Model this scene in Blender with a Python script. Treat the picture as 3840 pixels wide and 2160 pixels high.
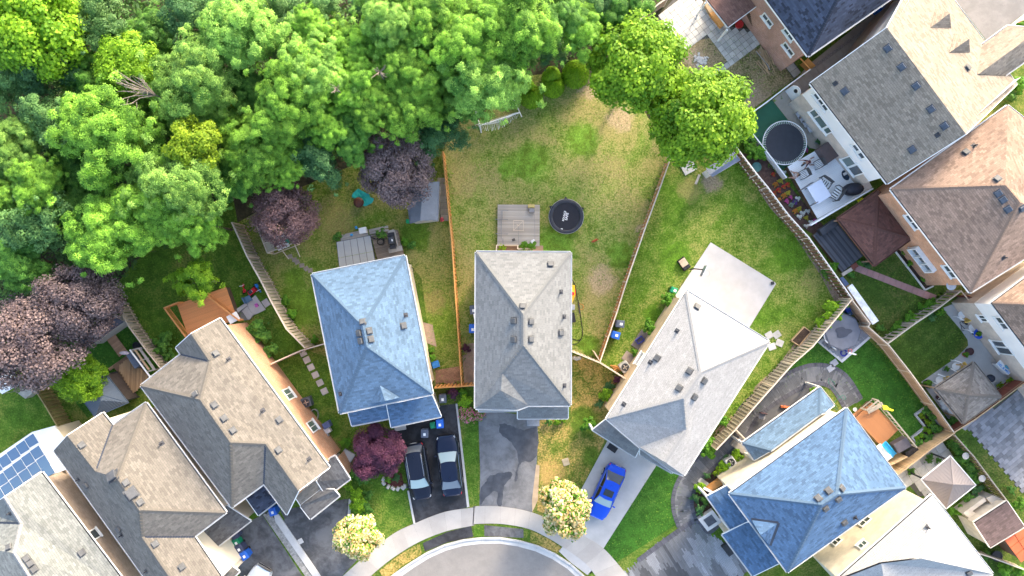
import bpy, bmesh, math, random, hashlib
from mathutils import Vector, Matrix, noise
from mathutils.geometry import tessellate_polygon
R = math.radians
random.seed(7)
for o in list(bpy.data.objects): bpy.data.objects.remove(o)
scene = bpy.context.scene
C = scene.collection

# ------------------------------------------------------------------ camera, sky, sun
H = 57.0                       # drone height above the lawns, metres
cam_d = bpy.data.cameras.new('camera'); cam_d.lens = 24; cam_d.sensor_width = 36
cam_d.clip_start = 1; cam_d.clip_end = 600
cam = bpy.data.objects.new('camera', cam_d); C.objects.link(cam)
cam.location = (0, 0, H); cam.rotation_euler = (0, 0, 0)
scene.camera = cam
SUN_AZ, SUN_EL = R(28), R(23)  # clockwise from +Y (top of the picture), and up
world = bpy.data.worlds.new('World'); scene.world = world; world.use_nodes = True
wn = world.node_tree.nodes; wl = world.node_tree.links
bg = wn['Background']; sky = wn.new('ShaderNodeTexSky'); sky.sky_type = 'NISHITA'
sky.sun_disc = False; sky.sun_elevation = SUN_EL; sky.sun_rotation = SUN_AZ
sky.air_density = 1.0; sky.dust_density = 4.0; sky.ozone_density = 1.0
wl.new(sky.outputs[0], bg.inputs[0]); bg.inputs[1].default_value = 0.15
sun_d = bpy.data.lights.new('sun', 'SUN'); sun_d.energy = 1.4; sun_d.angle = R(10)
sun_d.color = (1.0, 0.87, 0.70)
sun = bpy.data.objects.new('sun', sun_d); C.objects.link(sun)
sv = Vector((math.sin(SUN_AZ)*math.cos(SUN_EL), math.cos(SUN_AZ)*math.cos(SUN_EL), math.sin(SUN_EL)))
sun.rotation_euler = sv.to_track_quat('Z', 'Y').to_euler(); sun.location = sv*80
scene.view_settings.view_transform = 'Standard'; scene.view_settings.look = 'None'
scene.view_settings.gamma = 1; scene.view_settings.use_curve_mapping = False
scene.view_settings.exposure = 2.25
scene.render.engine = 'CYCLES'
scene.cycles.max_bounces = 6; scene.cycles.transparent_max_bounces = 8

# ------------------------------------------------------------------ survey sheets: plan readings (sheet origin x, y, scale) -> metres at a height z
SH = dict(D=(0,0,.670833), S1=(0,0,1.932), S2=(900,0,1.932), S3=(1800,0,1.932), S4=(2700,0,1.932), S5=(0,700,1.932), S6=(900,700,1.932),
 S7=(1700,700,1.932), S8=(2600,700,2.415), S9=(3040,700,2.415), S10=(0,1410,1.932), S11=(900,1410,1.932), S12=(1700,1410,1.932),
 S13=(2500,1250,2.415), S14=(3040,1250,2.415), S15=(2500,1560,2.415), S16=(3040,1560,2.415), Z1=(2900,520,4.83), Z3=(1840,740,4.83),
 Z4=(880,1020,7.245), Z5=(940,820,6.44), Z6=(1240,680,4.392), Z7=(2760,280,4.025), Z8=(3460,1150,4.829), Y1=(1480,1560,4.263),
 Y2=(2160,1700,5.175), Y3=(2640,1720,3.294), Y4=(3340,1680,3.018), Y5=(3480,0,3.45), Y6=(260,1140,3.15), Y7=(1060,1380,3.622),
 Y8=(2100,1040,3.293), X1=(2380,0,3.45), X2=(0,1560,2.4156), X3=(560,1720,3.293), X4=(3300,340,3.15), X5=(2960,1120,2.729), X6=(3440,1400,2.56))
def nat(s, x, y):
    ox, oy, k = SH[s]; return ox + x/k, oy + y/k
def pt(s, x, y, z=0.0):
    nx, ny = nat(s, x, y)
    return Vector(((nx-1920)/2560*(H-z), -(ny-1080)/2560*(H-z), z))
def pts(s, lst, z=0.0): return [pt(s, a[0], a[1], a[2] if len(a) > 2 else z) for a in lst]
def h01(*a): return int(hashlib.md5(repr(a).encode()).hexdigest()[:8], 16)/0xffffffff

# ------------------------------------------------------------------ materials
MATS = {}
def srgb(h):
    h = h.lstrip('#'); c = [int(h[i:i+2], 16)/255 for i in (0, 2, 4)]
    return tuple(x/12.92 if x <= .04045 else ((x+.055)/1.055)**2.4 for x in c)
class NT:
    def __init__(s, m): s.t = m.node_tree; s.n = s.t.nodes; s.l = s.t.links
    def add(s, k, **kw):
        n = s.n.new(k)
        for a, b in kw.items(): setattr(n, a, b)
        return n
    def link(s, a, b): s.l.new(a, b)
    def coord(s, obj=True):
        if obj: return s.add('ShaderNodeTexCoord').outputs['Object']
        return s.add('ShaderNodeNewGeometry').outputs['Position']
    def noise(s, vec, scale, detail=3, rough=.55, dist=0):
        n = s.add('ShaderNodeTexNoise'); n.inputs['Scale'].default_value = scale; n.inputs['Detail'].default_value = detail
        n.inputs['Roughness'].default_value = rough; n.inputs['Distortion'].default_value = dist
        s.link(vec, n.inputs['Vector']); return n.outputs['Fac']
    def ramp(s, fac, a, b, lo=0., hi=1.):
        m = s.add('ShaderNodeMapRange'); m.clamp = True; m.interpolation_type = 'SMOOTHSTEP'
        m.inputs[1].default_value = a; m.inputs[2].default_value = b; m.inputs[3].default_value = lo; m.inputs[4].default_value = hi
        s.link(fac, m.inputs[0]); return m.outputs[0]
    def mix(s, fac, a, b, mode='MIX'):
        m = s.add('ShaderNodeMix', data_type='RGBA', blend_type=mode)
        for sock, v in ((m.inputs[0], fac), (m.inputs[6], a), (m.inputs[7], b)):
            if hasattr(v, 'is_output'): s.link(v, sock)
            elif isinstance(v, (int, float)): sock.default_value = v
            else: sock.default_value = (*v[:3], 1)
        return m.outputs[2]
    def math(s, op, a, b=None):
        m = s.add('ShaderNodeMath', operation=op)
        for i, v in enumerate((a, b)):
            if v is None: continue
            if hasattr(v, 'is_output'): s.link(v, m.inputs[i])
            else: m.inputs[i].default_value = v
        return m.outputs[0]
    def gray(s, f):
        c = s.add('ShaderNodeCombineColor')
        for i in range(3): s.link(f, c.inputs[i])
        return c.outputs[0]
def new_mat(name):
    m = bpy.data.materials.new(name); m.use_nodes = True; nt = NT(m)
    return m, nt, nt.n['Principled BSDF']
def mat(name, col, rough=.75, var=.18, scale=2.5, metal=0, tone=None, rnd=0, bump=0, bscale=30, spec=.35, coat=0, col2=None, worldpos=False, fine=0, emit=None):
    """plain surface: colour with large-scale noise, optional per-piece tone attribute, optional per-object variation"""
    if name in MATS: return MATS[name]
    if name.startswith('shingle'): col = tuple(x*.69 for x in col)
    m, t, p = new_mat(name)
    v = t.coord(not worldpos)
    f = t.ramp(t.noise(v, scale, 5, .6), .3, .7)
    c = t.mix(f, tuple(x*(1-var) for x in col), tuple(min(1, x*(1+var)) for x in (col2 or col)))
    if fine:
        f2 = t.ramp(t.noise(v, bscale, 2), .25, .75, 1-fine, 1+fine); c = t.mix(1, c, t.gray(f2), 'MULTIPLY')
    if tone:
        a = t.add('ShaderNodeAttribute', attribute_name='tone'); r = t.ramp(a.outputs['Fac'], 0, 1, tone[0], tone[1])
        c = t.mix(1, c, t.gray(r), 'MULTIPLY')
    if rnd:
        oi = t.add('ShaderNodeObjectInfo'); r = t.ramp(oi.outputs['Random'], 0, 1, 1-rnd, 1+rnd)
        c = t.mix(1, c, t.gray(r), 'MULTIPLY')
    t.link(c, p.inputs['Base Color'])
    p.inputs['Roughness'].default_value = rough; p.inputs['Metallic'].default_value = metal
    p.inputs['Specular IOR Level'].default_value = spec; p.inputs['Coat Weight'].default_value = coat
    if coat: p.inputs['Coat Roughness'].default_value = .06
    if bump:
        b = t.add('ShaderNodeBump'); b.inputs['Strength'].default_value = bump; b.inputs['Distance'].default_value = .03
        t.link(t.noise(v, bscale, 3), b.inputs['Height']); t.link(b.outputs[0], p.inputs['Normal'])
    MATS[name] = m; return m
def leaf_mat(name, dark, light, trans=.27, rough=.6):
    if name in MATS: return MATS[name]
    m, t, p = new_mat(name)
    a = t.add('ShaderNodeAttribute', attribute_name='tone')
    oi = t.add('ShaderNodeObjectInfo')
    c = t.mix(a.outputs['Fac'], dark, light)
    c = t.mix(1, c, t.gray(t.ramp(oi.outputs['Random'], 0, 1, .86, 1.14)), 'MULTIPLY')
    t.link(c, p.inputs['Base Color']); p.inputs['Roughness'].default_value = rough; p.inputs['Specular IOR Level'].default_value = .3
    tr = t.add('ShaderNodeBsdfTranslucent'); t.link(t.mix(1, c, (1.1, 1.15, .7), 'MULTIPLY'), tr.inputs['Color'])
    ms = t.add('ShaderNodeMixShader'); ms.inputs[0].default_value = trans
    t.link(p.outputs[0], ms.inputs[1]); t.link(tr.outputs[0], ms.inputs[2])
    t.link(ms.outputs[0], t.n['Material Output'].inputs['Surface'])
    MATS[name] = m; return m
def lawn_mat(name, green, dry, soil, dryness, spots=(), big=.22, soilness=.0, lush=None):
    """grass: green with straw-dry and bare patches; spots = (x, y, radius, kind) of greener ('g') or bare ('s') or straw ('d') places"""
    m, t, p = new_mat(name)
    v = t.coord(False)
    n1 = t.noise(v, big, 4, .6, .6); n2 = t.noise(v, 1.3, 5, .65, .4); n3 = t.noise(v, 7, 4, .65); n4 = t.noise(v, 26, 2, .6)
    f = t.math('ADD', t.math('MULTIPLY', n1, .38), t.math('ADD', t.math('MULTIPLY', n2, .26), t.math('MULTIPLY', n3, .36)))
    thr = .5 + (.5-dryness)*.34
    dm = t.ramp(f, thr-.09, thr+.09)
    sm = t.ramp(t.math('ADD', t.math('MULTIPLY', t.noise(v, .5, 5, .7, 1.), .7), t.math('MULTIPLY', n3, .3)), .66-soilness*.3, .72-soilness*.26)
    for (x, y, r, k) in spots:
        d = t.add('ShaderNodeVectorMath', operation='DISTANCE'); t.link(v, d.inputs[0]); d.inputs[1].default_value = (x, y, .03)
        dd = t.math('ADD', d.outputs['Value'], t.math('MULTIPLY', t.math('SUBTRACT', n2, .5), r*1.6))
        s = t.ramp(dd, r*.55, r*1.15, 1, 0)
        if k == 'g': dm = t.math('MULTIPLY', dm, t.math('SUBTRACT', 1, s)); sm = t.math('MULTIPLY', sm, t.math('SUBTRACT', 1, s))
        elif k == 'd': dm = t.math('MAXIMUM', dm, t.math('MULTIPLY', s, .95))
        else: sm = t.math('MAXIMUM', sm, t.math('MULTIPLY', s, .92))
    g = t.mix(t.ramp(n2, .3, .7), tuple(x*.72 for x in green), tuple(x*1.2 for x in (lush or green)))
    c = t.mix(dm, g, dry); c = t.mix(sm, c, soil)
    c = t.mix(1, c, t.gray(t.ramp(n3, .25, .75, .72, 1.28)), 'MULTIPLY')
    c = t.mix(1, c, t.gray(t.ramp(n4, .3, .7, .66, 1.34)), 'MULTIPLY')
    t.link(c, p.inputs['Base Color']); p.inputs['Roughness'].default_value = .9; p.inputs['Specular IOR Level'].default_value = .15
    b = t.add('ShaderNodeBump'); b.inputs['Strength'].default_value = .55; b.inputs['Distance'].default_value = .05
    t.link(t.math('ADD', n3, n4), b.inputs['Height']); t.link(b.outputs[0], p.inputs['Normal'])
    MATS[name] = m; return m
def brick_mat(name, c1, c2, mortar, scale=1.0):
    if name in MATS: return MATS[name]
    m, t, p = new_mat(name)
    geo = t.add('ShaderNodeNewGeometry'); sp = t.add('ShaderNodeSeparateXYZ'); t.link(geo.outputs['Position'], sp.inputs[0])
    sn = t.add('ShaderNodeSeparateXYZ'); t.link(geo.outputs['Normal'], sn.inputs[0])
    # run along the wall: position . (-ny, nx)
    u = t.math('SUBTRACT', t.math('MULTIPLY', sp.outputs[1], sn.outputs[0]), t.math('MULTIPLY', sp.outputs[0], sn.outputs[1]))
    cb = t.add('ShaderNodeCombineXYZ'); t.link(u, cb.inputs[0]); t.link(sp.outputs[2], cb.inputs[1])
    b = t.add('ShaderNodeTexBrick'); t.link(cb.outputs[0], b.inputs['Vector'])
    b.inputs['Color1'].default_value = (*c1, 1); b.inputs['Color2'].default_value = (*c2, 1); b.inputs['Mortar'].default_value = (*mortar, 1)
    b.inputs['Scale'].default_value = scale; b.inputs['Mortar Size'].default_value = .006; b.inputs['Brick Width'].default_value = .23
    b.inputs['Row Height'].default_value = .076; b.inputs['Bias'].default_value = -.2
    n = t.noise(geo.outputs['Position'], 1.2, 4)
    c = t.mix(1, b.outputs['Color'], t.gray(t.ramp(n, .3, .7, .86, 1.12)), 'MULTIPLY')
    t.link(c, p.inputs['Base Color']); p.inputs['Roughness'].default_value = .85
    bp = t.add('ShaderNodeBump'); bp.inputs['Strength'].default_value = .4; bp.inputs['Distance'].default_value = .01
    t.link(b.outputs['Fac'], bp.inputs['Height']); bp.invert = True; t.link(bp.outputs[0], p.inputs['Normal'])
    MATS[name] = m; return m
def glass_mat(name, col, rough=.05):
    if name in MATS: return MATS[name]
    m, t, p = new_mat(name)
    p.inputs['Base Color'].default_value = (*col, 1); p.inputs['Roughness'].default_value = rough
    p.inputs['Specular IOR Level'].default_value = .8; p.inputs['Coat Weight'].default_value = .3
    MATS[name] = m; return m

# ------------------------------------------------------------------ mesh building
class MB:
    def __init__(s): s.v = []; s.f = []; s.t = []; s.smooth = False; s.mi = []
    def vert(s, p): s.v.append(Vector(p)); return len(s.v)-1
    def face(s, ps, tone=.5, mi=0):
        i0 = len(s.v); s.v += [Vector(p) for p in ps]; s.f.append(tuple(range(i0, i0+len(ps)))); s.t.append(tone); s.mi.append(mi); return s
    def idx(s, ids, tone=.5, mi=0): s.f.append(tuple(ids)); s.t.append(tone); s.mi.append(mi)
    def box(s, c, size, rz=0, tone=.5, rot=None, taper=1.0, mi=0):
        M = Matrix.Rotation(rz, 3, 'Z') if rot is None else rot
        i0 = len(s.v); c = Vector(c)
        for dz in (-.5, .5):
            k = taper if dz > 0 else 1
            for dx, dy in ((-.5, -.5), (.5, -.5), (.5, .5), (-.5, .5)):
                s.v.append(c + M @ Vector((dx*size[0]*k, dy*size[1]*k, dz*size[2])))
        for q in ((3, 2, 1, 0), (4, 5, 6, 7), (0, 1, 5, 4), (1, 2, 6, 5), (2, 3, 7, 6), (3, 0, 4, 7)): s.idx([i0+k for k in q], tone, mi)
        return s
    def bar(s, a, b, w, h=None, up=(0, 0, 1), tone=.5):
        a, b = Vector(a), Vector(b); d = b-a; L = d.length
        if L < 1e-5: return s
        x = d/L; u = Vector(up)
        if abs(x.dot(u)) > .98: u = Vector((0, 1, 0))
        y = u.cross(x).normalized(); z = x.cross(y)
        return s.box((a+b)/2, (L, w, h or w), rot=Matrix((x, y, z)).transposed(), tone=tone)
    def prism(s, poly, z0, z1, tone=.5, cap=True):
        n = len(poly); P = [Vector((p[0], p[1], 0)) for p in poly]
        area = sum(P[i].x*P[(i+1) % n].y - P[(i+1) % n].x*P[i].y for i in range(n))
        if area < 0: P.reverse()
        i0 = len(s.v)
        za = z0 if isinstance(z0, (list, tuple)) else [z0]*n; zb = z1 if isinstance(z1, (list, tuple)) else [z1]*n
        if area < 0: za = list(reversed(za)); zb = list(reversed(zb))
        for p, z in zip(P, za): s.v.append(Vector((p.x, p.y, z)))
        for p, z in zip(P, zb): s.v.append(Vector((p.x, p.y, z)))
        for i in range(n): j = (i+1) % n; s.idx((i0+i, i0+j, i0+n+j, i0+n+i), tone)
        if cap:
            for tri in tessellate_polygon([P]):
                a, b, c = tri
                if (P[b]-P[a]).cross(P[c]-P[a]).z < 0: b, c = c, b
                s.idx((i0+n+a, i0+n+b, i0+n+c), tone); s.idx((i0+c, i0+b, i0+a), tone)
        return s
    def sheet(s, poly, z, tone=.5):
        P = [Vector((p[0], p[1], z)) for p in poly]; i0 = len(s.v); s.v += P
        for a, b, c in tessellate_polygon([P]):
            if (P[b]-P[a]).cross(P[c]-P[a]).z < 0: b, c = c, b
            s.idx((i0+a, i0+b, i0+c), tone)
        return s
    def tube(s, P, r, n=6, tone=.5, caps=True):
        P = [Vector(p) for p in P]; k = len(P); rr = r if isinstance(r, (list, tuple)) else [r]*k
        i0 = len(s.v); ref = Vector((0, 0, 1))
        for i, p in enumerate(P):
            d = (P[min(i+1, k-1)]-P[max(i-1, 0)]).normalized()
            u = ref if abs(d.dot(ref)) < .95 else Vector((1, 0, 0))
            x = d.cross(u).normalized(); y = d.cross(x)
            for j in range(n):
                a = 2*math.pi*j/n; s.v.append(p + (x*math.cos(a)+y*math.sin(a))*rr[i])
        for i in range(k-1):
            for j in range(n):
                a = i0+i*n+j; b = i0+i*n+(j+1) % n; s.idx((a, a+n, b+n, b), tone)
        if caps: s.idx([i0+j for j in range(n)], tone); s.idx([i0+(k-1)*n+j for j in reversed(range(n))], tone)
        return s
    def lathe(s, prof, c=(0, 0, 0), n=16, tone=.5, sx=1, sy=1):
        i0 = len(s.v); c = Vector(c); k = len(prof)
        for r, z in prof:
            for j in range(n):
                a = 2*math.pi*j/n; s.v.append(c+Vector((r*math.cos(a)*sx, r*math.sin(a)*sy, z)))
        for i in range(k-1):
            for j in range(n):
                a = i0+i*n+j; b = i0+i*n+(j+1) % n; s.idx((a, b, b+n, a+n), tone)
        s.idx([i0+j for j in reversed(range(n))], tone); s.idx([i0+(k-1)*n+j for j in range(n)], tone)
        return s
    def mesh(s, name, mats, base=(0, 0, 0)):
        me = bpy.data.meshes.new(name); b = Vector(base)
        me.from_pydata([(v-b)[:] for v in s.v], [], s.f)
        if any(t != .5 for t in s.t):
            at = me.attributes.new('tone', 'FLOAT', 'FACE'); at.data.foreach_set('value', s.t)
        for m in (mats if isinstance(mats, (list, tuple)) else [mats]): me.materials.append(m)
        if any(s.mi): me.polygons.foreach_set('material_index', s.mi)
        if s.smooth: me.polygons.foreach_set('use_smooth', [True]*len(me.polygons))
        me.update(); return me
BASE = {}
def link_mesh(name, me, parent=None, kind=None, label=None):
    o = bpy.data.objects.new(name, me); C.objects.link(o)
    if parent is not None: o.parent = parent; BASE[o] = BASE[parent]
    if kind: o['kind'] = kind
    if label: o['label'] = label
    return o
def part(name, mb, m, parent, kind=None, label=None, smooth=False, bevel=0):
    mb.smooth = mb.smooth or smooth
    o = link_mesh(name, mb.mesh(name, m, BASE[parent]), parent, kind, label)
    if bevel: md = o.modifiers.new('bevel', 'BEVEL'); md.width = bevel; md.segments = 2; md.limit_method = 'ANGLE'
    return o
def thing(name, label, cat, base=(0, 0, 0), group=None, local=False, rz=0):
    o = bpy.data.objects.new(name, None); C.objects.link(o); o.empty_display_size = .3
    o.location = base; o.rotation_euler = (0, 0, rz); o['label'] = label; o['category'] = cat
    if group: o['group'] = group
    BASE[o] = Vector((0, 0, 0)) if local else Vector(base)
    return o
def single(name, mb, m, label, cat, base=(0, 0, 0), group=None, smooth=False, bevel=0):
    """a thing that is one mesh, given in world metres"""
    mb.smooth = smooth; o = link_mesh(name, mb.mesh(name, m, base)); o.location = base; BASE[o] = Vector(base)
    o['label'] = label; o['category'] = cat
    if group: o['group'] = group
    if bevel: md = o.modifiers.new('bevel', 'BEVEL'); md.width = bevel; md.segments = 2; md.limit_method = 'ANGLE'
    return o
def structure(name, mb, m):
    o = link_mesh(name, mb.mesh(name, m)); o['kind'] = 'structure'; BASE[o] = Vector((0, 0, 0)); return o
UNIT = {}
def unit_box(m, key=None):
    k = ('box', m.name, key)
    if k not in UNIT: UNIT[k] = MB().box((0, 0, 0), (1, 1, 1)).mesh('piece', m)
    return UNIT[k]
def piece(name, me, parent, loc, size=(1, 1, 1), rot=None, rz=0):
    """one shared-mesh piece placed in world metres under a parent"""
    o = bpy.data.objects.new(name, me); C.objects.link(o); o.parent = parent; BASE[o] = BASE[parent]
    Mr = (rot.to_4x4() if rot is not None else Matrix.Rotation(rz, 4, 'Z'))
    o.matrix_basis = Matrix.Translation(Vector(loc)-BASE[parent]) @ Mr @ Matrix.Diagonal((*size, 1))
    return o
def frame_of(d, up=(0, 0, 1)):
    x = Vector(d).normalized(); u = Vector(up)
    y = u.cross(x)
    if y.length < 1e-4: y = Vector((0, 1, 0)).cross(x)
    y.normalize(); z = x.cross(y); return Matrix((x, y, z)).transposed()
def offset_poly(P, d):
    """inset a plan polygon by d (positive = inwards)"""
    n = len(P); A = sum(P[i].x*P[(i+1) % n].y-P[(i+1) % n].x*P[i].y for i in range(n))
    sg = 1 if A > 0 else -1; out = []
    for i in range(n):
        a, b, c = P[i-1], P[i], P[(i+1) % n]
        d1 = Vector((b.x-a.x, b.y-a.y)).normalized(); d2 = Vector((c.x-b.x, c.y-b.y)).normalized()
        n1 = Vector((-d1.y, d1.x))*sg; n2 = Vector((-d2.y, d2.x))*sg
        k = 1+n1.dot(n2)
        if k < .15: k = .15
        q = (n1+n2)*(d/k); out.append(Vector((b.x+q.x, b.y+q.y, 0)))
    return out
def inside(p, P):
    c = False; n = len(P); j = n-1
    for i in range(n):
        if (P[i].y > p[1]) != (P[j].y > p[1]) and p[0] < (P[j].x-P[i].x)*(p[1]-P[i].y)/(P[j].y-P[i].y)+P[i].x: c = not c
        j = i
    return c
def clip(poly, tri):
    """Sutherland-Hodgman in plan, tri counter-clockwise"""
    out = poly
    for i in range(3):
        a, b = tri[i], tri[(i+1) % 3]; inp = out; out = []
        ex, ey = b[0]-a[0], b[1]-a[1]
        if not inp: return []
        s = inp[-1]; ds = ex*(s[1]-a[1])-ey*(s[0]-a[0])
        for e in inp:
            de = ex*(e[1]-a[1])-ey*(e[0]-a[0])
            if de >= 0:
                if ds < 0: k = ds/(ds-de); out.append((s[0]+(e[0]-s[0])*k, s[1]+(e[1]-s[1])*k))
                out.append(e)
            elif ds >= 0: k = ds/(ds-de); out.append((s[0]+(e[0]-s[0])*k, s[1]+(e[1]-s[1])*k))
            s, ds = e, de
    return out
# ------------------------------------------------------------------ palette
WHITE = mat('white_trim', (.80, .80, .78), .5, .05); OFFWHITE = mat('offwhite_trim', (.70, .67, .62), .6, .08)
GALV = mat('galvanised', (.42, .43, .44), .45, .12, metal=.6)
DARKMETAL = mat('dark_metal', (.035, .036, .04), .45, .2)
BLACKPL = mat('black_plastic', (.018, .018, .021), .5, .25)
CONC = mat('concrete', (.50, .485, .46), .85, .10, 1.2, fine=.10, bscale=40, worldpos=True)
CONC_NEW = mat('new_concrete', (.43, .42, .405), .8, .08, .8, fine=.06, worldpos=True)
SLABM = mat('patio_slab', (.47, .455, .42), .85, .12, 1.6, rnd=.14, fine=.08, worldpos=True)
SOIL = mat('garden_soil', (.055, .036, .026), .95, .35, 3, bump=.6, bscale=14, fine=.3)
GLASS = glass_mat('window_glass', (.06, .075, .085)); GLASSG = glass_mat('window_glass_green', (.10, .15, .14))

def tri_list(V, names):
    P = [V[n] for n in names]; flat = [Vector((p.x, p.y, 0)) for p in P]; out = []
    for a, b, c in tessellate_polygon([flat]):
        if (flat[b]-flat[a]).cross(flat[c]-flat[a]).z < 0: b, c = c, b
        if abs((flat[b]-flat[a]).cross(flat[c]-flat[a]).z) > 1e-4: out.append((P[a], P[b], P[c]))
    return out
def bary_z(t, x, y):
    a, b, c = t; d = (b.y-c.y)*(a.x-c.x)+(c.x-b.x)*(a.y-c.y)
    u = ((b.y-c.y)*(x-c.x)+(c.x-b.x)*(y-c.y))/d; v = ((c.y-a.y)*(x-c.x)+(a.x-c.x)*(y-c.y))/d
    return u, v, 1-u-v, u*a.z+v*b.z+(1-u-v)*c.z
class Roof:
    pass
CAPMESH = {}
def cap_mesh(m):
    if m.name not in CAPMESH:
        b = MB()
        b.face([(-.5, -.5, -.30), (.5, -.5, -.34), (.5, 0, .0), (-.5, 0, .12)]); b.face([(-.5, 0, .12), (.5, 0, 0), (.5, .5, -.34), (-.5, .5, -.30)])
        b.face([(-.5, -.5, -.30), (-.5, 0, .12), (-.5, .5, -.30)])
        CAPMESH[m.name] = b.mesh('ridge_cap', m)
    return CAPMESH[m.name]
def make_roof(root, V, faces, shm, capm, caps=(), valleys=(), name='roof', seed=0, tab=.33, row=.145, thick=.2, trim=WHITE, contrast=1.0, notrim=()):
    r = Roof(); r.tris = []; r.V = V
    deck = MB(); sh = MB(); edges = {}
    for fi, fc in enumerate(faces):
        names, eave = (fc if isinstance(fc, tuple) else (fc, None)); names = names.split()
        ev = eave.split() if eave else names[:2]
        T = tri_list(V, names)
        a, b = V[ev[0]], V[ev[1]]; e = Vector((b.x-a.x, b.y-a.y)).normalized(); up = Vector((-e.y, e.x))
        cen = sum((Vector((V[n].x, V[n].y)) for n in names), Vector((0, 0)))/len(names)
        if (cen-Vector((a.x, a.y))).dot(up) < 0: up = -up
        for i in range(len(names)):
            k = tuple(sorted((names[i], names[(i+1) % len(names)]))); edges.setdefault(k, []).append((names[i], names[(i+1) % len(names)]))
        for t in T:
            r.tris.append((t, e)); deck.face([p-Vector((0, 0, .004)) for p in t]); deck.face([p-Vector((0, 0, thick)) for p in reversed(t)])
            nrm = (t[1]-t[0]).cross(t[2]-t[0]).normalized(); cs = max(.3, nrm.z); rw = row*cs
            us = [(Vector((p.x-a.x, p.y-a.y))).dot(e) for p in t]; vs = [(Vector((p.x-a.x, p.y-a.y))).dot(up) for p in t]
            tri2 = [(p.x, p.y) for p in t]
            for j in range(math.floor(min(vs)/rw), math.ceil(max(vs)/rw)):
                off = (j % 2)*tab*.5 + h01(seed, fi, j)*.16
                for i in range(math.floor((min(us)-off)/tab), math.ceil((max(us)-off)/tab)):
                    u0 = i*tab+off+.004; u1 = u0+tab-.008; v0 = j*rw; v1 = v0+rw
                    q = [(a.x+e.x*u+up.x*v, a.y+e.y*u+up.y*v) for u, v in ((u0, v0), (u1, v0), (u1, v1), (u0, v1))]
                    if (q[1][0]-q[0][0])*(q[2][1]-q[0][1])-(q[1][1]-q[0][1])*(q[2][0]-q[0][0]) < 0: q.reverse()
                    c = clip(q, tri2)
                    if len(c) < 3: continue
                    hh = h01(seed, fi, i, j); tone = (.0 if hh < .22 else (1. if hh > .80 else .38+.3*hh))
                    tone = .5+(tone-.5)*contrast
                    ps = []
                    for x, y in c:
                        w = ((x-a.x)*up.x+(y-a.y)*up.y-v0)/rw
                        ps.append(Vector((x, y, bary_z(t, x, y)[3]+.006+.016*(1-w))))
                    sh.face(ps, tone)
    r.boundary = [v[0] for v in edges.values() if len(v) == 1]
    for a, b in r.boundary:
        A, B = V[a], V[b]; dz = Vector((0, 0, thick)); deck.face([A-dz, B-dz, B, A]); deck.face([A, B, B-dz, A-dz])
    r.obj = part(name, deck, mat('roof_deck', (.05, .05, .055), .9), root)
    part('shingles', sh, shm, r.obj, kind='stuff')
    for a, b in r.boundary:
        A, B = V[a], V[b]; d = B-A
        if d.length < .15 or (a, b) in notrim or (b, a) in notrim: continue
        x = Vector((d.x, d.y, 0)).normalized(); n = Vector((x.y, -x.x, 0))
        # outward: away from the face interior
        mid = (A+B)/2
        if r_surf(r, mid.x+n.x*.12, mid.y+n.y*.12) is not None: n = -n
        level = abs(d.z) < .25
        m = MB(); o = n*(.055 if level else .03)-Vector((0, 0, .075 if level else .07))
        if level:
            m.bar(A+o+n*.04, B+o+n*.04, .022, .12); m.bar(A+o-Vector((0, 0, .05)), B+o-Vector((0, 0, .05)), .11, .02)
        else: m.bar(A+o, B+o, .05, .17)
        part('gutter' if level else 'fascia_board', m, trim, root)
    cm = cap_mesh(capm)
    for ln in caps:
        A, B = V[ln[0]], V[ln[1]]; d = B-A; n = max(2, int(d.length/.29)); fr = frame_of(d)
        for i in range(n):
            piece('ridge_cap', cm, r.obj, A+d*((i+.5)/n)+Vector((0, 0, .045)), (d.length/n*.93, .30, .17), rot=fr)
    vm = mat('valley_metal', (.035, .042, .06), .5, .1)
    for ln in valleys:
        A, B = V[ln[0]], V[ln[1]]; m = MB(); m.bar(A+Vector((0, 0, .03)), B+Vector((0, 0, .03)), .22, .02); part('valley_flashing', m, vm, r.obj)
    return r
def r_surf(r, x, y):
    best = None
    for t, e in r.tris:
        u, v, w, z = bary_z(t, x, y)
        if min(u, v, w) >= -1e-4 and (best is None or z > best[0]): best = (z, t, e)
    return best
def on_roof(r, s, x, y):
    z = 7.0
    for _ in range(12):
        p = pt(s, x, y, z); b = r_surf(r, p.x, p.y)
        if b is None: return None
        z = b[0]
    p.z = z; return p, b[1], b[2]
def vent(r, s, x, y, kind='box', m=None):
    q = on_roof(r, s, x, y)
    if not q: return
    p, t, e = q; b = MB(); e3 = Vector((e.x, e.y, 0))
    n = (t[1]-t[0]).cross(t[2]-t[0]).normalized(); fr = Matrix((e3, n.cross(e3), n)).transposed()
    if kind in ('box', 'big'):
        k = 1.0 if kind == 'box' else 1.7
        b.box(p+n*.02, (.52*k, .5*k, .02), rot=fr); b.box(p+n*.09*k, (.34*k, .34*k, .14*k), rot=fr, taper=.9); b.box(p+n*.17*k, (.42*k, .42*k, .03), rot=fr, taper=.85)
        part('roof_vent', b, m or mat('vent_metal', (.085, .088, .092), .5, .2), r.obj)
    else:
        b.lathe([(.13, 0), (.10, .04), (.055, .06), (.055, .42), (.05, .43)], p-Vector((0, 0, .03)), 10); b.box(p+n*.015, (.34, .34, .015), rot=fr)
        part('vent_pipe', b, m or mat('pipe_dark', (.04, .042, .05), .5), r.obj)
def zr(h, s, x, y, up=.03): return (s, x, y, on_roof(h.roof, s, x, y)[0].z+up)
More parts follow.
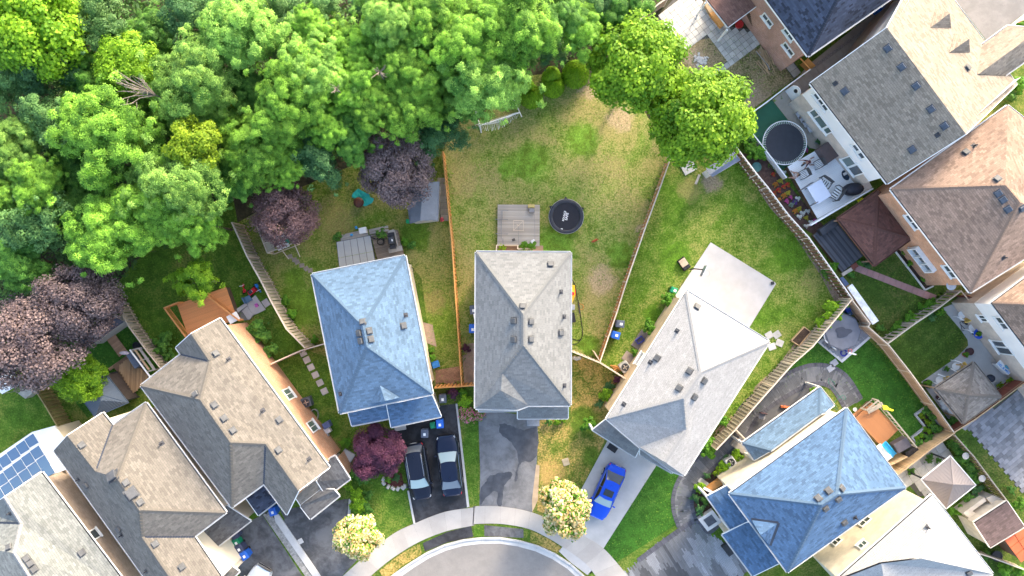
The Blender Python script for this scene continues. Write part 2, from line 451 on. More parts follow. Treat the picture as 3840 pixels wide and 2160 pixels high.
def gable(h, s, a, b, c, f, shm, seed, **kw):
    za = zr(h, s, *a)[3]; return porch(h, dict(ga=zr(h, s, *a), g1=zr(h, s, *b), g2=zr(h, s, *c), gf=(s, *f, za)), [('g1 gf ga', 'g1 ga'), ('gf g2 ga', 'g2 ga')], shm, seed, notrim=[('g1', 'ga'), ('ga', 'g2'), ('g1', 'gf'), ('gf', 'g2')], name='gable_roof', **kw)
def VV(d): return {k: pt(v[0], v[1], v[2], v[3]) for k, v in d.items()}
class House: pass
def house(label, V, faces, outline, wallm, shm, capm, caps=(), valleys=(), seed=0, eave=5.6, inset=.42, lower_wall=None, **kw):
    hs = House(); V = VV(V); hs.V = V
    out = [V[k] for k in outline.split()]
    c = sum(out, Vector())/len(out)
    hs.root = thing('house', label, 'house', (c.x, c.y, 0), 'houses around the cul-de-sac')
    P = offset_poly(out, inset); hs.P = P; hs.roofs = []
    if lower_wall:
        part('brick_base', MB().prism(offset_poly(out, inset-.03), -.2, 2.75), lower_wall, hs.root)
    part('wall', MB().prism(P, -.2, [p.z-.12 for p in out]), wallm, hs.root)
    hs.roof = make_roof(hs.root, V, faces, shm, capm, caps, valleys, seed=seed, **kw)
    g = MB(); cc = Vector((c.x, c.y, 0))
    for a, b in hs.roof.boundary:           # gable ends under sloping rakes
        A, B = V[a].copy(), V[b].copy()
        if abs(A.z-B.z) < .25: continue
        x = Vector((B.x-A.x, B.y-A.y, 0)).normalized(); n = Vector((-x.y, x.x, 0))
        mid = (A+B)/2
        if r_surf(hs.roof, mid.x+n.x*.1, mid.y+n.y*.1) is None: n = -n
        A += n*inset; B += n*inset; A.z -= .22; B.z -= .22; lo = eave-.2
        f = [Vector((A.x, A.y, lo)), Vector((B.x, B.y, lo)), B, A]; g.face(f); g.face(list(reversed(f)))
    if g.f: part('gable_wall', g, wallm, hs.root)
    # the whole outline projected to the ground, for keeping plants off it
    HOUSE_PLANS.append(P)
    return hs
HOUSE_PLANS = []
def porch(hs, V, faces, shm, seed=0, walls=None, wallm=None, caps=(), valleys=(), capm=None, posts=(), notrim=(), name='porch_roof'):
    V = VV(V); r = make_roof(hs.root, V, faces, shm, capm or shm, caps, valleys, name=name, seed=seed, notrim=notrim)
    if walls:
        P = [V[k] for k in walls.split()]; part('garage_wall', MB().prism(offset_poly(P, .3), -.1, min(p.z for p in P)-.15), wallm, hs.root)
    for k in posts:
        p = V[k]; m = MB(); m.box((p.x, p.y, (p.z-.2)/2), (.16, .16, p.z-.2)); part('porch_post', m, OFFWHITE, hs.root)
    return r
CAM = Vector((0, 0, H))
def ray_wall(P, i, s, x, y):
    """where the sight line of a plan reading meets wall i of outline P -> (run, z)"""
    a, b = P[i], P[(i+1) % len(P)]; q = pt(s, x, y, 0); d = q-CAM
    e = Vector((b.x-a.x, b.y-a.y, 0)); L = e.length; e /= L; n = Vector((-e.y, e.x, 0))
    den = d.dot(n)
    if abs(den) < 1e-6: return None
    k = (a-CAM).dot(n)/den; w = CAM+d*k
    return (w-a).dot(e), w.z, L, e, n, k
def window(hs, s, quad, panes=2, frame=WHITE, glass=GLASS, name='window', horiz=False, P=None, depth=.07):
    P = P or hs.P; cx = sum(q[0] for q in quad)/4; cy = sum(q[1] for q in quad)/4; best = None
    for i in range(len(P)):
        w = ray_wall(P, i, s, cx, cy)
        if w and 0 < w[0] < w[2] and .1 < w[1] < 5.5 and w[5] > 0:
            if best is None or w[5] < best[1]: best = (i, w[5])
    if best is None: print('window misses', s, cx, cy); return
    i = best[0]; W = [ray_wall(P, i, s, *q) for q in quad]; a = P[i]; e = W[0][3]
    n = W[0][4]
    if n.dot(CAM-a) < 0: n = -n
    u0, u1 = min(w[0] for w in W), max(w[0] for w in W); zs = sorted(w[1] for w in W)
    z0 = max(.15, (zs[0]+zs[1])/2); z1 = min(5.3, (zs[2]+zs[3])/2)
    if z1-z0 < .45: z0 -= .25; z1 += .25
    us = sorted(w[0] for w in W); u0, u1 = (us[0]+us[1])/2, (us[2]+us[3])/2
    if u1-u0 < .4: u0 -= .3; u1 += .3
    def at(u, z, o): return Vector((a.x, a.y, 0))+e*u+n*o+Vector((0, 0, z))
    fr = MB(); t = .09
    for (ua, ub, za, zb) in ((u0-t, u1+t, z1, z1+t), (u0-t, u1+t, z0-t, z0), (u0-t, u0, z0, z1), (u1, u1+t, z0, z1)):
        fr.box(at((ua+ub)/2, (za+zb)/2, depth/2+.01), (ub-ua, depth, zb-za), rot=Matrix((e, n, Vector((0, 0, 1)))).transposed())
    for k in range(1, panes):
        u = u0+(u1-u0)*k/panes; fr.box(at(u, (z0+z1)/2, depth/2+.01), (.06, depth, z1-z0), rot=Matrix((e, n, Vector((0, 0, 1)))).transposed())
    w = part(name, fr, frame, hs.root)
    for k in range(panes):
        ua = u0+(u1-u0)*k/panes; ub = u0+(u1-u0)*(k+1)/panes
        g = MB(); g.box(at((ua+ub)/2, (z0+z1)/2, .022), (ub-ua-.03, .02, z1-z0), rot=Matrix((e, n, Vector((0, 0, 1)))).transposed())
        part('pane', g, glass, w)
    sl = MB(); sl.box(at((u0+u1)/2, z0-t-.03, .09), (u1-u0+.3, .14, .06), rot=Matrix((e, n, Vector((0, 0, 1)))).transposed()); part('sill', sl, frame, w)

# ------------------------------------------------------------------ roof coverings and walls
SH_TAUPE = mat('shingle_taupe', (.228, .206, .176), .9, .07, .7, tone=(.84, 1.2))
SH_GREY = mat('shingle_grey', (.255, .262, .26), .9, .05, .7, tone=(0.86, 1.13))
SH_BLUE = mat('shingle_blue', (.145, .235, .345), .9, .06, .7, tone=(0.82, 1.22))
SH_DEEP = mat('shingle_deep_blue', (.118, .215, .36), .9, .06, .7, tone=(0.74, 1.16))
SH_PALE = mat('shingle_pale', (.43, .425, .415), .9, .05, .8, tone=(0.9, 1.08))
SH_WARM = mat('shingle_warm', (0.22, 0.208, 0.186), .9, .06, .7, tone=(0.85, 1.13))
SH_DKBLUE = mat('shingle_navy', (0.06, 0.075, 0.115), .9, .1, .7, tone=(0.6, 1.5))
SH_SLATE = mat('shingle_slate', (0.165, 0.163, 0.165), .9, .08, .7, tone=(0.72, 1.15))
SH_BROWN = mat('shingle_brown', (.39, .27, .20), .9, .09, .7, tone=(0.75, 1.15))
SH_ROSE = mat('shingle_rose', (0.22, 0.132, 0.108), .9, .1, .8, tone=(0.82, 1.15))
SH_FAWN = mat('shingle_fawn', (.375, .315, .245), .9, .06, .7, tone=(.74, 1.12))
SH_WHITE = mat('shingle_white', (.50, .50, .49), .9, .04, .7, tone=(.9, 1.05))
BR_ORANGE = brick_mat('brick_orange', (.52, .25, .13), (.60, .32, .18), (.62, .50, .40))
BR_BROWN = brick_mat('brick_brown', (.36, .27, .20), (.44, .34, .26), (.45, .38, .31))
BR_TAN = brick_mat('brick_tan', (.60, .45, .28), (.66, .52, .34), (.64, .55, .42))
BR_ROSE = brick_mat('brick_rose', (.42, .22, .17), (.50, .28, .21), (.55, .45, .40))
BR_CREAM = brick_mat('brick_cream', (.66, .58, .43), (.72, .63, .48), (.70, .64, .52))
STUCCO = mat('stucco_cream', (.68, .60, .46), .9, .06, .6, worldpos=True)
SIDING = mat('siding_white', (.80, .80, .79), .7, .04, .6, worldpos=True)
BEIGE_W = brick_mat('brick_beige', (.52, .44, .36), (.57, .49, .41), (.58, .51, .44))

# house with the skylit sunroom, bottom left corner
hA = house('house with pale grey-green shingles and a white sunroom of blue roof panes', dict(
  tr=('X2',375,512,5.6), e=('X2',1230,1643,5.6), r2=('X2',420,1700,8.0), r1=('X2',125,1240,8.0), w=('X2',190,975,7.05), c1=('X2',40,735,7.05),
  q=('X2',-160,862,5.6), q2=('X2',-230,960,5.6), p=('X2',-620,1120,5.6), p2=('X2',-120,2100,5.6)),
  ['tr e r2 r1 w c1', ('q c1 w q2', 'q q2'), ('q2 w r1 p', 'q2 p'), ('p r1 r2 p2', 'p p2'), ('e p2 r2', 'e p2')], 'tr e p2 p q2 q', BR_BROWN, mat('shingle_sage', (.27, .285, .27), .9, .05, .7, tone=(.8, 1.15)), SH_PALE,
  caps=[('w', 'r1'), ('c1', 'w'), ('r1', 'r2')], valleys=[('q2', 'w')], seed=1, eave=5.6)
for a in ((90,1185), (240,1290), (275,1335), (310,1388), (740,1240)): vent(hA.roof, 'X2', *a)
for a in ((95,878), (655,1068)): vent(hA.roof, 'X2', *a, kind='pipe')
window(hA, 'X2', [(815,1045), (845,1035), (885,1105), (850,1112)], 1)

# second house from the left
hB = house('house with beige and slate shingles left of the brick-walled house', dict(
  a=('S10',1055,195,5.6), b=('S10',815,360,5.6), c=('S10',740,268,5.6), c1=('S10',490,430,7.05), l=('S10',390,540,5.6), e=('S10',1195,1666,5.6),
  w=('S10',695,690,7.05), r1=('S10',850,740,8.0), r2=('S10',1010,970,8.0), f=('S10',1635,990,5.6), g=('S10',1405,1165,5.6), k=('S10',1030,1165,7.05),
  kk=('S10',1290,1545,7.05), gg=('S10',1640,1510,5.6)),
  [('l e kk k r2 r1 w c1', 'l e'), ('c b w c1', 'c b'), ('a b w r1', 'b a'), ('a r1 r2 f', 'a f'), ('f r2 k g', 'f g'), ('g k kk gg', 'g gg')],
  'a b c l e gg g f', STUCCO, SH_TAUPE, SH_TAUPE, caps=[('a', 'r1'), ('r1', 'r2'), ('r2', 'f'), ('r2', 'k'), ('k', 'kk'), ('w', 'c1')], valleys=[('b', 'w'), ('k', 'g')], seed=2, contrast=.75)
for a in ((592,502), (912,775), (1015,915), (1123,1217), (1316,1383), (628,790), (862,1108)): vent(hB.roof, 'S10', *a)
for a in ((822,728), (952,852)): vent(hB.roof, 'S10', *a, kind='big', m=mat('vent_dark', (.06, .065, .075), .5, .2))
for a in ((1172,488), (570,750), (882,1153), (1060,1414)): vent(hB.roof, 'S10', *a, kind='pipe')
porch(hB, dict(a=('X3',960,580,3.5), b=('X3',1250,768,3.1), c=('X3',850,1078,2.9), d=('X3',625,915,3.4)), [('b c d a', 'b c')], SH_SLATE, 3, 'a b c d', STUCCO)
porch(hB, dict(a=('X3',845,1200,3.2), b=('X3',1110,1395,2.9), c=('X3',960,1540,2.9), d=('X3',640,1470,3.3)), [('b c d a', 'b c')], SH_TAUPE, 4, 'a b c d', STUCCO)

# brick-walled house
hC = house('house with orange brick side wall and beige and slate tab shingles', dict(
  a=('S10',1020,70,5.6), b=('S5',1310,1215,5.6), b2=('S5',1275,1165,5.6), c=('S5',1385,1065,7.0), d=('S5',1590,955,5.6), e=('S11',645,665,5.6), f=('S11',425,830,7.0),
  g=('X3',1700,690,5.6), h=('X3',1415,310,5.6), i=('S10',1680,950,5.6), w=('S5',1520,1265,7.0), r1=('S10',1450,170,7.95), r2=('S10',1670,480,7.95), k=('S11',185,490,7.0)),
  [('a b w r1', 'a b'), ('b2 c w b', 'b2 b'), ('d e f k r2 r1 w c', 'd e'), ('a r1 r2 i', 'a i'), ('i r2 k h', 'i h'), ('h k f g', 'h g')],
  'a b b2 d e g h i', BR_ORANGE, SH_TAUPE, SH_TAUPE, caps=[('w', 'r1'), ('r1', 'r2'), ('r2', 'i'), ('a', 'r1'), ('k', 'f'), ('r2', 'k'), ('c', 'w')], valleys=[('b', 'w'), ('h', 'k')], seed=5, contrast=1.1)
for a in ((1420,132), (1552,210), (1622,307), (1687,394)): vent(hC.roof, 'S10', *a)
for a in ((283,318), (277,537)): vent(hC.roof, 'S11', *a)
vent(hC.roof, 'S5', 1562, 1210)
for a in ((165,250), (500,603)): vent(hC.roof, 'S11', *a, kind='pipe')
vent(hC.roof, 'S5', 1658, 1250, kind='pipe')
window(hC, 'S11', [(310,110), (345,92), (398,150), (350,172)], 2, glass=GLASSG)
window(hC, 'S11', [(482,345), (520,325), (570,385), (522,405)], 2, glass=GLASSG)
window(hC, 'S6', [(108,1078), (125,1072), (150,1110), (135,1118)], 1)
porch(hC, dict(a=('X3',1190,480,3.5), b=('X3',1415,310,3.5), c=('X3',1575,525,3.0), d=('X3',1345,700,3.0)), [('c d a b', 'c d')], SH_DKBLUE, 6, posts=('d',))
porch(hC, dict(a=('X3',1800,470,3.7), b=('X3',2050,270,3.7), c=('X3',2125,385,3.1), d=('X3',1875,585,3.1)), [('c d a b', 'c d')], SH_TAUPE, 7)
porch(hC, dict(a=('X3',1865,590,3.2), b=('X3',2125,390,3.2), c=('X3',2285,390,3.2), d=('X3',2345,460,2.8), e=('X3',1985,745,2.8)), [('d e a b c', 'd e')], SH_SLATE, 8, 'a b c d e', BR_ORANGE)
porch(hC, dict(a=('S11',650,600,3.6), b=('S11',690,580,3.5), c=('S11',797,745,2.9), d=('S11',690,825,2.9), e=('S11',600,830,3.2), f=('S11',560,765,3.6)), [('c d e f a b', 'b c')], SH_SLATE, 9, 'a b c d e f', BR_ORANGE)
for (x0, y0, x1, y1) in ((500,465,600,395), (590,440,680,520), (620,535,715,545)):   # downpipes and wall conduit
    p, q = pt('S11', x0, y0, 4.8), pt('S11', x1, y1, .4); m = MB(); m.bar((q.x, q.y, .1), (q.x, q.y, 4.6), .08); part('downpipe', m, OFFWHITE, hC.root)

# blue hip-roofed house
hD = house('house with blue-grey mottled hip roof left of the centre house', dict(
  a=('S6',520,635,5.6), b=('S6',1195,500,5.6), c=('S11',1393,130,5.6), d=('S11',722,270,5.6), r1=('S6',890,1010,7.7), r2=('S6',920,1160,7.7),
  ga=('S11',1013,66,6.9), g1=('S11',945,205,5.68), g2=('S11',1165,160,5.68), gf=('S11',1050,190,6.7)),
  [('a b r1', 'a b'), ('a r1 r2 d', 'a d'), ('d r2 c', 'd c'), ('b c r2 r1', 'b c')],
  'a b c d', STUCCO, SH_BLUE, SH_BLUE, caps=[('a', 'r1'), ('b', 'r1'), ('r1', 'r2'), ('r2', 'd'), ('r2', 'c')], seed=10, contrast=1.25)
gable(hD, 'S11', (1013,66), (948,200), (1160,156), (1052,182), SH_BLUE, 11)
for a in ((890,980), (935,1045), (947,1105), (1183,1008), (865,1060), (877,1117)): vent(hD.roof, 'S6', *a)
vent(hD.roof, 'S6', 1200, 930, kind='pipe'); vent(hD.roof, 'S11', 728, 130, kind='pipe')
porch(hD, dict(a=('S11',785,268,3.7), b=('S11',1060,208,3.7), c=('S11',1078,307,3.0), d=('S11',810,360,3.0)), [('c d a b', 'c d')], SH_DEEP, 12, posts=('d',))
porch(hD, dict(a=('S11',1062,205,3.7), b=('S11',1390,135,3.7), c=('S11',1457,292,3.0), d=('S11',1095,370,3.0)), [('c d a b', 'c d')], SH_DEEP, 13, 'a b c d', STUCCO)

# centre house
hE = house('house with grey and cream hip roof at the centre, behind the stained driveway', dict(
  a=('S7',165,473,5.6), b=('S7',850,477,5.6), c=('S12',848,212,5.6), n=('S12',545,214,5.6), v=('S12',465,243,5.6), d=('S12',160,236,5.6),
  r1=('S7',507,925,7.75), r2=('S7',507,1150,7.75), l=('S12',356,-22,6.9), m=('S12',345,105,6.7)),
  [('a b r1', 'a b'), ('a r1 r2 l m d', 'a d'), ('b c r2 r1', 'b c'), ('c n l r2', 'c n'), ('l n v m', 'n v'), ('d m v', 'd v')],
  'a b c n v d', STUCCO, SH_GREY, SH_GREY, caps=[('a', 'r1'), ('b', 'r1'), ('r1', 'r2'), ('r2', 'c'), ('r2', 'l')], seed=14, contrast=.9)
for a in ((705,563), (503,867), (440,971), (560,977), (440,1106), (560,1104), (777,1058)): vent(hE.roof, 'S7', *a)
for a in ((780,762), (802,942), (805,1441)): vent(hE.roof, 'S7', *a, kind='pipe')
porch(hE, dict(a=('S12',467,222,3.6), b=('S12',830,218,3.6), c=('S12',830,305,3.0), d=('S12',467,308,3.0)), [('c d a b', 'c d')], SH_GREY, 15, posts=('c', 'd'))
porch(hE, dict(a=('S12',185,225,3.5), b=('S12',467,225,3.5), c=('S12',467,252,3.1), d=('S12',185,254,3.1)), [('c d a b', 'c d')], SH_GREY, 16)

# pale-roofed house to the right of the centre
hF = house('house with near-white shingles and banded ridge caps beside the big patio slab', dict(
  tl=('S7',1690,755,5.6), tr=('S13',930,75,5.6), br=('S12',1670,720,5.6), x=('S12',1590,692,5.6), m=('S12',1350,515,5.6), bl=('S12',1110,310,5.6),
  r1=('S7',1795,1340,7.8), r2=('S12',1668,162,7.8), k=('S12',1685,390,6.9), k2=('S12',1535,625,6.9)),
  [('tl tr r1', 'tl tr'), ('tl r1 r2 bl', 'tl bl'), ('bl r2 k m', 'bl m'), ('m k k2 x', 'm x'), ('x k2 br', 'x br'), ('tr br k2 k r2 r1', 'tr br')],
  'tl tr br x m bl', BR_TAN, SH_PALE, SH_PALE, caps=[('tl', 'r1'), ('tr', 'r1'), ('r1', 'r2'), ('r2', 'bl'), ('r2', 'k'), ('k', 'k2')], seed=17, contrast=.8)
for a in ((1765,870), (1477,1243), (1712,1337), (1815,1405)): vent(hF.roof, 'S7', *a)
for a in ((1637,88), (1745,152)): vent(hF.roof, 'S12', *a)
for a in ((1620,1045), (1427,1273)): vent(hF.roof, 'S7', *a, kind='pipe')
vent(hF.roof, 'S12', 1235, 205, kind='pipe')
porch(hF, dict(a=('S12',1010,390,3.2), b=('S12',1105,315,3.6), c=('S12',1352,520,3.6), d=('S12',1318,587,3.0)), [('d a b c', 'd a')], SH_GREY, 18, posts=('a', 'd'))
porch(hF, dict(a=('S12',1352,535,3.5), b=('S12',1352,568,3.1), c=('S12',1585,702,3.1), d=('S12',1600,680,3.5)), [('b c d a', 'b c')], SH_GREY, 19)
window(hF, 'Y8', [(935,1060), (1010,930), (1035,945), (960,1080)], 1, name='window')

# blue house lower right
hG = house('house with bright blue hip roof beside the camouflage-patterned paver drive', dict(
  tl=('S13',1630,680,5.6), rt=('S16',860,650,5.6), bt=('S15',1095,1415,5.6), lf=('S15',570,705,5.6), r1=('S15',1545,708,7.8), r2=('S15',1405,803,7.8)),
  [('tl rt r1', 'tl rt'), ('tl r1 r2 lf', 'tl lf'), ('lf r2 bt', 'lf bt'), ('rt bt r2 r1', 'rt bt')],
  'tl rt bt lf', BR_CREAM, SH_DEEP, SH_BLUE, caps=[('tl', 'r1'), ('rt', 'r1'), ('r1', 'r2'), ('r2', 'lf'), ('r2', 'bt')], seed=20, contrast=1.2)
gable(hG, 'S15', (1012,968), (765,935), (935,1172), (848,1078), SH_DEEP, 21, valleys=[('g1', 'ga'), ('g2', 'ga')])
for a in ((1465,678), (1583,655), (1372,745), (1552,750), (1437,835), (1607,962)): vent(hG.roof, 'S15', *a)
for a in ((812,620), (1705,920)): vent(hG.roof, 'S15', *a, kind='pipe')
porch(hG, dict(a=('S15',365,728,3.1), b=('S15',545,632,3.6), c=('S15',742,955,3.7), d=('S15',580,1030,3.1)), [('d a b c', 'd a')], SH_DEEP, 22, posts=('a', 'd'))
porch(hG, dict(a=('S15',505,1075,3.0), b=('S15',745,955,3.7), c=('S15',1015,1335,3.7), d=('S15',780,1449,3.0)), [('d a b c', 'd a')], SH_DEEP, 23, 'a b c d', BR_CREAM)
porch(hG, dict(a=('S13',687,995,2.7), b=('S13',1390,490,2.7), c=('S13',1517,652,2.7), d=('S13',1440,712,3.3), e=('S13',945,1062,3.5), f=('S13',795,1147,2.7), g=('S13',1385,735,3.4)),
      [('a b g e', 'a b'), ('a e f', 'a f'), ('b c d g', 'b c')], SH_BLUE, 24, posts=('a', 'b', 'f'), caps=[('a', 'e'), ('b', 'g')])

# white-shingled house in the bottom right corner
hH = house('house with blown-out white shingles and cream window wall at the bottom right', dict(
  tl=('S16',1100,715,5.6), tr=('S16',1650,1430,5.6), b=('S16',760,2100,5.6), l=('S16',215,1500,5.6), r1=('S16',1010,1290,7.9), r2=('S16',640,1335,7.6)),
  [('tl tr r1', 'tl tr'), ('tl r1 r2 l', 'tl l'), ('l r2 b', 'l b'), ('tr b r2 r1', 'tr b')],
  'tl tr b l', BR_CREAM, SH_WHITE, SH_WHITE, caps=[], seed=25, contrast=1.1)
vent(hH.roof, 'S16', 1430, 1418); vent(hH.roof, 'S16', 1008, 978, kind='pipe')
window(hH, 'S16', [(435,975), (520,915), (548,940), (465,998)], 2)
window(hH, 'S16', [(190,1145), (250,1100), (285,1130), (222,1170)], 2)
window(hH, 'S16', [(425,1172), (490,1132), (520,1160), (455,1200)], 2, glass=GLASSG)

# grey and cream house top right, with the white deck behind it
hI = house('house with grey rear roof slope and cream front slope above the white deck', dict(
  l=('S4',655,600,5.6), b=('S4',1215,1330,5.6), r1=('S4',1210,200,8.6), r2=('S4',1780,970,8.6), e1=('S4',2150,612,4.6), e0=('S4',1478,-290,4.6)),
  [('l b r2 r1', 'l b'), ('r1 r2 e1 e0', 'e0 e1')], 'l b r2 e1 e0 r1', SIDING, SH_FAWN, SH_FAWN, seed=26, contrast=.9, lower_wall=BEIGE_W)
hI_w = hI.P
for a in ((1215,350), (1315,485), (1420,622), (1528,790), (1625,912), (1390,1083), (903,660)): vent(hI.roof, 'S4', *a, m=mat('vent_blue', (.06, .075, .10), .45, .2))
for a in ((835,605), (1575,978)): vent(hI.roof, 'S4', *a, kind='pipe')
vent(hI.roof, 'S4', 1790, 493)
for i, (a, b, c, d) in enumerate((((1525,200), (1665,95), (1675,205), (1560,60)), ((1660,382), (1805,280), (1812,380), (1700,240)))):
    gable(hI, 'S4', a, c, d, b, SH_FAWN, 27+i)
porch(hI, dict(a=('S4',1868,540,6.2), b=('S4',2330,205,6.1), c=('S4',2330,360,4.9), d=('S4',2067,545,4.9), e=('S4',1850,362,4.9), f=('S4',2090,185,4.9), g=('S4',2250,300,4.6)),
      [('d c b a', 'd c'), ('e a b f', 'e f')], SH_FAWN, 30, notrim=[('d', 'a'), ('e', 'a')], name='wing_roof')
for q, n in (([(710,700), (722,690), (742,720), (730,730)], 1), ([(740,745), (752,735), (775,762), (762,772)], 1), ([(975,1050), (990,1040), (1018,1080), (1005,1090)], 1), ([(1015,1110), (1030,1098), (1055,1135), (1042,1145)], 1)):
    window(hI, 'S4', q, n)
for q in ([(655,810), (690,790), (720,830), (680,850)], [(690,860), (725,832), (780,905), (740,930)], [(752,940), (785,918), (815,945), (780,970)]):
    window(hI, 'S4', q, 1, glass=GLASSG)
window(hI, 'S4', [(880,1165), (935,1125), (990,1185), (940,1210)], 1, name='patio_door', glass=GLASSG)
window(hI, 'S4', [(935,1215), (990,1185), (1040,1245), (975,1275)], 1, name='patio_door')

# navy-roofed house at the top
hJ = house('house with dark navy tab-shingle roof and rosy brick wall at the top edge', dict(
  b=('S4',640,405,5.6), l=('S4',120,-300,5.6), r=('S4',1700,-330,5.6), t=('S4',1160,-1060,5.6), h=('S4',905,-110,8.0), h2=('S4',700,-420,8.0)),
  [('l b h h2', 'l b'), ('b r h', 'b r'), ('r t h2 h', 'r t'), ('l h2 t', 'l t')], 'l b r t', BR_ROSE, SH_DKBLUE, SH_DKBLUE, caps=[('b', 'h')], seed=32, contrast=1.3)
window(hJ, 'S4', [(310,105), (335,95), (380,180), (360,190)], 2)
window(hJ, 'S4', [(460,320), (480,310), (538,390), (515,400)], 2)
window(hJ, 'S4', [(475,205), (490,198), (540,275), (525,285)], 2)

# brown-roofed house on the right
hK = house('house with brown shingles and orange brick rear wall on the right edge', dict(
  l=('X4',130,1165,5.6), t=('X4',1510,175,5.6), r1=('X4',1478,1118,7.9), r2=('S9',1890,140,7.9), b=('S9',1447,958,5.6), c=('S9',2450,330,5.6), t2=('S9',2300,-330,5.6), t3=('X4',1690,430,6.4)),
  [('l t r1', 'l t'), ('l r1 r2 b', 'l b'), ('b r2 c', 'b c'), ('t t2 c r2 r1', 't2 c')], 'l t t2 c b', BR_ORANGE, SH_BROWN, SH_BROWN,
  caps=[('l', 'r1'), ('r1', 'r2'), ('r2', 'b')], seed=33)
for a in ((1395,1213), (1452,1288), (1510,1400), (1672,1390)): vent(hK.roof, 'X4', *a, m=MATS['vent_blue'])
for a in ((1012,728), (1383,1043)): vent(hK.roof, 'X4', *a)
vent(hK.roof, 'X4', 1110, 650, kind='pipe'); vent(hK.roof, 'S9', 1745, 645, kind='pipe')
window(hK, 'S9', [(905,560), (985,540), (1120,745), (1075,755)], 3, name='bay_window', depth=.35)
window(hK, 'S9', [(865,265), (900,250), (985,370), (960,385)], 2)
window(hK, 'S9', [(1230,720), (1255,710), (1330,810), (1305,825)], 2)

# far right house with the white wall
hL = house('house with white rear wall and beige-brown roof at the far right edge', dict(
  a=('S9',1640,1055,5.6), u=('S9',2250,600,5.6), d=('S9',2520,2210,5.6), r1=('S9',2120,1075,7.7), r2=('S9',2700,1830,7.7), z=('S9',3100,1700,5.6)),
  [('a u r1', 'a u'), ('a r1 r2 d', 'a d'), ('u z r2 r1', 'u z'), ('d r2 z', 'd z')], 'a u z d', SIDING, SH_BROWN, SH_BROWN, caps=[('a', 'r1')], seed=34, lower_wall=BEIGE_W)
window(hL, 'Z8', [(1020,160), (1100,150), (1185,250), (1095,265)], 2)
window(hL, 'Z8', [(1365,195), (1420,190), (1560,390), (1520,405)], 2)
window(hL, 'S14', [(1630,70), (1720,65), (1790,115), (1700,125)], 1, name='patio_door')
window(hL, 'S14', [(1680,125), (1790,120), (1830,185), (1720,180)], 1, name='patio_door')
# ------------------------------------------------------------------ ground and lawns
GR = mat('woodland_floor', (.045, .042, .022), .95, .4, .6, bump=.5, bscale=5, fine=.3, worldpos=True)
g = MB(); g.face([(-140, -110, 0), (140, -110, 0), (140, 110, 0), (-140, 110, 0)]); structure('ground', g, GR)
GREEN = (.082, .135, .022); DRY = (.27, .215, .105); SOILC = (.26, .195, .135)
LAWNS = []
def lawn(name, poly, m, z=.008, tuft=14, tm='a'):
    z += .0004*len(LAWNS); o = structure('lawn', MB().sheet(poly, z), m); LAWNS.append((poly, tuft, tm)); return o
def spot(s, x, y, r, k): p = pt(s, x, y); return (p.x, p.y, r, k)
m_center = lawn_mat('lawn_parched', (.135, .225, .024), (.295, .262, .095), (.39, .30, .175), .54, [spot('D',1335,410,2.0,'g'), spot('D',1465,350,1.7,'g'), spot('D',1275,425,1.0,'g'), spot('D',1395,620,2.2,'g'),
   spot('D',1512,705,1.3,'s'), spot('D',1545,420,1.3,'d'), spot('D',1560,300,1.2,'s'), spot('D',1480,215,1.3,'s'), spot('D',1165,450,1.8,'d'), spot('D',1612,580,.5,'s'), spot('D',1480,870,1.0,'g'), spot('D',1560,640,1.3,'g')], lush=(.135, .26, .03))
m_base = lawn_mat('lawn_base', (.075, .145, .016), (.20, .18, .05), (.14, .10, .06), .35)
structure('lawn', MB().sheet(pts('D', [(-80,800), (250,800), (600,560), (1100,330), (1160,300), (1680,300), (1900,60), (2100,-40), (2700,-40), (2700,1520), (-80,1520)]), .005), m_base)
lawn('c', pts('D', [(1112,382), (1125,330), (1165,285), (1240,225), (1330,190), (1500,175), (1610,260), (1650,330), (1688,392), (1600,640), (1508,908), (1436,882), (1440,640), (1198,640), (1198,890), (1168,968), (1140,700)]), m_center, tuft=16)
m_hd = lawn_mat('lawn_worn', (.115, .200, .020), (.25, .225, .07), (.28, .20, .12), .48, [spot('D',1045,590,1.5,'g'), spot('D',760,770,2.2,'g'), spot('D',740,700,1.0,'g'), spot('D',850,560,1.8,'d'), spot('D',1090,760,1.2,'d'), spot('D',905,790,1,'g')], soilness=.05)
lawn('d', pts('D', [(598,560), (760,470), (900,410), (1080,385), (1112,380), (1140,700), (1165,970), (1095,975), (1060,700), (1020,650), (790,700), (850,1050), (700,905), (775,880), (660,680)]), m_hd, tuft=16)
m_deep = lawn_mat('lawn_lush', (.040, .125, .014), (.10, .15, .03), (.10, .075, .04), .18, [])
m_mid = lawn_mat('lawn_green', (.075, .165, .016), (.20, .20, .045), (.16, .12, .075), .30, [spot('D',820,1080,1.6,'g')], soilness=.0)
m_hf = lawn_mat('lawn_thick', (.088, .185, .014), (.25, .24, .07), (.30, .23, .15), .40, [spot('D',1735,475,1.2,'d'), spot('D',1790,460,.9,'s'), spot('D',2080,880,1.0,'s'), spot('D',1985,640,2.0,'g'), spot('D',1700,640,1.6,'g'), spot('D',1650,800,1.4,'g'), spot('D',1600,590,.7,'s'), spot('D',1910,440,.7,'s')])
lawn('hf', pts('D', [(1690,392), (1760,360), (1870,390), (1990,580), (2112,752), (1960,900), (1800,1130), (1720,1190), (1500,1090), (1560,960), (1508,908), (1600,640)]), m_hf, tuft=16)
lawn('hc', pts('D', [(285,725), (330,670), (405,595), (500,540), (588,505), (598,560), (680,720), (772,880), (690,915), (640,800), (560,790), (480,905), (420,930), (360,850)]), m_mid, tuft=14)
lawn('hb', pts('D', [(170,860), (300,770), (405,910), (330,1010), (220,1050), (180,1000)]), m_deep, tuft=12)
lawn('ha', pts('D', [(-40,960), (80,950), (150,1070), (60,1110), (-40,1170)]), m_mid, tuft=12)
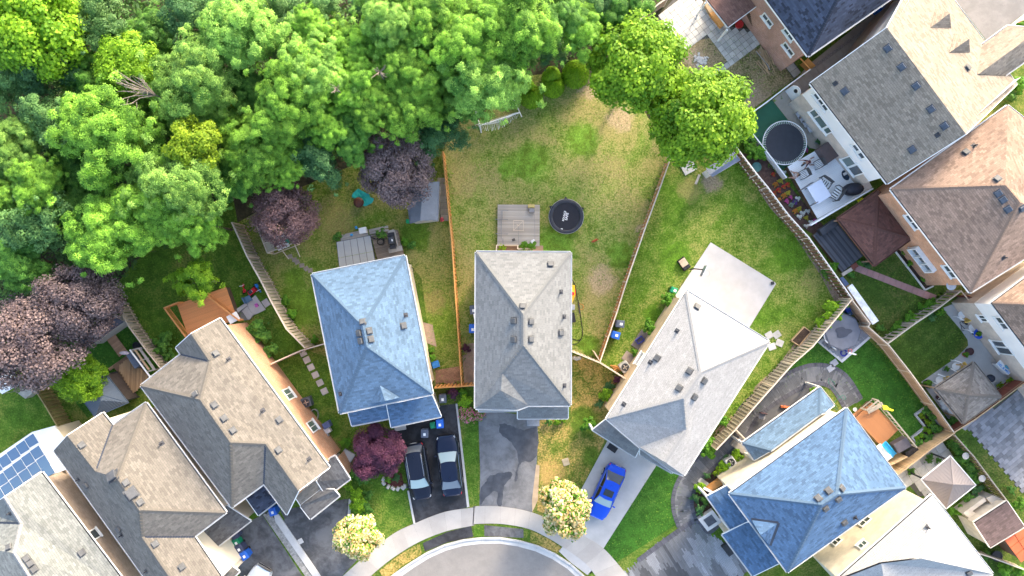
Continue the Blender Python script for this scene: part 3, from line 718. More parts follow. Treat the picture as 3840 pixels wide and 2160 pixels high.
lawn('front_c', pts('D', [(690,915), (775,882), (830,900), (905,1060), (885,1180), (1015,1200), (1040,1310), (960,1365), (905,1350), (865,1290), (880,1150)]), m_mid, tuft=16)
m_frontE = lawn_mat('lawn_front', (.10, .16, .018), (.42, .28, .09), (.22, .15, .09), .52, [spot('D',1470,1060,1.6,'g'), spot('D',1490,1150,1.0,'g'), spot('D',1385,1190,1.3,'d'), spot('D',1330,1200,.5,'d')])  # orange dry tone and spot also paint in the warm sunlit strip here
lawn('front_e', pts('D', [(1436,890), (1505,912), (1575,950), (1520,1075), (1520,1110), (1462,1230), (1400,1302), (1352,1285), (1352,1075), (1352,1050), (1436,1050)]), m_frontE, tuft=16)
lawn('strip', pts('D', [(1157,1010), (1200,1035), (1205,1275), (1172,1278), (1162,1120)]), m_mid, tuft=14)
lawn('front_f', pts('D', [(1646,1166), (1718,1192), (1722,1290), (1700,1320), (1535,1425), (1518,1380)]), m_deep, tuft=12)
lawn('hg', pts('D', [(2112,755), (2160,830), (2380,1050), (2300,1105), (2140,1000), (2080,945), (2010,940), (1880,1060), (1850,1085), (2000,900)]), m_deep, tuft=10)
m_hk = lawn_mat('lawn_shaded', (.060, .115, .016), (.16, .14, .045), (.12, .085, .05), .32, [])
lawn('hk', pts('D', [(2110,720), (2250,620), (2370,740), (2400,700), (2240,860), (2160,780)]), m_hk, tuft=12)
lawn('hl', pts('D', [(2245,870), (2370,775), (2435,850), (2420,880), (2310,955), (2240,880)]), m_hk, tuft=12)
lawn('verge', pts('D', [(2410,1100), (2440,1080), (2590,1290), (2590,1420), (2480,1200)]), m_hk, tuft=12)
m_rough = lawn_mat('lawn_rough', (.085, .115, .024), (.31, .24, .14), (.38, .29, .20), .55, [spot('D',1750,150,1.0,'s'), spot('D',1900,260,1.6,'s')], soilness=.28)
lawn('hj', pts('D', [(1690,190), (1730,125), (1800,70), (1900,100), (2010,190), (1870,290), (1760,270)]), m_rough, tuft=14)
lawn('corner', pts('D', [(2260,1180), (2400,1080), (2600,1440), (2460,1460), (2380,1330)]), m_hk, tuft=10)
lawn('front_g', pts('D', [(1880,1180), (1935,1150), (1960,1170), (1800,1290), (1790,1440), (1760,1420), (1740,1300), (1730,1240)]), m_mid, tuft=0)
structure('garden_bed', MB().sheet(pts('D', [(1735,1300), (1745,1225), (1800,1170), (1900,1125), (1925,1150), (1800,1240), (1785,1300)]), .022), SOIL)
for a in ([(1868,392), (1882,350), (1962,440), (2075,572), (2050,592), (1995,560)],):
    structure('garden_bed', MB().sheet(pts('D', a), .03), mat('dark_bed', (.085, .05, .04), .95, .3, 3, bump=.6, bscale=14, fine=.25))
structure('soil_strip', MB().sheet(pts('S8', [(580,20), (640,0), (1180,700), (1330,1000), (1290,1060), (1150,800), (900,420), (700,200)]), .018), mat('bare_earth', (.25, .19, .14), .95, .25, 1.5, bump=.5, bscale=12, fine=.2, worldpos=True))
structure('soil_strip', MB().sheet(pts('S13', [(1180,60), (1330,0), (900,520), (740,660), (800,480), (1000,300)]), .017), MATS['bare_earth'])
structure('soil_strip', MB().sheet(pts('S6', [(1610,1190), (1640,1140), (1700,1130), (1705,1449), (1625,1449)]), .024), mat('bare_earth_pink', (.30, .22, .165), .95, .2, 1.5, fine=.2, worldpos=True))
structure('soil_strip', MB().sheet(pts('S6', [(1415,1330), (1590,1300), (1610,1449), (1420,1449)]), .024), mat('bare_earth_red', (.26, .15, .095), .95, .25, 2, fine=.25, bscale=12, worldpos=True))
structure('soil_strip', MB().sheet(pts('S6', [(1320,980), (1395,1000), (1425,1160), (1350,1130)]), .024), MATS['bare_earth_pink'])
structure('soil_strip', MB().sheet(pts('S9', [(775,585), (840,545), (1110,910), (1040,935)]), .024), SOIL)
# ------------------------------------------------------------------ road, kerb, sidewalk, drives
def asphalt(name, c, var=.25, stain=None):
    m, t, p = new_mat(name); v = t.coord(False)
    n1 = t.noise(v, .45, 5, .6, .8); n2 = t.noise(v, 2.2, 5, .65, .5); n3 = t.noise(v, 60, 2)
    f = t.math('ADD', t.math('MULTIPLY', n1, .65), t.math('MULTIPLY', n2, .35))
    col = t.mix(t.ramp(f, .38, .62), tuple(x*(1-var) for x in c), tuple(x*(1+var) for x in c))
    col = t.mix(1, col, t.gray(t.ramp(n3, .2, .8, .8, 1.2)), 'MULTIPLY')
    t.link(col, p.inputs['Base Color']); p.inputs['Roughness'].default_value = .82; p.inputs['Specular IOR Level'].default_value = .3
    b = t.add('ShaderNodeBump'); b.inputs['Strength'].default_value = .25; b.inputs['Distance'].default_value = .01; t.link(n3, b.inputs['Height']); t.link(b.outputs[0], p.inputs['Normal'])
    MATS[name] = m; return m
A_NEW = asphalt('asphalt_sealed', (.040, .040, .044), .45); A_OLD = asphalt('asphalt_worn', (.175, .172, .172), .25); A_ROAD = asphalt('asphalt_road', (.225, .208, .19), .07)
A_MID = asphalt('asphalt_faded', (.105, .105, .108), .4)
curb_out = pts('S11', [(1090,1449), (1200,1370), (1400,1250), (1600,1185), (1800,1165)]) + pts('S12', [(390,1172), (560,1208), (700,1262), (850,1355), (955,1449)])
def smooth(P, k=3):
    out = []
    n = len(P)
    for i in range(n-1):
        p0, p1, p2, p3 = P[max(i-1, 0)], P[i], P[i+1], P[min(i+2, n-1)]
        for j in range(k):
            t = j/k; out.append(.5*((2*p1)+(p2-p0)*t+(2*p0-5*p1+4*p2-p3)*t*t+(3*p1-p0-3*p2+p3)*t**3))
    out.append(P[-1]); return out
def offs(P, d):
    out = []
    for i, p in enumerate(P):
        t = (P[min(i+1, len(P)-1)]-P[max(i-1, 0)]).normalized(); out.append(p+Vector((t.y, -t.x, 0))*d)
    return out
ext = lambda P: [P[0]+(P[0]-P[1]).normalized()*6]+P+[P[-1]+(P[-1]-P[-2]).normalized()*6]
curb_out = ext(smooth(curb_out, 4))
structure('road', MB().sheet(offs(curb_out, .35)+[Vector((25, -50, 0)), Vector((-20, -50, 0))], .008), A_ROAD)
def band(name, P, w0, w1, z0, z1, m, seg=None, parent_name=None):
    a, b = offs(P, w0), offs(P, w1); mb = MB()
    for i in range(len(P)-1): mb.prism([a[i], a[i+1], b[i+1], b[i]], z0, z1)
    return mb
JOINT = mat('joint_dark', (.10, .095, .085), .95)
k = structure('kerb', band('', curb_out, .01, .54, -.06, .006, JOINT), JOINT)
def resample(P, step):
    out = [P[0]]; acc = 0
    for i in range(len(P)-1):
        d = (P[i+1]-P[i]).length; u = step-acc
        while u <= d: out.append(P[i]+(P[i+1]-P[i])*(u/d)); u += step
        acc = d-(u-step)
    return out
kp = resample(curb_out, 1.6); ka, kb, kc = offs(kp, 0), offs(kp, .16), offs(kp, .55)
for i in range(len(kp)-1):
    f = .006
    part('kerb_stone', MB().prism([ka[i], ka[i+1]*(1-f)+ka[i]*f, kb[i+1]*(1-f)+kb[i]*f, kb[i]], -.05, .12), CONC, k, bevel=.02)
    part('gutter_slab', MB().prism([kb[i], kb[i+1]*(1-f)+kb[i]*f, kc[i+1]*(1-f)+kc[i]*f, kc[i]], -.05, .022), CONC, k)
up = pts('S11', [(700,1490), (900,1310), (1100,1150), (1255,1072), (1480,985), (1700,950)]) + pts('S12', [(150,943), (340,945), (560,985), (760,1068), (930,1150), (1090,1250), (1270,1455)])
lo = pts('S11', [(860,1530), (1000,1402), (1140,1295), (1310,1195), (1500,1122), (1690,1082)]) + pts('S12', [(140,1072), (340,1070), (540,1105), (690,1175), (810,1250), (960,1360), (1060,1490)])
up, lo = smooth(up, 8), smooth(lo, 8)
sw = structure('sidewalk', MB().sheet(up+lo[::-1], .034), JOINT)
SWM = mat('sidewalk_concrete', (.40, .37, .335), .85, .07, .7, rnd=.06, fine=.06, worldpos=True)
for i in range(0, len(up)-4, 4):
    a, b = up[i:i+5], lo[i:i+5]; e = .012
    q = [a[0]*(1-e)+a[1]*e]+a[1:4]+[a[4]*(1-e)+a[3]*e]; r_ = [b[0]*(1-e)+b[1]*e]+b[1:4]+[b[4]*(1-e)+b[3]*e]
    part('slab', MB().prism(q+r_[::-1], -.05, .045), SWM, sw)
def sheet(name, s, P, z, m): return structure(name, MB().sheet(pts(s, P), z), m)
sheet('driveway', 'S11', [(1120,395), (1200,330), (1440,215), (1570,200), (1620,700), (1660,950), (1480,988), (1262,1072), (1235,900), (1190,640)], .02, A_NEW)
sheet('driveway', 'S12', [(180,235), (610,300), (612,500), (600,700), (572,988), (450,960), (190,942), (195,700)], .02, A_OLD)
sheet('driveway', 'S12', [(1115,470), (1345,560), (1475,640), (1085,1252), (930,1150), (905,860)], .03, CONC_NEW)
sheet('driveway', 'S4', [(1560,-60), (1720,20), (1935,300), (2095,180), (2330,0), (2330,-120)], .02, asphalt('asphalt_pale', (.20, .19, .18), .12))
sheet('front_walk', 'S4', [(2095,185), (2330,0), (2330,180), (2200,260)], .024, CONC)
sheet('driveway_apron', 'S12', [(760,1265), (830,1205), (1045,1400), (970,1440), (850,1350)], .03, CONC_NEW)
sheet('driveway_apron', 'S12', [(225,1080), (508,1108), (508,1172), (225,1160)], .03, A_MID)
sheet('driveway_apron', 'S11', [(1325,1210), (1500,1130), (1675,1085), (1690,1165), (1500,1205), (1340,1270)], .03, A_NEW)
sheet('lawn', 'S12', [(145,1078), (220,1075), (222,1160), (150,1165)], .03, m_mid)
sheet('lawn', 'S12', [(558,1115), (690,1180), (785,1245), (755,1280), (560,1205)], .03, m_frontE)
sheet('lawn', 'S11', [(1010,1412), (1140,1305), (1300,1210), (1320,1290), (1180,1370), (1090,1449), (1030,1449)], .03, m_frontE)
sheet('lawn', 'S12', [(980,1430), (1040,1375), (1110,1449), (1090,1490), (1000,1490)], .03, m_mid)
LAWNS.append((pts('S12', [(558,1115), (690,1180), (785,1245), (755,1280), (560,1205)]), 14, 'a'))
sheet('driveway', 'X3', [(1620,640), (1870,590), (2371,560), (2371,1000), (2300,1100), (2300,1460), (2080,1460), (1850,1090)], .02, A_MID)
sheet('driveway', 'S11', [(430,950), (800,885), (790,1010), (860,1320), (740,1449), (560,1449), (300,1060)], .016, A_MID)
sheet('driveway', 'X3', [(840,1080), (1250,770), (1400,690), (1440,760), (1900,1460), (1120,1460), (1100,1380), (960,1200)], .02, A_MID)
# strips between the two left driveways: pavers and a concrete kerb
st = structure('paver_strip', MB().sheet(pts('X3', [(1400,680), (1480,640), (2080,1460), (1930,1460)]), .018), mat('paver_joint', (.07, .07, .06), .95))
pm = mat('paver_grey', (.30, .29, .27), .85, .15, 3, rnd=.2); a0, a1 = pt('X3',1405,690), pt('X3',1945,1470); b0, b1 = pt('X3',1485,650), pt('X3',2020,1470)
n = 44
for i in range(n):
    for j in range(3):
        t0 = (i+(.5 if j % 2 else 0))/n; t1 = t0+.94/n
        if t1 > 1: continue
        A0, A1 = a0.lerp(a1, t0), a0.lerp(a1, t1); B0, B1 = b0.lerp(b1, t0), b0.lerp(b1, t1)
        c = (A0.lerp(B0, (j+.5)/3)+A1.lerp(B1, (j+.5)/3))/2; d = A1-A0
        piece('paver', unit_box(pm), st, c+Vector((0, 0, .03)), (d.length, (B0-A0).length/3*.93, .06), rz=math.atan2(d.y, d.x))
mb = MB(); P = pts('X3', [(1545,700), (1600,680), (2150,1490), (2050,1490), (1560,770)]); mb.prism(P, -.05, .11); structure('driveway_kerb', mb, CONC)
mb = MB(); mb.prism(pts('S11', [(1212,830), (1225,830), (1272,1070), (1258,1072)]), -.05, .08); structure('driveway_kerb', mb, CONC)
mb = MB(); mb.prism(pts('S11', [(1562,200), (1575,200), (1662,945), (1645,950)]), -.05, .08); structure('driveway_kerb', mb, CONC)
mb = MB(); mb.prism(pts('S11', [(790,890), (808,890), (800,1010), (782,1010)]), -.05, .1); structure('driveway_kerb', mb, CONC)
WET = mat('wet_asphalt', (.070, .070, .075), .38, .3, 1.5, spec=.5, worldpos=True)
def blob_sheet(name, s, P, z, m, jit=.03, sub=7):
    Q = smooth(pts(s, P+[P[0]]), sub)[:-1]
    Q = [p+Vector((noise.noise(p*2.3)+.7*noise.noise(p*7.1), noise.noise(p*2.3+Vector((9, 4, 1)))+.7*noise.noise(p*7.1+Vector((3, 8, 1))), 0))*jit*4 for p in Q]
    return structure(name, MB().sheet(Q, z), m)
blob_sheet('wet_patch', 'S12', [(335,345), (420,355), (500,390), (605,380), (608,560), (560,615), (480,640), (465,740), (440,750), (470,600), (420,480), (340,420)], .026, WET)
blob_sheet('wet_patch', 'S12', [(270,720), (380,695), (430,710), (370,800), (350,930), (320,930), (310,830), (240,880), (200,940), (195,830), (240,760)], .026, WET)
sheet('patch', 'S12', [(600,640), (625,650), (612,900), (572,985), (570,900)], .024, mat('sand_edge', (.42, .31, .20), .9, .15, 1, worldpos=True))
mb = MB(); mb.box(pt('S12', 815, 622)+Vector((0, 0, .03)), (.55, .6, .06), .3); single('utility_cover', mb, mat('cover_tan', (.42, .34, .22), .8), 'small round tan utility cover in the front lawn of the centre house', 'utility cover', pt('S12', 815, 622), bevel=.1)
mb = MB(); mb.box(pt('X3', 1868, 1018)+Vector((0, 0, .025)), (.42, .42, .03), .5); single('drain_cover', mb, CONC, 'small pale square cover set in the left asphalt driveway', 'drain cover', pt('X3', 1868, 1018))
# big pale patio slab behind the pale-roofed house
mb = MB(); mb.prism(pts('S8', [(155,505), (735,865), (745,880), (500,1280), (-20,990), (-150,1010), (-165,985)]), -.05, .10); structure('patio', mb, CONC_NEW)
# steps and walk beside the blue house etc. : stepping stones
def stones(s, L, size, label, name='stepping_stone', m=None, group='stepping stones'):
    mm = m or SLABM
    for i, (x, y, rz) in enumerate(L):
        p = pt(s, x, y); mb = MB(); mb.box(p+Vector((0, 0, .025)), (size[0], size[1], .07), rz)
        single(name, mb, mm, label[i] if isinstance(label, list) else label, 'stepping stone', p, group, bevel=.015)
stones('S6', [(458,1205,.45), (485,1255,.45), (515,1308,.45), (547,1363,.45), (580,1420,.45)], (.55, .52), ['square stepping stone just below the cross fence, first of the row of six', 'square stepping stone second from the cross fence beside the blue-roofed house', 'square stepping stone third from the cross fence beside the blue-roofed house', 'square stepping stone fourth from the cross fence beside the blue-roofed house', 'square stepping stone fifth from the cross fence beside the blue-roofed house'])
stones('S11', [(612,110,.45)], (.55, .52), ['last stepping stone of the row beside the blue-roofed house'])
stones('S8', [(685,1345,.5), (755,1340,.6), (780,1415,-.4), (710,1449,.3)], (.62, .55), ['round-edged stepping stone at the upper left of four near the pale house corner', 'broken narrow stepping stone at the upper right of four near the pale house corner', 'large tilted stepping stone at the lower right of four near the pale house corner', 'stepping stone at the lower left of four near the pale house corner'])
stones('S14', [(210,268,.6), (180,315,.6)], (.62, .5), ['grey stepping stone nearer the covered trampoline on the lush lawn', 'grey stepping stone nearer the curved paver walk on the lush lawn'], m=mat('paver_cool', (.33, .34, .37), .8, .1))
stones('Z5', [(1060,990,.2), (1125,1050,.5), (1240,1130,.1), (1345,1205,.7), (1440,1250,.3), (955,915,.3)], (.40, .34), [q+' half-buried flat stone of the worn path from the greenhouse frame' for q in ('second', 'third', 'fourth', 'fifth', 'lowest', 'first')], m=mat('buried_stone', (.27, .22, .18), .9, .15))
# ------------------------------------------------------------------ fences
W_GREY = mat('cedar_weathered', (.33, .29, .23), .9, .22, 1.4, rnd=.18); W_ORANGE = mat('cedar_new', (.56, .27, .085), .75, .12, 1.4, rnd=.12)
W_PALE = mat('pine_pale', (.56, .47, .37), .8, .1, 1.4, rnd=.1); W_TAN = mat('fence_tan', (.44, .31, .18), .85, .15, 1.2, rnd=.12)
W_DARK = mat('fence_dark', (.17, .105, .065), .9, .2, 1.4, rnd=.18); W_RED = mat('fence_redbrown', (.24, .075, .05), .8, .18, 1.2, rnd=.12)
W_BROWN = mat('fence_brown', (.36, .24, .16), .88, .14, 1.2, rnd=.10)
W_OLIVE = mat('cedar_mossy', (.30, .235, .10), .9, .2, 1.4, rnd=.18); W_DECK = mat('deck_grey', (.36, .33, .29), .88, .18, 1.6, rnd=.14)
W_WHITE = mat('vinyl_white', (.80, .81, .82), .45, .03, 1)
FENCES = []
def fence(label, line, h=1.8, bm=W_GREY, rm=None, pitch=.15, bw=.14, alt=.045, post=2.4, cap=True, lattice=0, group='wooden boundary fences', name='board_fence', rw=.09):
    """line: plan points of the top rail; one board, post and rail per piece"""
    P = line; rm = rm or bm; FENCES.append(P); c = sum(P, Vector())/len(P); c.z = 0
    t = thing(name, label, 'fence', c, group); ub, ur = unit_box(bm), unit_box(rm); k = 0
    for i in range(len(P)-1):
        a, b = P[i].copy(), P[i+1].copy(); a.z = b.z = 0; d = b-a; L = d.length; rz = math.atan2(d.y, d.x); u = d/L; nn = Vector((-u.y, u.x, 0))
        npost = max(1, round(L/post))
        for j in range(npost+(1 if i == len(P)-2 else 0)):
            piece('post', ur, t, a+d*(j/npost)+Vector((0, 0, h/2+.02)), (.10, .10, h+.04), rz=rz)
        for z in (.35, h-.25): piece('rail', ur, t, (a+b)/2+Vector((0, 0, z)), (L, .045, .09), rz=rz)
        if cap: piece('top_rail', ur, t, (a+b)/2+Vector((0, 0, h+.015)), (L, rw, .04), rz=rz)
        nb = max(1, int(L/pitch))
        for j in range(nb):
            k += 1; s = alt if k % 2 else -alt
            hh = h-.02 - (.03*h01(k, label) if not cap else 0)
            piece('board', ub, t, a+d*((j+.5)/nb)+nn*s+Vector((0, 0, hh/2+.03)), (bw, .02, hh), rz=rz+(h01(label, k)-.5)*.04)
    return t
def top(s, L, z=1.8): return pts(s, L, z)
fence('mossy board fence between the bottom left lawn and the gazebo yard', top('S10', [(215,40), (325,210), (460,440)]), bm=W_OLIVE)
fence('weathered board fence from the big purple tree down to the beige-roofed house', top('S5', [(845,850), (935,1015), (1060,1185), (1172,1325)]), bm=W_GREY, rm=W_PALE)
fence('long weathered board fence between the orange-deck yard and the worn lawn', top('S5', [(1680,262), (1790,505)], 2.6)+top('S6', [(155,690), (235,850), (335,1030), (468,1165)], 2.6), h=2.6, bm=W_GREY, rm=W_PALE)
fence('short weathered cross fence between the brick wall and the blue-roofed house', top('S6', [(228,1282), (440,1188), (617,1137)]), bm=W_GREY, rm=W_PALE)
fence('new orange cedar fence running down the left side of the parched lawn', top('S2', [(1470,1100), (1492,1330)])+top('S6', [(1535,400), (1553,660), (1576,1000), (1606,1445)])+top('S11', [(1608,75)]), bm=W_ORANGE)
fence('short orange cedar fence closing the gap beside the blue porch roof', top('S11', [(1412,87), (1600,76), (1705,66)]), bm=W_ORANGE)
fence('pale-capped cedar fence along the right side of the parched lawn', top('S3', [(1390,1118)])+top('S7', [(1500,0), (1390,300), (1255,690), (1185,910), (1062,1272)]), bm=mat('cedar_rust', (.42, .20, .09), .85, .15, 1.4, rnd=.15), rm=W_PALE, alt=.03)
fence('short pale cross fence with a diagonal brace right of the centre house', top('S7', [(850,1190), (1060,1275)]), bm=W_PALE)
fence('short pale fence between the cross gate and the tan brick wall', top('S7', [(1066,1278), (1245,1390)]), bm=W_PALE)
gt = thing('fence_gate', 'narrow pale timber gate standing ajar beside the parched lawn corner', 'gate', pt('S7',1030,1225))
for j in range(5): piece('board', unit_box(W_PALE), gt, pt('S7',1002,1178).lerp(pt('S7',1055,1268), (j+.5)/5)+Vector((0, 0, .85)), (.17, .03, 1.6), rz=math.atan2(-(1268-1178), 1055-1002))
piece('top_rail', unit_box(W_PALE), gt, pt('S7',1028,1223)+Vector((0, 0, 1.68)), (1.1, .07, .05), rz=math.atan2(-(1268-1178), 1055-1002))
fence('weathered fence with a white top rail between the thick lawn and the flower bed', top('S4', [(110,1055), (270,1265)])+top('S8', [(670,0), (860,255), (1045,460), (1245,740), (1442,1020)]), bm=W_DARK, rm=mat('rail_white', (.66, .63, .58), .7, .08), pitch=.17, alt=.06)
fence('weathered board fence slanting down beside the pale-roofed house to the paver walk', top('S8', [(1440,1018), (1080,1449)], 2.3)+top('S13', [(1140,280), (785,680), (625,870), (452,1052)], 2.3), h=2.3, bm=W_GREY, rm=W_PALE)
fence('short pale fence panel across the paver walk by the lean-to', top('S13', [(628,872), (722,970)]), bm=W_PALE)
fence('tall brown panel fence between the lush lawn and the chair patio', top('S8', [(1445,1035), (1600,1240)])+top('S14', [(520,-60), (710,110), (900,350), (1120,650), (1300,900)]), bm=W_BROWN, rm=W_PALE, pitch=.145, alt=0)
fence('weathered picket fence between the pink path lawn and the chair patio', top('S9', [(1360,945), (1170,1090), (930,1250), (700,1420)]), bm=W_GREY, rm=W_PALE, pitch=.2, bw=.12, alt=.05)
fence('red-brown board fence behind the beige shingled gazebo', top('S14', [(1302,895), (1500,770), (1720,610), (1960,430)]), bm=W_RED, rm=W_TAN, alt=0, pitch=.145)
fence('tan board fence between the rust deck and the metal gazebo yard', top('S14', [(1300,903), (1080,1055), (865,1225), (760,1300)]), bm=W_TAN, alt=0, pitch=.145)
fence('dark board fence between the metal gazebo yard and the grey paver drive', top('S16', [(1305,175), (1480,370), (1635,580), (1780,770)]), bm=W_DARK, rm=W_GREY)
fence('brown board fence with pale rail at the top beside the slab patio', top('X1', [(-10,285), (85,245), (310,50), (430,-30)]), bm=W_BROWN, rm=W_PALE, alt=0)
fence('short rust fence stub showing between the two lime green maples', top('X1', [(620,965), (700,1075)]), bm=W_ORANGE)
fence('white vinyl fence along the green turf and rough yard', top('S4', [(160,868), (345,735), (505,612), (650,505)], 1.5), h=1.5, bm=W_WHITE, alt=0, pitch=.15, name='vinyl_fence')
fence('low white vinyl fence between the green turf and the flower bed', top('S4', [(163,872), (320,1075), (480,1285)], .9), h=.9, bm=W_WHITE, alt=0, pitch=.15, name='vinyl_fence')
fence('low weathered fence fragment in the bottom right yard', top('Y4', [(1000,1195), (1130,1235), (1330,1310), (1509,1375)], 1.2), h=1.2, bm=W_GREY, rm=W_PALE)
g2 = thing('fence_gate', 'dark red slatted gate between the orange brick wall and the white wall', 'gate', pt('S9',1370,990))
for j in range(9): piece('board', unit_box(W_RED), g2, pt('S9',1300,985).lerp(pt('S9',1445,1045), (j+.5)/9)+Vector((0, 0, .85)), (.16, .03, 1.7), rz=math.atan2(-60, 145))
for a, b in (((1360,940), (1445,1045)), ((1300,985), (1360,940))): piece('top_rail', unit_box(W_PALE), g2, (pt('S9',*a,1.75)+pt('S9',*b,1.75))/2, ((pt('S9',*a,1.75)-pt('S9',*b,1.75)).length, .07, .05), rz=math.atan2(-(b[1]-a[1]), b[0]-a[0]))
g3 = thing('fence_gate', 'orange timber gate at the end of the side passage of the navy-roofed house', 'gate', pt('S4',600,455))
for j in range(7): piece('board', unit_box(W_ORANGE), g3, pt('S4',578,470).lerp(pt('S4',630,520), (j+.5)/7)+Vector((0, 0, .8)), (.15, .03, 1.6), rz=math.atan2(-50, 52))
piece('top_rail', unit_box(W_ORANGE), g3, (pt('S4',585,425,1.7)+pt('S4',645,490,1.7))/2, (1.2, .08, .05), rz=math.atan2(-65, 60))

# ------------------------------------------------------------------ decks
def plank_rect(root, o, ax, ay, z, m, n, gap=.006, name='board', thick=.035, jit=0):
    """o corner, ax along the boards, ay across; n boards"""
    u = ax.normalized(); w = ay.length/n
    ub = unit_box(m)
    for i in range(n):
        c = o+ax/2+ay*((i+.5)/n)+Vector((0, 0, z)); e = (h01(n, i)-.5)*jit
        piece(name, ub, root, Vector((c.x, c.y, z))+u*e, (ax.length-abs(e), w-gap, thick), rz=math.atan2(ax.y, ax.x))
def rect_of(s, o, a, b, z):
    O, A, B = pt(s, *o, z), pt(s, *a, z), pt(s, *b, z); O.z = A.z = B.z = 0
    ax = A-O; ay = B-O; u = ax.normalized(); ay = ay-u*ay.dot(u); return O, ax, ay
def deck(label, s, o, a, b, z, m, n, under=None, name='deck', skirt=True):
    O, ax, ay = rect_of(s, o, a, b, z); c = O+(ax+ay)/2
    t = thing(name, label, 'deck', (c.x, c.y, 0), 'timber decks')
    if skirt: part('deck_frame', MB().prism([O+(ax+ay)*.01, O+ax*.99+ay*.01, O+(ax+ay)*.99, O+ay*.99+ax*.01], 0, z-.03), under or W_DARK, t)
    plank_rect(t, O, ax, ay, z, m, n); return t, O, ax, ay
def railing(root, a, b, h, z, m, pitch=.12, bal=.035, name='railing'):
    a, b = a.copy(), b.copy(); a.z = b.z = 0; d = b-a; L = d.length; rz = math.atan2(d.y, d.x); ub = unit_box(m)
    piece('hand_rail', ub, root, (a+b)/2+Vector((0, 0, z+h)), (L, .11, .05), rz=rz); piece('bottom_rail', ub, root, (a+b)/2+Vector((0, 0, z+.1)), (L, .05, .06), rz=rz)
    for p in (a, b): piece('post', ub, root, p+Vector((0, 0, z+h/2)), (.11, .11, h), rz=rz)
    for i in range(1, int(L/pitch)): piece('baluster', ub, root, a+d*(i*pitch/L)+Vector((0, 0, z+h/2+.05)), (bal, bal, h-.1), rz=rz)
dk, O, ax, ay = deck('weathered grey square deck behind the centre house', 'Z3', (122,880), (885,885), (122,130), .35, W_DECK, 26)
sp = thing('deck', 'small raised landing with pale frame and plants behind the centre house', 'deck', pt('Z3',300,930), 'timber decks')
O, ax, ay = rect_of('Z3', (110,985), (490,985), (110,870), .9); part('deck_frame', MB().prism([O, O+ax, O+ax+ay, O+ay], 0, .8), W_DARK, sp); plank_rect(sp, O, ax, ay, .85, W_DARK, 5)
for a, b in (((105,980), (108,865)), ((108,865), (490,865)), ((490,865), (490,935)), ((490,935), (720,930))): piece('hand_rail', unit_box(W_PALE), sp, (pt('Z3',*a,1.3)+pt('Z3',*b,1.3))/2, ((pt('Z3',*a,1.3)-pt('Z3',*b,1.3)).length, .09, .06), rz=math.atan2(-(b[1]-a[1]), b[0]-a[0]))
for i in range(3): piece('step', unit_box(W_BROWN), sp, pt('Z3', 830, 905+i*27, .25+.2*i), (1.1, .28, .05))
# orange deck
od, O, ax, ay = deck('orange stained deck with railing behind the brick-walled house', 'S5', (1365,1085), (1720,960), (1205,880), .9, mat('deck_orange', (.66, .28, .10), .7, .08, 1.2, rnd=.06), 26)
OR = mat('rail_orange', (.60, .27, .09), .7, .1)
pa, pb, pc, pd = pt('S5',1345,1090,1.8), pt('S5',1188,878,1.8), pt('S5',1470,768,1.8), pt('S5',1730,968,1.8)
railing(od, pa, pb, .9, .9, OR); railing(od, pb, pb.lerp(pc, .35), .9, .9, OR); railing(od, pc, pd, .9, .9, OR); railing(od, pb.lerp(pc, .62), pc, .9, .9, OR)
# deck behind the blue house
bd, O, ax, ay = deck('weathered plank deck behind the blue-roofed house', 'Z6', (775,1310), (1200,1200), (690,900), .55, mat('deck_brown', (.25, .205, .165), .9, .2, 1.6, rnd=.2), 16)
for a, b, w in (((955,1145), (1180,1095), .42), ((940,835), (1050,810), .2), ((1050,805), (1110,1090), .14)): piece('bench_board', unit_box(W_DECK), bd, (pt('Z6',*a,1.0)+pt('Z6',*b,1.0))/2, ((pt('Z6',*a,1.0)-pt('Z6',*b,1.0)).length, w, .06), rz=math.atan2(-(b[1]-a[1]), b[0]-a[0]))
for i, (a, b) in enumerate((((155,905), (610,800)), ((165,935), (615,830)), ((170,970), (618,868)), ((630,815), (948,745)), ((640,855), (955,800)), ((660,905), (960,855)))):
    piece('step', unit_box(W_DECK), bd, (pt('Z6',*a,.2+.1*(i % 3))+pt('Z6',*b,.2+.1*(i % 3)))/2, ((pt('Z6',*a,.3)-pt('Z6',*b,.3)).length, .20, .06), rz=math.atan2(-(b[1]-a[1]), b[0]-a[0]))
# diagonal brown deck of the gazebo yard
yd, O, ax, ay = deck('diagonal brown plank deck between the slate gazebo and the weathered fence', 'Y6', (745,1040), (950,880), (480,750), .35, mat('deck_tan', (.33, .22, .125), .85, .18, 1.4, rnd=.2), 1, skirt=True)
for o in list(yd.children):
    if o.name.startswith('board'): bpy.data.objects.remove(o)
pl = [pt('Y6', 560, 745, .4), pt('Y6', 700, 640, .4), pt('Y6', 960, 870, .4), pt('Y6', 760, 1060, .4)]
dv = (pt('Y6',740,1050)-pt('Y6',760,650)).normalized(); nv = Vector((-dv.y, dv.x, 0)); cc = sum(pl, Vector())/4
for i in range(-16, 17):
    base = cc+nv*(i*.15); ts = [t*.1 for t in range(-60, 61) if inside(base+dv*(t*.1), pl)]
    if ts and max(ts)-min(ts) > .3: piece('board', unit_box(MATS['deck_tan']), yd, base+dv*((max(ts)+min(ts))/2)+Vector((0, 0, 0)), (max(ts)-min(ts)+.1, .142, .035), rz=math.atan2(dv.y, dv.x))
bw = thing('boardwalk', 'narrow plank walk from the dark shed to the diagonal deck', 'boardwalk', pt('Y6',550,490)); O, ax, ay = rect_of('Y6', (425,400), (520,330), (570,640), .12); plank_rect(bw, O, ax, ay, .12, mat('walk_red', (.34, .21, .13), .85, .15, 1.4, rnd=.15), 22)
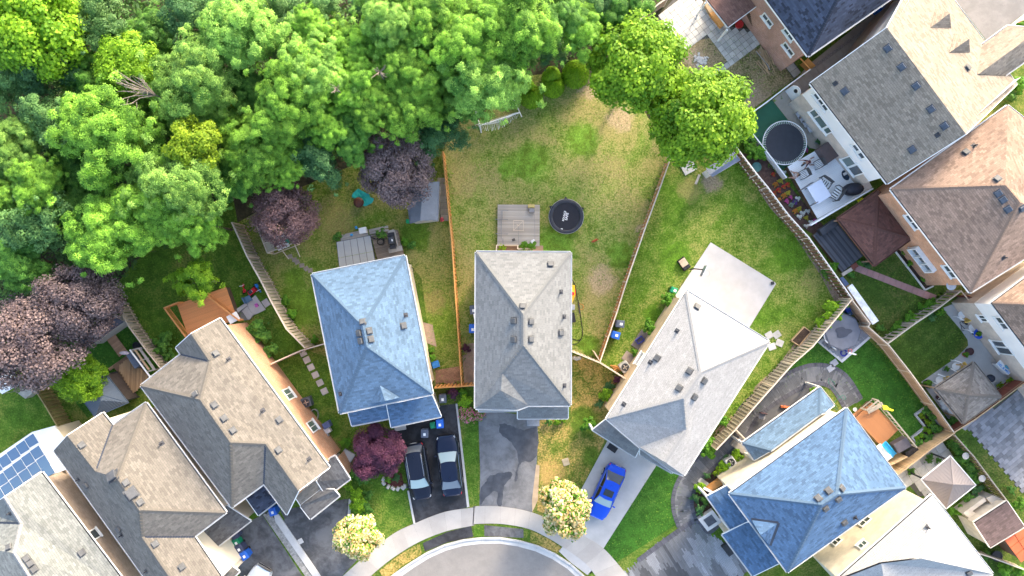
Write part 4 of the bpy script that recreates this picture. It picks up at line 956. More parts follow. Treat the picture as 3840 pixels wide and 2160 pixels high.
O, ax, ay = rect_of('Y6', (460,760), (680,610), (480,790), .2); plank_rect(bw, O, ax, ay, .22, MATS['deck_tan'], 2, name='step')
# stacked boards leaning by the fence, and the privacy frame
pf = thing('privacy_screen', 'weathered slatted wooden screen lying along the fence beside the diagonal deck', 'screen', pt('Y6',860,680))
for a, b, w, m in (((715,540), (955,860), .12, W_WHITE), ((780,545), (940,775), .16, W_TAN), ((830,525), (1010,780), .2, W_DECK), ((730,545), (860,515), .1, W_DECK), ((820,670), (940,640), .1, W_DECK), ((915,800), (1020,770), .1, W_DECK)):
    piece('slat', unit_box(m), pf, (pt('Y6',*a,1.5)+pt('Y6',*b,1.5))/2, ((pt('Y6',*a,1.5)-pt('Y6',*b,1.5)).length, w, .05), rz=math.atan2(-(b[1]-a[1]), b[0]-a[0]))
for a in ((725,560), (950,850), (1010,775), (835,530)): piece('post', unit_box(W_DECK), pf, pt('Y6',*a,1.45)-Vector((0, 0, .73)), (.1, .1, 1.45))
# white deck
wd, O, ax, ay = deck('large white deck with patio furniture behind the grey and cream house', 'Z1', (800,1449), (1790,880), (235,520), .75, mat('deck_white', (.84, .84, .83), .55, .03, 1, rnd=.02), 34)
O2, ax2, ay2 = rect_of('Z1', (235,530), (960,40), (1000,1400), .75)
railing(wd, pt('Z1',690,1560,1.7), pt('Z1',1800,905,1.7), .95, .75, W_WHITE, pitch=.13)
# rust deck of the blue right-hand house
rd, O, ax, ay = deck('rust-brown painted deck behind the bright blue-roofed house', 'S14', (640,1020), (400,770), (850,930), .8, mat('deck_rust', (.40, .175, .07), .6, .06, 1, rnd=.03), 20)
O, ax, ay = rect_of('S14', (370,740), (480,660), (400,790), .6); plank_rect(rd, O, ax, ay, .6, MATS['deck_rust'], 2, name='step')
railing(rd, pt('S14',612,608,1.7), pt('S14',960,1030,1.7), .9, .8, W_GREY, pitch=.4); railing(rd, pt('S14',505,695,1.7), pt('S14',612,608,1.7), .9, .8, W_GREY, pitch=.4)
for a, b in (((520,710), (650,640)),): piece('bench_board', unit_box(W_GREY), rd, (pt('S14',*a,1.2)+pt('S14',*b,1.2))/2, (1.4, .35, .05), rz=math.atan2(-(b[1]-a[1]), b[0]-a[0]))
O, ax, ay = rect_of('S14', (700,1175), (850,1090), (730,1200), 1.7)
for j in range(8): piece('skirt_board', unit_box(W_TAN), rd, pt('S14',710,1185,1.2).lerp(pt('S14',860,1110,1.2), (j+.5)/8)*1.0+Vector((0, 0, -.4)), (.2, .03, 1.5), rz=math.atan2(75, 150))
# dark deck beside the brown gazebo
kd, O, ax, ay = deck('dark charcoal plank deck beside the brown shingled gazebo', 'S9', (285,775), (20,440), (480,630), .45, mat('deck_charcoal', (.085, .085, .095), .75, .2, 1.2, rnd=.35), 17)
piece('step', unit_box(W_PALE), kd, pt('S9',330,770,.35), (1.0, .28, .1), rz=.55)
piece('step', unit_box(W_RED), kd, pt('S9',395,720,.4), (.55, .4, .12), rz=.55)

# ------------------------------------------------------------------ patios of slabs
def slab_grid(root, s, o, a, b, na, nb, poly=None, z=.035, m=SLABM, name='slab', skip=(), j=.012):
    O, A, B = pt(s, *o), pt(s, *a), pt(s, *b); ax = (A-O)/na; ay = (B-O)/nb; u = unit_box(m)
    for i in range(na):
        for k2 in range(nb):
            c = O+ax*(i+.5)+ay*(k2+.5)
            if poly and not inside(c, poly): continue
            if (i, k2) in skip: continue
            piece(name, u, root, c+Vector((0, 0, z-.03+h01(i, k2, s)*.008)), (ax.length-j*2, ay.length-j*2, .06), rz=math.atan2(ax.y, ax.x)+(h01(s, k2, i)-.5)*.02)
pp = pts('X1', [(540,-60), (900,20), (1240,345), (1560,390), (1700,400), (1790,470), (1700,535), (1370,740), (1010,1000), (990,960), (1200,780), (985,490), (830,520), (590,690), (280,250)])
ps = structure('slab_patio', MB().sheet(pp, .016), JOINT)
slab_grid(ps, 'X1', (300,200), (1100,-400), (1000,1130), 14, 16, pp)
pp2 = pts('X1', [(1700,540), (1790,470), (2150,920), (2060,1030), (1980,920)]); p2 = structure('slab_path', MB().sheet(pp2, .016), JOINT)
slab_grid(p2, 'X1', (1700,540), (1790,470), (2060,1010), 1, 7, None)
pp3 = pts('S16', [(770,480), (1150,250), (1270,330), (1010,560), (1120,700), (980,730)]); p3 = structure('slab_patio', MB().sheet(pp3, .016), JOINT)
slab_grid(p3, 'S16', (740,500), (1180,220), (1100,960), 6, 6, pts('S16', [(760,470), (1180,230), (1300,330), (1050,560), (1110,740), (980,730)]))
pp4 = pts('S4', [(650,480), (1380,10), (1440,40), (700,560)]); p4 = structure('side_passage', MB().sheet(pts('S4', [(520,610), (640,470), (1300,-60), (1500,-60), (660,600), (620,680)]), .015), mat('passage_concrete', (.36, .32, .27), .9, .12, 1, fine=.1, worldpos=True))
slab_grid(p4, 'S4', (500,620), (1500,-60), (620,700), 22, 2, pts('S4', [(520,610), (640,470), (1300,-60), (1520,-60), (660,610), (620,680)]), m=mat('passage_slab', (.40, .36, .31), .9, .12, 1, rnd=.1, worldpos=True))
st1 = mat('pebble_strip', (.30, .275, .25), .9, .35, 12, worldpos=True)
structure('gravel_strip', MB().sheet(pts('S4', [(660,485), (1330,0), (1360,0), (680,500)]), .075), st1)
# turf and concrete of the white-deck yard
structure('artificial_turf', MB().sheet(pts('Z7', [(120,710), (540,385), (840,760), (1120,1110), (690,1449), (600,1380)]), .02), mat('turf_teal', (.035, .13, .075), .85, .12, .8, fine=.15, bscale=60, worldpos=True))
structure('patio', MB().sheet(pts('Z7', [(545,380), (830,160), (1060,300), (1330,560), (1600,1100), (1500,1200), (1110,1105), (830,745)]), .024), mat('patio_tan', (.40, .345, .28), .85, .1, .8, fine=.06, worldpos=True))
# concrete yard with the yellow and white chairs
structure('patio', MB().sheet(pts('S9', [(1190,1100), (1345,1040), (1932,1390)])+pts('S14', [(1932,380), (1400,880), (1250,780), (1000,440), (1330,210), (1425,110), (1420,60), (1360,-30)]), .02), mat('patio_grey', (.40, .395, .38), .85, .06, .7, fine=.05, worldpos=True))
mb = MB(); mb.prism(pts('Z8', [(1075,650), (1235,600), (1390,850), (1250,880)]), 0, .3); structure('door_step', mb, MATS['patio_grey'])
# trampoline pad, paver path of pink slabs
mb = MB(); mb.prism(pts('S14', [(60,80), (130,20), (420,-100), (560,20), (280,265)]), 0, .12); pad = structure('trampoline_pad', mb, mat('pad_white', (.62, .62, .62), .7, .05))
slab_grid(pad, 'S14', (85,90), (380,-160), (275,235), 7, 5, pts('S14', [(80,80), (350,-140), (520,20), (280,240)]), z=.15, m=mat('pad_slab', (.26, .27, .30), .8, .1, rnd=.08))
pk = structure('path', MB().sheet(pts('S9', [(390,760), (430,715), (1145,985), (1120,1020), (1040,1005)]), .02), mat('path_rose', (.36, .19, .17), .85, .1, 1, worldpos=True))
slab_grid(pk, 'S9', (385,755), (1050,1015), (430,712), 13, 1, None, z=.045, m=mat('path_rose_slab', (.43, .235, .21), .85, .08, 1, rnd=.06, worldpos=True))
# grey cobble drive on the right edge
cob = mat('cobble', (.215, .215, .225), .85, .15, 1.2, rnd=.28, worldpos=True)
cp = pts('S14', [(1420,850), (1700,640), (2150,300), (2150,1760), (2080,1700), (1932,1450)]); cd = structure('cobble_drive', MB().sheet(cp, .014), JOINT)
O = pt('S14',1420,850); e1 = (pt('S14',1932,1449)-O).normalized(); e2 = Vector((-e1.y, e1.x, 0)); cells = []
for i in range(-2, 60):
    for j in range(-8, 40):
        w = .46; c = O+e1*(i*.34+.17)+e2*(j*w+(.2 if i % 2 else 0)+.1)
        if inside(c, cp) and abs(c.x) < 44.5 and c.y > -26: cells.append(c)
cells.sort(key=lambda c: c.x**2+c.y**2); rest = MB()
for n, c in enumerate(cells):
    if n < 300: piece('cobble', unit_box(cob), cd, c+Vector((0, 0, .02)), (.33, .45, .05), rz=math.atan2(e1.y, e1.x))
    else: rest.box(c+Vector((0, 0, .02)), (.33, .45, .05), math.atan2(e1.y, e1.x), tone=h01(n))
if rest.f: part('cobbles', rest, mat('cobble_far', (.215, .215, .225), .85, .15, 1.2, tone=(.72, 1.28), worldpos=True), cd, kind='stuff')

# camouflage-patterned plank pavers: front drive and the curving walk of the bright blue house
PAV = mat('plank_paver', (.175, .18, .19), .8, .05, 1, tone=(.35, 1.75), worldpos=True); PAVD = mat('soldier_paver', (.085, .085, .10), .8, .12, 1, tone=(.85, 1.2), worldpos=True)
def camo(root, poly, d, L=.62, w=.12, z=.03, seed=0):
    d = d.normalized(); n_ = Vector((-d.y, d.x, 0)); c0 = sum(poly, Vector())/len(poly); mb = MB(); R_ = max((p-c0).length for p in poly)
    for j in range(int(-R_/w)-1, int(R_/w)+2):
        for i in range(int(-R_/L)-1, int(R_/L)+2):
            c = c0+d*((i+h01(seed, j)*.9)*L)+n_*(j*w)
            if abs(c.x) > 46 or c.y < -28: continue
            if not inside(c, poly): continue
            v = noise.noise(Vector((c.dot(d)*.22+seed*7.3, c.dot(n_)*.75, seed*3.1)))*.5+noise.noise(Vector((c.dot(d)*.5, c.dot(n_)*1.6, 5+seed)))*.18
            tone = (.12 if v < -.16 else (.36 if v < .07 else (.62 if v < .22 else .95))) if seed == 1 else (.27 if v < .12 else (.40 if v < .27 else .72))
            mb.box(c+Vector((0, 0, z-.02)), (L-.012, w-.01, .04), math.atan2(d.y, d.x), tone=min(1, max(0, tone+(h01(i, j, seed)-.5)*.10)))
    part('plank_pavers', mb, PAV, root, kind='stuff')
dp = pts('S15', [(-230,1300), (10,1105), (265,945), (375,1045), (590,1200), (740,1400), (620,1490), (500,1600), (-300,1700), (-420,1480)])
pd_ = structure('paver_drive', MB().sheet(dp, .012), JOINT); camo(pd_, dp, pt('S15',540,1400)-pt('S15',260,950), seed=1)
wl1 = smooth(pts('S15', [(190,975), (150,860), (145,730), (200,590), (330,440), (480,300), (640,150)])+pts('S13', [(760,700), (1000,520), (1220,400), (1400,370), (1560,440), (1690,640)]), 4)
def border(root, P, w0, w1, step=.12, z=.04):
    Q = resample(P, step); a, b = offs(Q, w0), offs(Q, w1); mb = MB()
    for i in range(len(Q)-1): mb.prism([a[i], a[i+1]*.9+a[i]*.1, b[i+1]*.9+b[i]*.1, b[i]], 0, z, tone=h01(i, w0))
    part('border_pavers', mb, PAVD, root, kind='stuff')
wa, wb = offs(wl1, .62), offs(wl1, -.62); wpoly = wa+wb[::-1]
wk = structure('paver_walk', MB().sheet(offs(wl1, .9)+offs(wl1, -.9)[::-1], .024), mat('paver_bed', (.17, .172, .18), .85, .1))
for i in range(0, len(wl1)-4, 4):
    q = offs(wl1[i:i+5], .62)+offs(wl1[i:i+5], -.62)[::-1]; camo(wk, q, Vector((-(wl1[i+4]-wl1[i]).y, (wl1[i+4]-wl1[i]).x, 0)), L=.5, seed=2)
border(wk, wl1, .62, .95); border(wk, wl1, -.95, -.62)
border(pd_, smooth(pts('S15', [(-260,1310), (10,1110), (262,950), (375,1048), (470,980)]), 4), -.2, .2)
# dark flagging along the lean-to
structure('path', MB().sheet(pts('S13', [(640,860), (1240,440), (1390,490), (1240,600), (690,995)]), .0135), mat('flag_dark', (.10, .10, .105), .85, .15, 1, worldpos=True))
# ------------------------------------------------------------------ trees and shrubs
def rand_dir(rg, zmin=-1):
    while True:
        z = rg.uniform(zmin, 1); a = rg.uniform(0, 2*math.pi); r = math.sqrt(1-z*z); return Vector((r*math.cos(a), r*math.sin(a), z))
def leaf_cloud(seed, style='leafy', nl=46, per=150, leaf=.075, lump=(.24, .36), squash=.9, zmin=-.7, spread=.70, aspect=.6, core=.45, flower=0, dense=0):
    """a crown of unit radius: many leaf faces grouped on overlapping boughs, with gaps between; faces carry a random tone"""
    rg = random.Random(seed); V = []; Fc = []; T = []; MI = []
    lumps = []
    asym = [rg.uniform(.94, 1.05) if dense else rg.uniform(.82, 1.12) for _ in range(7)]
    nb = max(6, nl//4) if not dense else nl//2
    for i in range(nb):          # boughs at uneven reach, each carrying several leaf clumps
        z = 1-(1-zmin)*(i+.5)/nb; a = i*2.39996+rg.uniform(-.6, .6); r = math.sqrt(max(0, 1-z*z)); d = Vector((r*math.cos(a), r*math.sin(a), z))
        bc = d*spread*(rg.uniform(.86, 1.06) if dense else rg.uniform(.62, 1.10))*asym[int((a % (2*math.pi))/(2*math.pi)*7) % 7]; br = rg.uniform(.10, .2) if dense else rg.uniform(.24, .40); lt = rg.random()
        for q in range(nl//nb+1): lumps.append((bc+rand_dir(rg, -.5)*br*rg.uniform(.6, 1.), rg.uniform(*lump)*(.8 if dense else .6), .5*lt+.5*rg.random()))
        for q in range(0 if dense else 2): lumps.append((bc+(d+rand_dir(rg)*.8)*br*rg.uniform(.9, 1.25), rg.uniform(.06, .11), .4+.6*rg.random()))
    for i in range(int(nl*(core+.35*dense))): lumps.append((rand_dir(rg, -.8)*rg.uniform(.05, .5), rg.uniform(*lump), rg.random()))
    for c, lr, lt in lumps:
        out = c.normalized() if c.length > .05 else Vector((0, 0, 1))
        for j in range(per if lr > .12 else per//5):
            d = rand_dir(rg)
            if d.dot(out) < -.35 and rg.random() < .8: continue
            p = c+d*lr*rg.uniform(.62, 1.08)
            n = (d*.7+out*.35+Vector((0, 0, .55))+rand_dir(rg)*.55).normalized()
            t1 = n.cross(rand_dir(rg))
            if t1.length < .05: continue
            t1.normalize(); t2 = n.cross(t1); tone = min(1, max(0, .50*lt+.60*rg.random()**1.5-.05))
            fl = 1 if flower and rg.random() < flower and n.z > 0 and d.dot(out) > -.1 else 0
            if style == 'star' and not fl:
                m = rg.randint(5, 7); a0 = rg.uniform(0, 6.28)
                for q in range(m):
                    a = a0+2*math.pi*q/m+rg.uniform(-.25, .25); u = t1*math.cos(a)+t2*math.sin(a); w = n.cross(u); L = leaf*rg.uniform(.8, 1.25); dr = n*(-.25*L)
                    i0 = len(V); V += [p+u*L*.12, p+u*L*.6+w*L*aspect*.28+dr*.3, p+u*L+dr, p+u*L*.6-w*L*aspect*.28+dr*.3]; Fc.append((i0, i0+1, i0+2, i0+3)); T.append(min(1, tone+rg.uniform(-.08, .08))); MI.append(0)
            else:
                L = leaf*rg.uniform(.7, 1.25)*(1.25 if fl else 1); i0 = len(V); W = L*aspect
                V += [p-t1*L*.5, p+t2*W*.5-n*L*.08, p+t1*L*.5-n*L*.15, p-t2*W*.5-n*L*.08]; Fc.append((i0, i0+1, i0+2, i0+3)); T.append(tone); MI.append(fl)
    q = sorted(math.hypot(v.x, v.y) for v in V); k = 1/q[int(len(q)*.96)]     # crown edge at unit radius
    return [(v.x*k, v.y*k, v.z*k*squash) for v in V], Fc, T, MI
CROWN = {}
def crown_mesh(key, variant, mats, **kw):
    k = (key, variant)
    if k not in CROWN:
        V, Fc, T, MI = leaf_cloud(sum(map(ord, key))+variant*31, **kw)
        me = bpy.data.meshes.new('crown'); me.from_pydata(V, [], Fc); at = me.attributes.new('tone', 'FLOAT', 'FACE'); at.data.foreach_set('value', T)
        for m in mats: me.materials.append(m)
        if any(MI): me.polygons.foreach_set('material_index', MI)
        me.update(); CROWN[k] = me
    return CROWN[k]
L_ASH = leaf_mat('leaf_ash', (.026, .125, .008), (.36, .66, .07)); L_ASHP = leaf_mat('leaf_ash_pale', (.038, .150, .016), (.43, .70, .13))
L_MID = leaf_mat('leaf_mid', (.024, .105, .014), (.19, .42, .055)); L_LIME = leaf_mat('leaf_lime', (.075, .21, .008), (.37, .60, .03), .4)
L_GREYG = leaf_mat('leaf_grey_green', (.036, .12, .030), (.21, .39, .11)); L_TEAL = leaf_mat('leaf_teal', (.030, .105, .034), (.12, .27, .085))
L_YEL = leaf_mat('leaf_yellow', (.10, .22, .008), (.42, .56, .025), .4); L_PLUM = leaf_mat('leaf_plum', (.050, .034, .042), (.31, .225, .21), .18)
L_PLUMR = leaf_mat('leaf_plum_red', (.06, .030, .036), (.36, .21, .19), .2)
L_JAP = leaf_mat('leaf_burgundy', (.055, .012, .035), (.17, .055, .095), .25); L_CEDAR = leaf_mat('leaf_cedar', (.11, .27, .008), (.28, .50, .02), .25)
L_FLOW = leaf_mat('petal_cream', (.50, .27, .02), (.95, .86, .54), .25); L_SHRUB = leaf_mat('leaf_shrub', (.050, .17, .010), (.19, .42, .03), .35)
BARK = mat('bark', (.12, .095, .07), .95, .3, 4, bump=.6, bscale=20); BARKG = mat('bark_grey', (.21, .18, .155), .9, .2, 4)
KINDS = {
 'ash': ([L_ASH], dict(style='star', nl=84, per=80, leaf=.062, lump=(.22, .34))), 'pale': ([L_ASHP], dict(style='star', nl=84, per=84, leaf=.058, lump=(.20, .31))),
 'mid': ([L_MID], dict(style='star', nl=76, per=72, leaf=.062, lump=(.22, .34))), 'lime': ([L_LIME], dict(dense=1, nl=92, per=150, leaf=.062, lump=(.2, .3), aspect=.8)),
 'grey': ([L_GREYG], dict(nl=60, per=200, leaf=.06, lump=(.2, .32), aspect=.5)), 'teal': ([L_TEAL], dict(nl=60, per=200, leaf=.06, lump=(.2, .32), aspect=.5)),
 'yellow': ([L_YEL], dict(dense=1, nl=44, per=120, leaf=.09, lump=(.2, .3), aspect=.6)), 'plum': ([L_PLUM], dict(dense=1, nl=84, per=190, leaf=.045, lump=(.2, .3), aspect=.75, spread=.72)),
 'plumr': ([L_PLUMR], dict(dense=1, nl=84, per=190, leaf=.045, lump=(.2, .3), aspect=.75, spread=.72)),
 'jap': ([L_JAP], dict(dense=1, style='star', nl=44, per=30, leaf=.12, lump=(.2, .34), squash=.7)), 'lilac': ([L_SHRUB, L_FLOW], dict(dense=1, nl=60, per=130, leaf=.08, lump=(.2, .32), aspect=.75, flower=.62)),
 'sparse': ([L_LIME], dict(style='star', nl=34, per=34, leaf=.13, lump=(.2, .34), core=.1))}
NVAR = {'ash': 3, 'pale': 2, 'mid': 2}
TRUNK = {}
def trunk_mesh(seed, m):
    k = (seed, m.name)
    if k not in TRUNK:
        rg = random.Random(seed); b = MB(); b.tube([(0, 0, -.05), (.01, .01, .25), (.02, -.01, .55), (0, 0, .8)], [.055, .042, .034, .02], 8)
        for i in range(6):
            a = i*1.05+rg.uniform(-.3, .3); z = rg.uniform(.38, .7); e = Vector((math.cos(a)*.3, math.sin(a)*.3, z+rg.uniform(.12, .28))); s = Vector((0, 0, z))
            b.tube([s, s.lerp(e, .5)+Vector((0, 0, .05)), e], [.022, .015, .006], 6)
        b.smooth = True; TRUNK[k] = b.mesh('trunk', m)
    return TRUNK[k]
tree_n = 0
def tree(u, v, rpx, zc, kind, label, name='tree', group=None, s='D', sq=None, bark=BARK):
    global tree_n; tree_n += 1
    c = pt(s, u, v, zc); r = rpx*(H-zc)/1717.0*(1.06 if group else 1); mats, kw = KINDS[kind]
    t = thing(name, label, 'tree', (c.x, c.y, 0), group, local=True, rz=h01('r', u, v)*6.28)
    var = tree_n % NVAR.get(kind, 1); o = link_mesh('crown', crown_mesh(kind, var, mats, **kw), t); o.location = (0, 0, zc); k = 1.0
    o.scale = (r*k*(.95+.1*h01(u)), r*k*(.95+.1*h01(v)), r*k*(sq or .95)); o.rotation_euler = (0, 0, h01(u, v)*6.28)
    tk = link_mesh('trunk', trunk_mesh(tree_n % 3, bark), t); tk.scale = (r*1.1, r*1.1, zc*1.05)
    return t
WOODS = 'trees of the wood behind the gardens'
for row in [
 (85,62,118,9,'lime','large yellow-green large-leaved tree in the top left corner'), (255,35,72,8,'grey','grey-green shaded tree at the top edge beside the corner lime-green tree'),
 (268,110,58,7,'grey','small greyish tree just right of the corner lime-green tree'), (375,95,66,6.5,'mid','dark shaded tree between the top edge and the tree with dead branches'),
 (328,165,72,8,'lime','lime tree with a fan of bare dead branches on its lower side'), (492,205,98,8.5,'pale','pale star-leaved tree right of the tree with dead branches'),
 (612,82,98,9,'pale','broad pale tree near the top edge, a third of the way across'), (470,40,66,7,'teal','bluish tree at the top edge left of the broad pale tree'),
 (545,25,62,7.5,'grey','grey-green tree on the top edge above the broad pale tree'), (706,25,72,8,'grey','silvery tree on the top edge right of the broad pale tree'),
 (640,225,66,6.5,'mid','shaded dark tree below the broad pale tree'), (783,75,52,8.5,'ash','narrow bright tree near the top with dark gaps on both sides'),
 (722,120,58,6.5,'grey','dull green tree filling in left of the narrow bright tree'), (805,20,58,7.5,'grey','shadowed tree on the top edge left of the dark clearing'),
 (848,105,58,6.5,'ash','small lime-tinged tree below the dark clearing'), (905,135,72,7.5,'ash','yellowish-green tree right of the small lime-tinged tree'),
 (985,55,82,9,'pale','tall pale tree at the top, right of the dark clearing'), (930,20,48,7,'teal','dark bluish tree on the top edge at the right of the clearing'),
 (1075,35,92,9,'ash','bright tree on the top edge left of the middle of the picture'), (1180,100,92,9,'ash','large bright tree above the tree that overhangs the goal'),
 (1015,140,72,8,'ash','bright tree in the second row, below the tall pale tree'), (1212,196,98,7.5,'pale','large pale tree overhanging the white football goal'),
 (1040,182,76,8,'ash','bright tree two crowns left of the tree over the goal'), (1110,172,56,7,'mid','darker tree directly left of the tree over the goal'),
 (952,272,76,7.5,'ash','bright green tree above the right-hand purple plum, left of centre'), (1040,258,84,7,'ash','bright green tree directly above the dark teal bush by the orange fence'),
 (892,215,70,8,'ash','light tree in the third row midway along the wood'), (790,178,78,9,'pale','pale tree crown in the middle of the wood'),
 (748,228,88,9,'ash','large yellowish-green tree in the middle of the wood'), (708,290,84,8.5,'ash','large light tree below the middle of the wood'),
 (830,312,62,7.5,'ash','light tree with bright upper boughs above the grey-green yard tree'), (888,345,62,6.5,'mid','leafy tree left of the right-hand purple plum top'),
 (645,388,78,7.5,'ash','light tree at the wood edge above the left purple plum'), (722,412,62,6.5,'ash','leafy tree reaching over the lawn above the left purple plum'),
 (802,392,76,6,'teal','dark bluish-green tree between the two purple plums'), (1102,332,66,4.5,'teal','dark teal bushy tree above the end of the orange fence'),
 (262,345,122,9,'ash','very large feathery tree in the left half of the wood'), (130,300,78,8,'grey','soft grey-green tree left of the very large feathery tree'),
 (35,372,76,8,'pale','pale tree at the left edge beside the very large feathery tree'), (488,366,66,9.5,'yellow','golden-yellow bush-like tree inside the wood'),
 (462,462,108,8.5,'pale','large pale tree at the wood edge above the long weathered fence'), (92,462,68,8.5,'ash','bright tree near the left edge below the pale edge tree'),
 (283,590,112,7.5,'ash','big bright round tree standing forward of the wood by the purple tree'), (405,528,92,7.5,'ash','bright tree right of the big round one at the lawn edge'),
 (500,560,62,6,'ash','leafy tree at the lawn edge near the top of the long weathered fence'), (90,560,88,7.5,'grey','grey-green feathery tree at the left edge above the purple tree'),
 (55,655,72,6.5,'mid','dark leafy tree at the left edge just above the purple tree'), (8,492,56,8,'ash','lime tree cut by the left edge half way down'),
 (122,158,82,7.5,'teal','bluish tree below the corner lime-green tree'), (30,208,76,7.5,'grey','dull green tree at the left edge below the corner tree'),
 (215,196,64,6.5,'mid','dark green tree left of the tree with dead branches'), (545,310,70,6.5,'ash','star-leaved tree right of the golden-yellow one'),
 (610,300,40,5,'yellow','small yellow-tinged tree in a dark gap of the wood'), (1312,55,104,9,'ash','large bright tree on the top edge right of the middle'),
 (1238,35,72,8,'pale','pale tree on the top edge at the middle of the picture'), (1400,40,76,8,'mid','shaded tree at the top edge left of the fenced patio'),
 (1452,66,64,7.5,'ash','bright tree right above the round clipped cedar'), (1330,112,54,7,'mid','dark tree above the pair of conical cedars'),
 (1262,110,62,8,'ash','bright tree between the goal tree and the top edge'), (1558,22,72,6.5,'mid','dark tree on the top edge beside the slab patio fence'),
 (1490,12,62,7,'grey','dull green tree at the top edge left of the slab patio fence'), (180,420,62,6,'mid','shaded tree below the very large feathery tree, left side'),
 (205,520,70,6,'mid','dark tree behind the big bright round tree'), (590,440,60,6,'mid','leafy tree left of the one above the left purple plum'),
 (40,110,60,6.5,'mid','shaded tree under the corner lime-green tree at the left edge'), (415,285,52,5,'mid','dark tree right of the very large feathery tree'),
 (1145,255,52,5.5,'mid','low dark tree at the wood edge left of the goal'), (1270,228,38,5,'ash','low leafy tree at the goal mouth right of the pale overhanging tree'), (1385,128,38,4.5,'teal','low dark tree behind the conical cedars')]:
    tree(*row[:5], row[5], group=WOODS)
tree(1600,165,122,6.5,'lime','rounded yellow-green maple above the parched lawn', 'maple_tree')
tree(1763,300,124,6.0,'lime','rounded yellow-green maple beside the green turf yard', 'maple_tree')
tree(722,535,86,4.0,'plumr','reddish purple plum tree over the greenhouse frame', 'plum_tree')
tree(1000,420,92,4.3,'plum','dark purple plum tree beside the grey shed', 'plum_tree')
tree(80,866,118,6.0,'plum','big purple plum tree at the left edge', 'plum_tree')
tree(200,758,100,6.0,'plum','purple plum tree leaning over the dark shed', 'plum_tree')
tree(948,1138,66,2.4,'jap','low burgundy Japanese maple beside the black car', 'maple_tree')
tree(205,952,56,3.4,'lime','small bright lime tree beside the slate gazebo', 'small_tree')
tree(486,706,60,4.6,'sparse','airy light green small tree beside the orange deck', 'small_tree', bark=BARKG)
tree(1420,1278,68,3.2,'lilac','cream flowering round street tree beside the blue car', 'flowering_tree')
tree(895,1350,56,3.0,'lilac','cream flowering street tree left of the kerb bend', 'flowering_tree')
# dead fan of branches
fb = MB(); rg = random.Random(3); base = pt('S1',1130,690,9.6)
for i in range(16):
    a = pt('S1', 790+rg.uniform(0, 260), 520+rg.uniform(0, 260), 11.6+rg.uniform(-.8, .8)); q = base.lerp(a, .5)+Vector((0, 0, .4)); fb.tube([base, q, a], [.05, .03, .012], 5)
    for j in range(3): w = base.lerp(a, rg.uniform(.45, .9)); fb.tube([w, w+(a-base)*.22+rand_dir(rg)*.5], [.02, .008], 4)
fb.tube([Vector((base.x+.6, base.y-.3, 0)), base], [.14, .06], 6)
single('dead_tree', fb, BARKG, 'fan of bare grey dead branches among the lime foliage', 'dead tree', (base.x, base.y, 0))
for (x, y, sx, sy, l) in ((1010,520,70,50,'small grey dead twigs in the crowns above the right-hand plum'), (700,640,50,45,'reddish dead twigs between two bright crowns in the wood')):
    fb = MB(); base = pt('S2', x, y, 10)
    for i in range(14): a = pt('S2', x+rg.uniform(-sx, sx), y+rg.uniform(-sy, sy), 11.3+rg.uniform(-.5, 1)); fb.tube([base, base.lerp(a, .5)+rand_dir(rg)*.15, a], [.035, .022, .01], 4)
    fb.tube([Vector((base.x, base.y, 0)), base], [.1, .04], 6); single('dead_tree', fb, BARKG, l, 'dead tree', (base.x, base.y, 0))
# shrubs
def shrub(s, x, y, r, label, kind='shrub', z=None, cat='shrub', name='shrub', group=None, base=0.0, sq=.85, flower=None):
    mats = {'shrub': [L_SHRUB], 'lime': [L_LIME], 'dark': [L_TEAL], 'mid': [L_MID], 'yellow': [L_YEL], 'cedar': [L_CEDAR], 'rose': [L_SHRUB, leaf_mat('petal_pink', (.55, .10, .20), (.75, .28, .38), .2)], 'smoke': [L_JAP]}[kind]
    zc = z if z is not None else r*.8; c = pt(s, x, y, zc+base)
    me = crown_mesh('sh_'+kind, int(h01(x, y)*2), mats, nl=22, per=70, leaf=.19, lump=(.26, .4), aspect=.6, zmin=-.2, squash=1.0, flower=.4 if kind == 'rose' else 0)
    o = link_mesh(name, me); o.location = (c.x, c.y, zc+base); o.scale = (r, r, r*sq); o.rotation_euler = (0, 0, h01(x, y, 3)*6.28); BASE[o] = Vector((c.x, c.y, 0))
    o['label'] = label; o['category'] = cat
    if group: o['group'] = group
    return o
def cedar(s, x, y, r, h, label, n=1):
    c = pt(s, x, y, h*.45); V = []; Fc = []; T = []; rg = random.Random(int(x+y))
    for i in range(2600):
        z = rg.random()**.8; rr = r*(1-z**2.2)**.6*rg.uniform(.86, 1.05); a = rg.uniform(0, 6.28); p = Vector((rr*math.cos(a), rr*math.sin(a), z*h)); n_ = (Vector((math.cos(a), math.sin(a), .45))+rand_dir(rg)*.4).normalized()
        t1 = n_.cross(Vector((0, 0, 1))).normalized(); t2 = n_.cross(t1); L = .16*rg.uniform(.7, 1.2); i0 = len(V)
        V += [p-t2*L, p+t1*L*.35, p+t2*L*.6+n_*.03, p-t1*L*.35]; Fc.append((i0, i0+1, i0+2, i0+3)); T.append(rg.random())
    me = bpy.data.meshes.new('cedar'); me.from_pydata([v[:] for v in V], [], Fc); at = me.attributes.new('tone', 'FLOAT', 'FACE'); at.data.foreach_set('value', T); me.materials.append(L_CEDAR)
    t = thing('cedar_shrub', label, 'shrub', (c.x, c.y, 0), 'clipped cedars at the end of the parched lawn', local=True); link_mesh('foliage', me, t)
    k = MB(); k.tube([(0, 0, 0), (0, 0, h*.8)], [.08, .02], 6); part('trunk', k, BARK, t)
cedar('S3', 372, 690, .95, 1.6, 'conical clipped cedar nearest the football goal, lower of its pair'); cedar('S3', 345, 630, .62, 2.3, 'slim cedar tip just above the cedar nearest the goal')
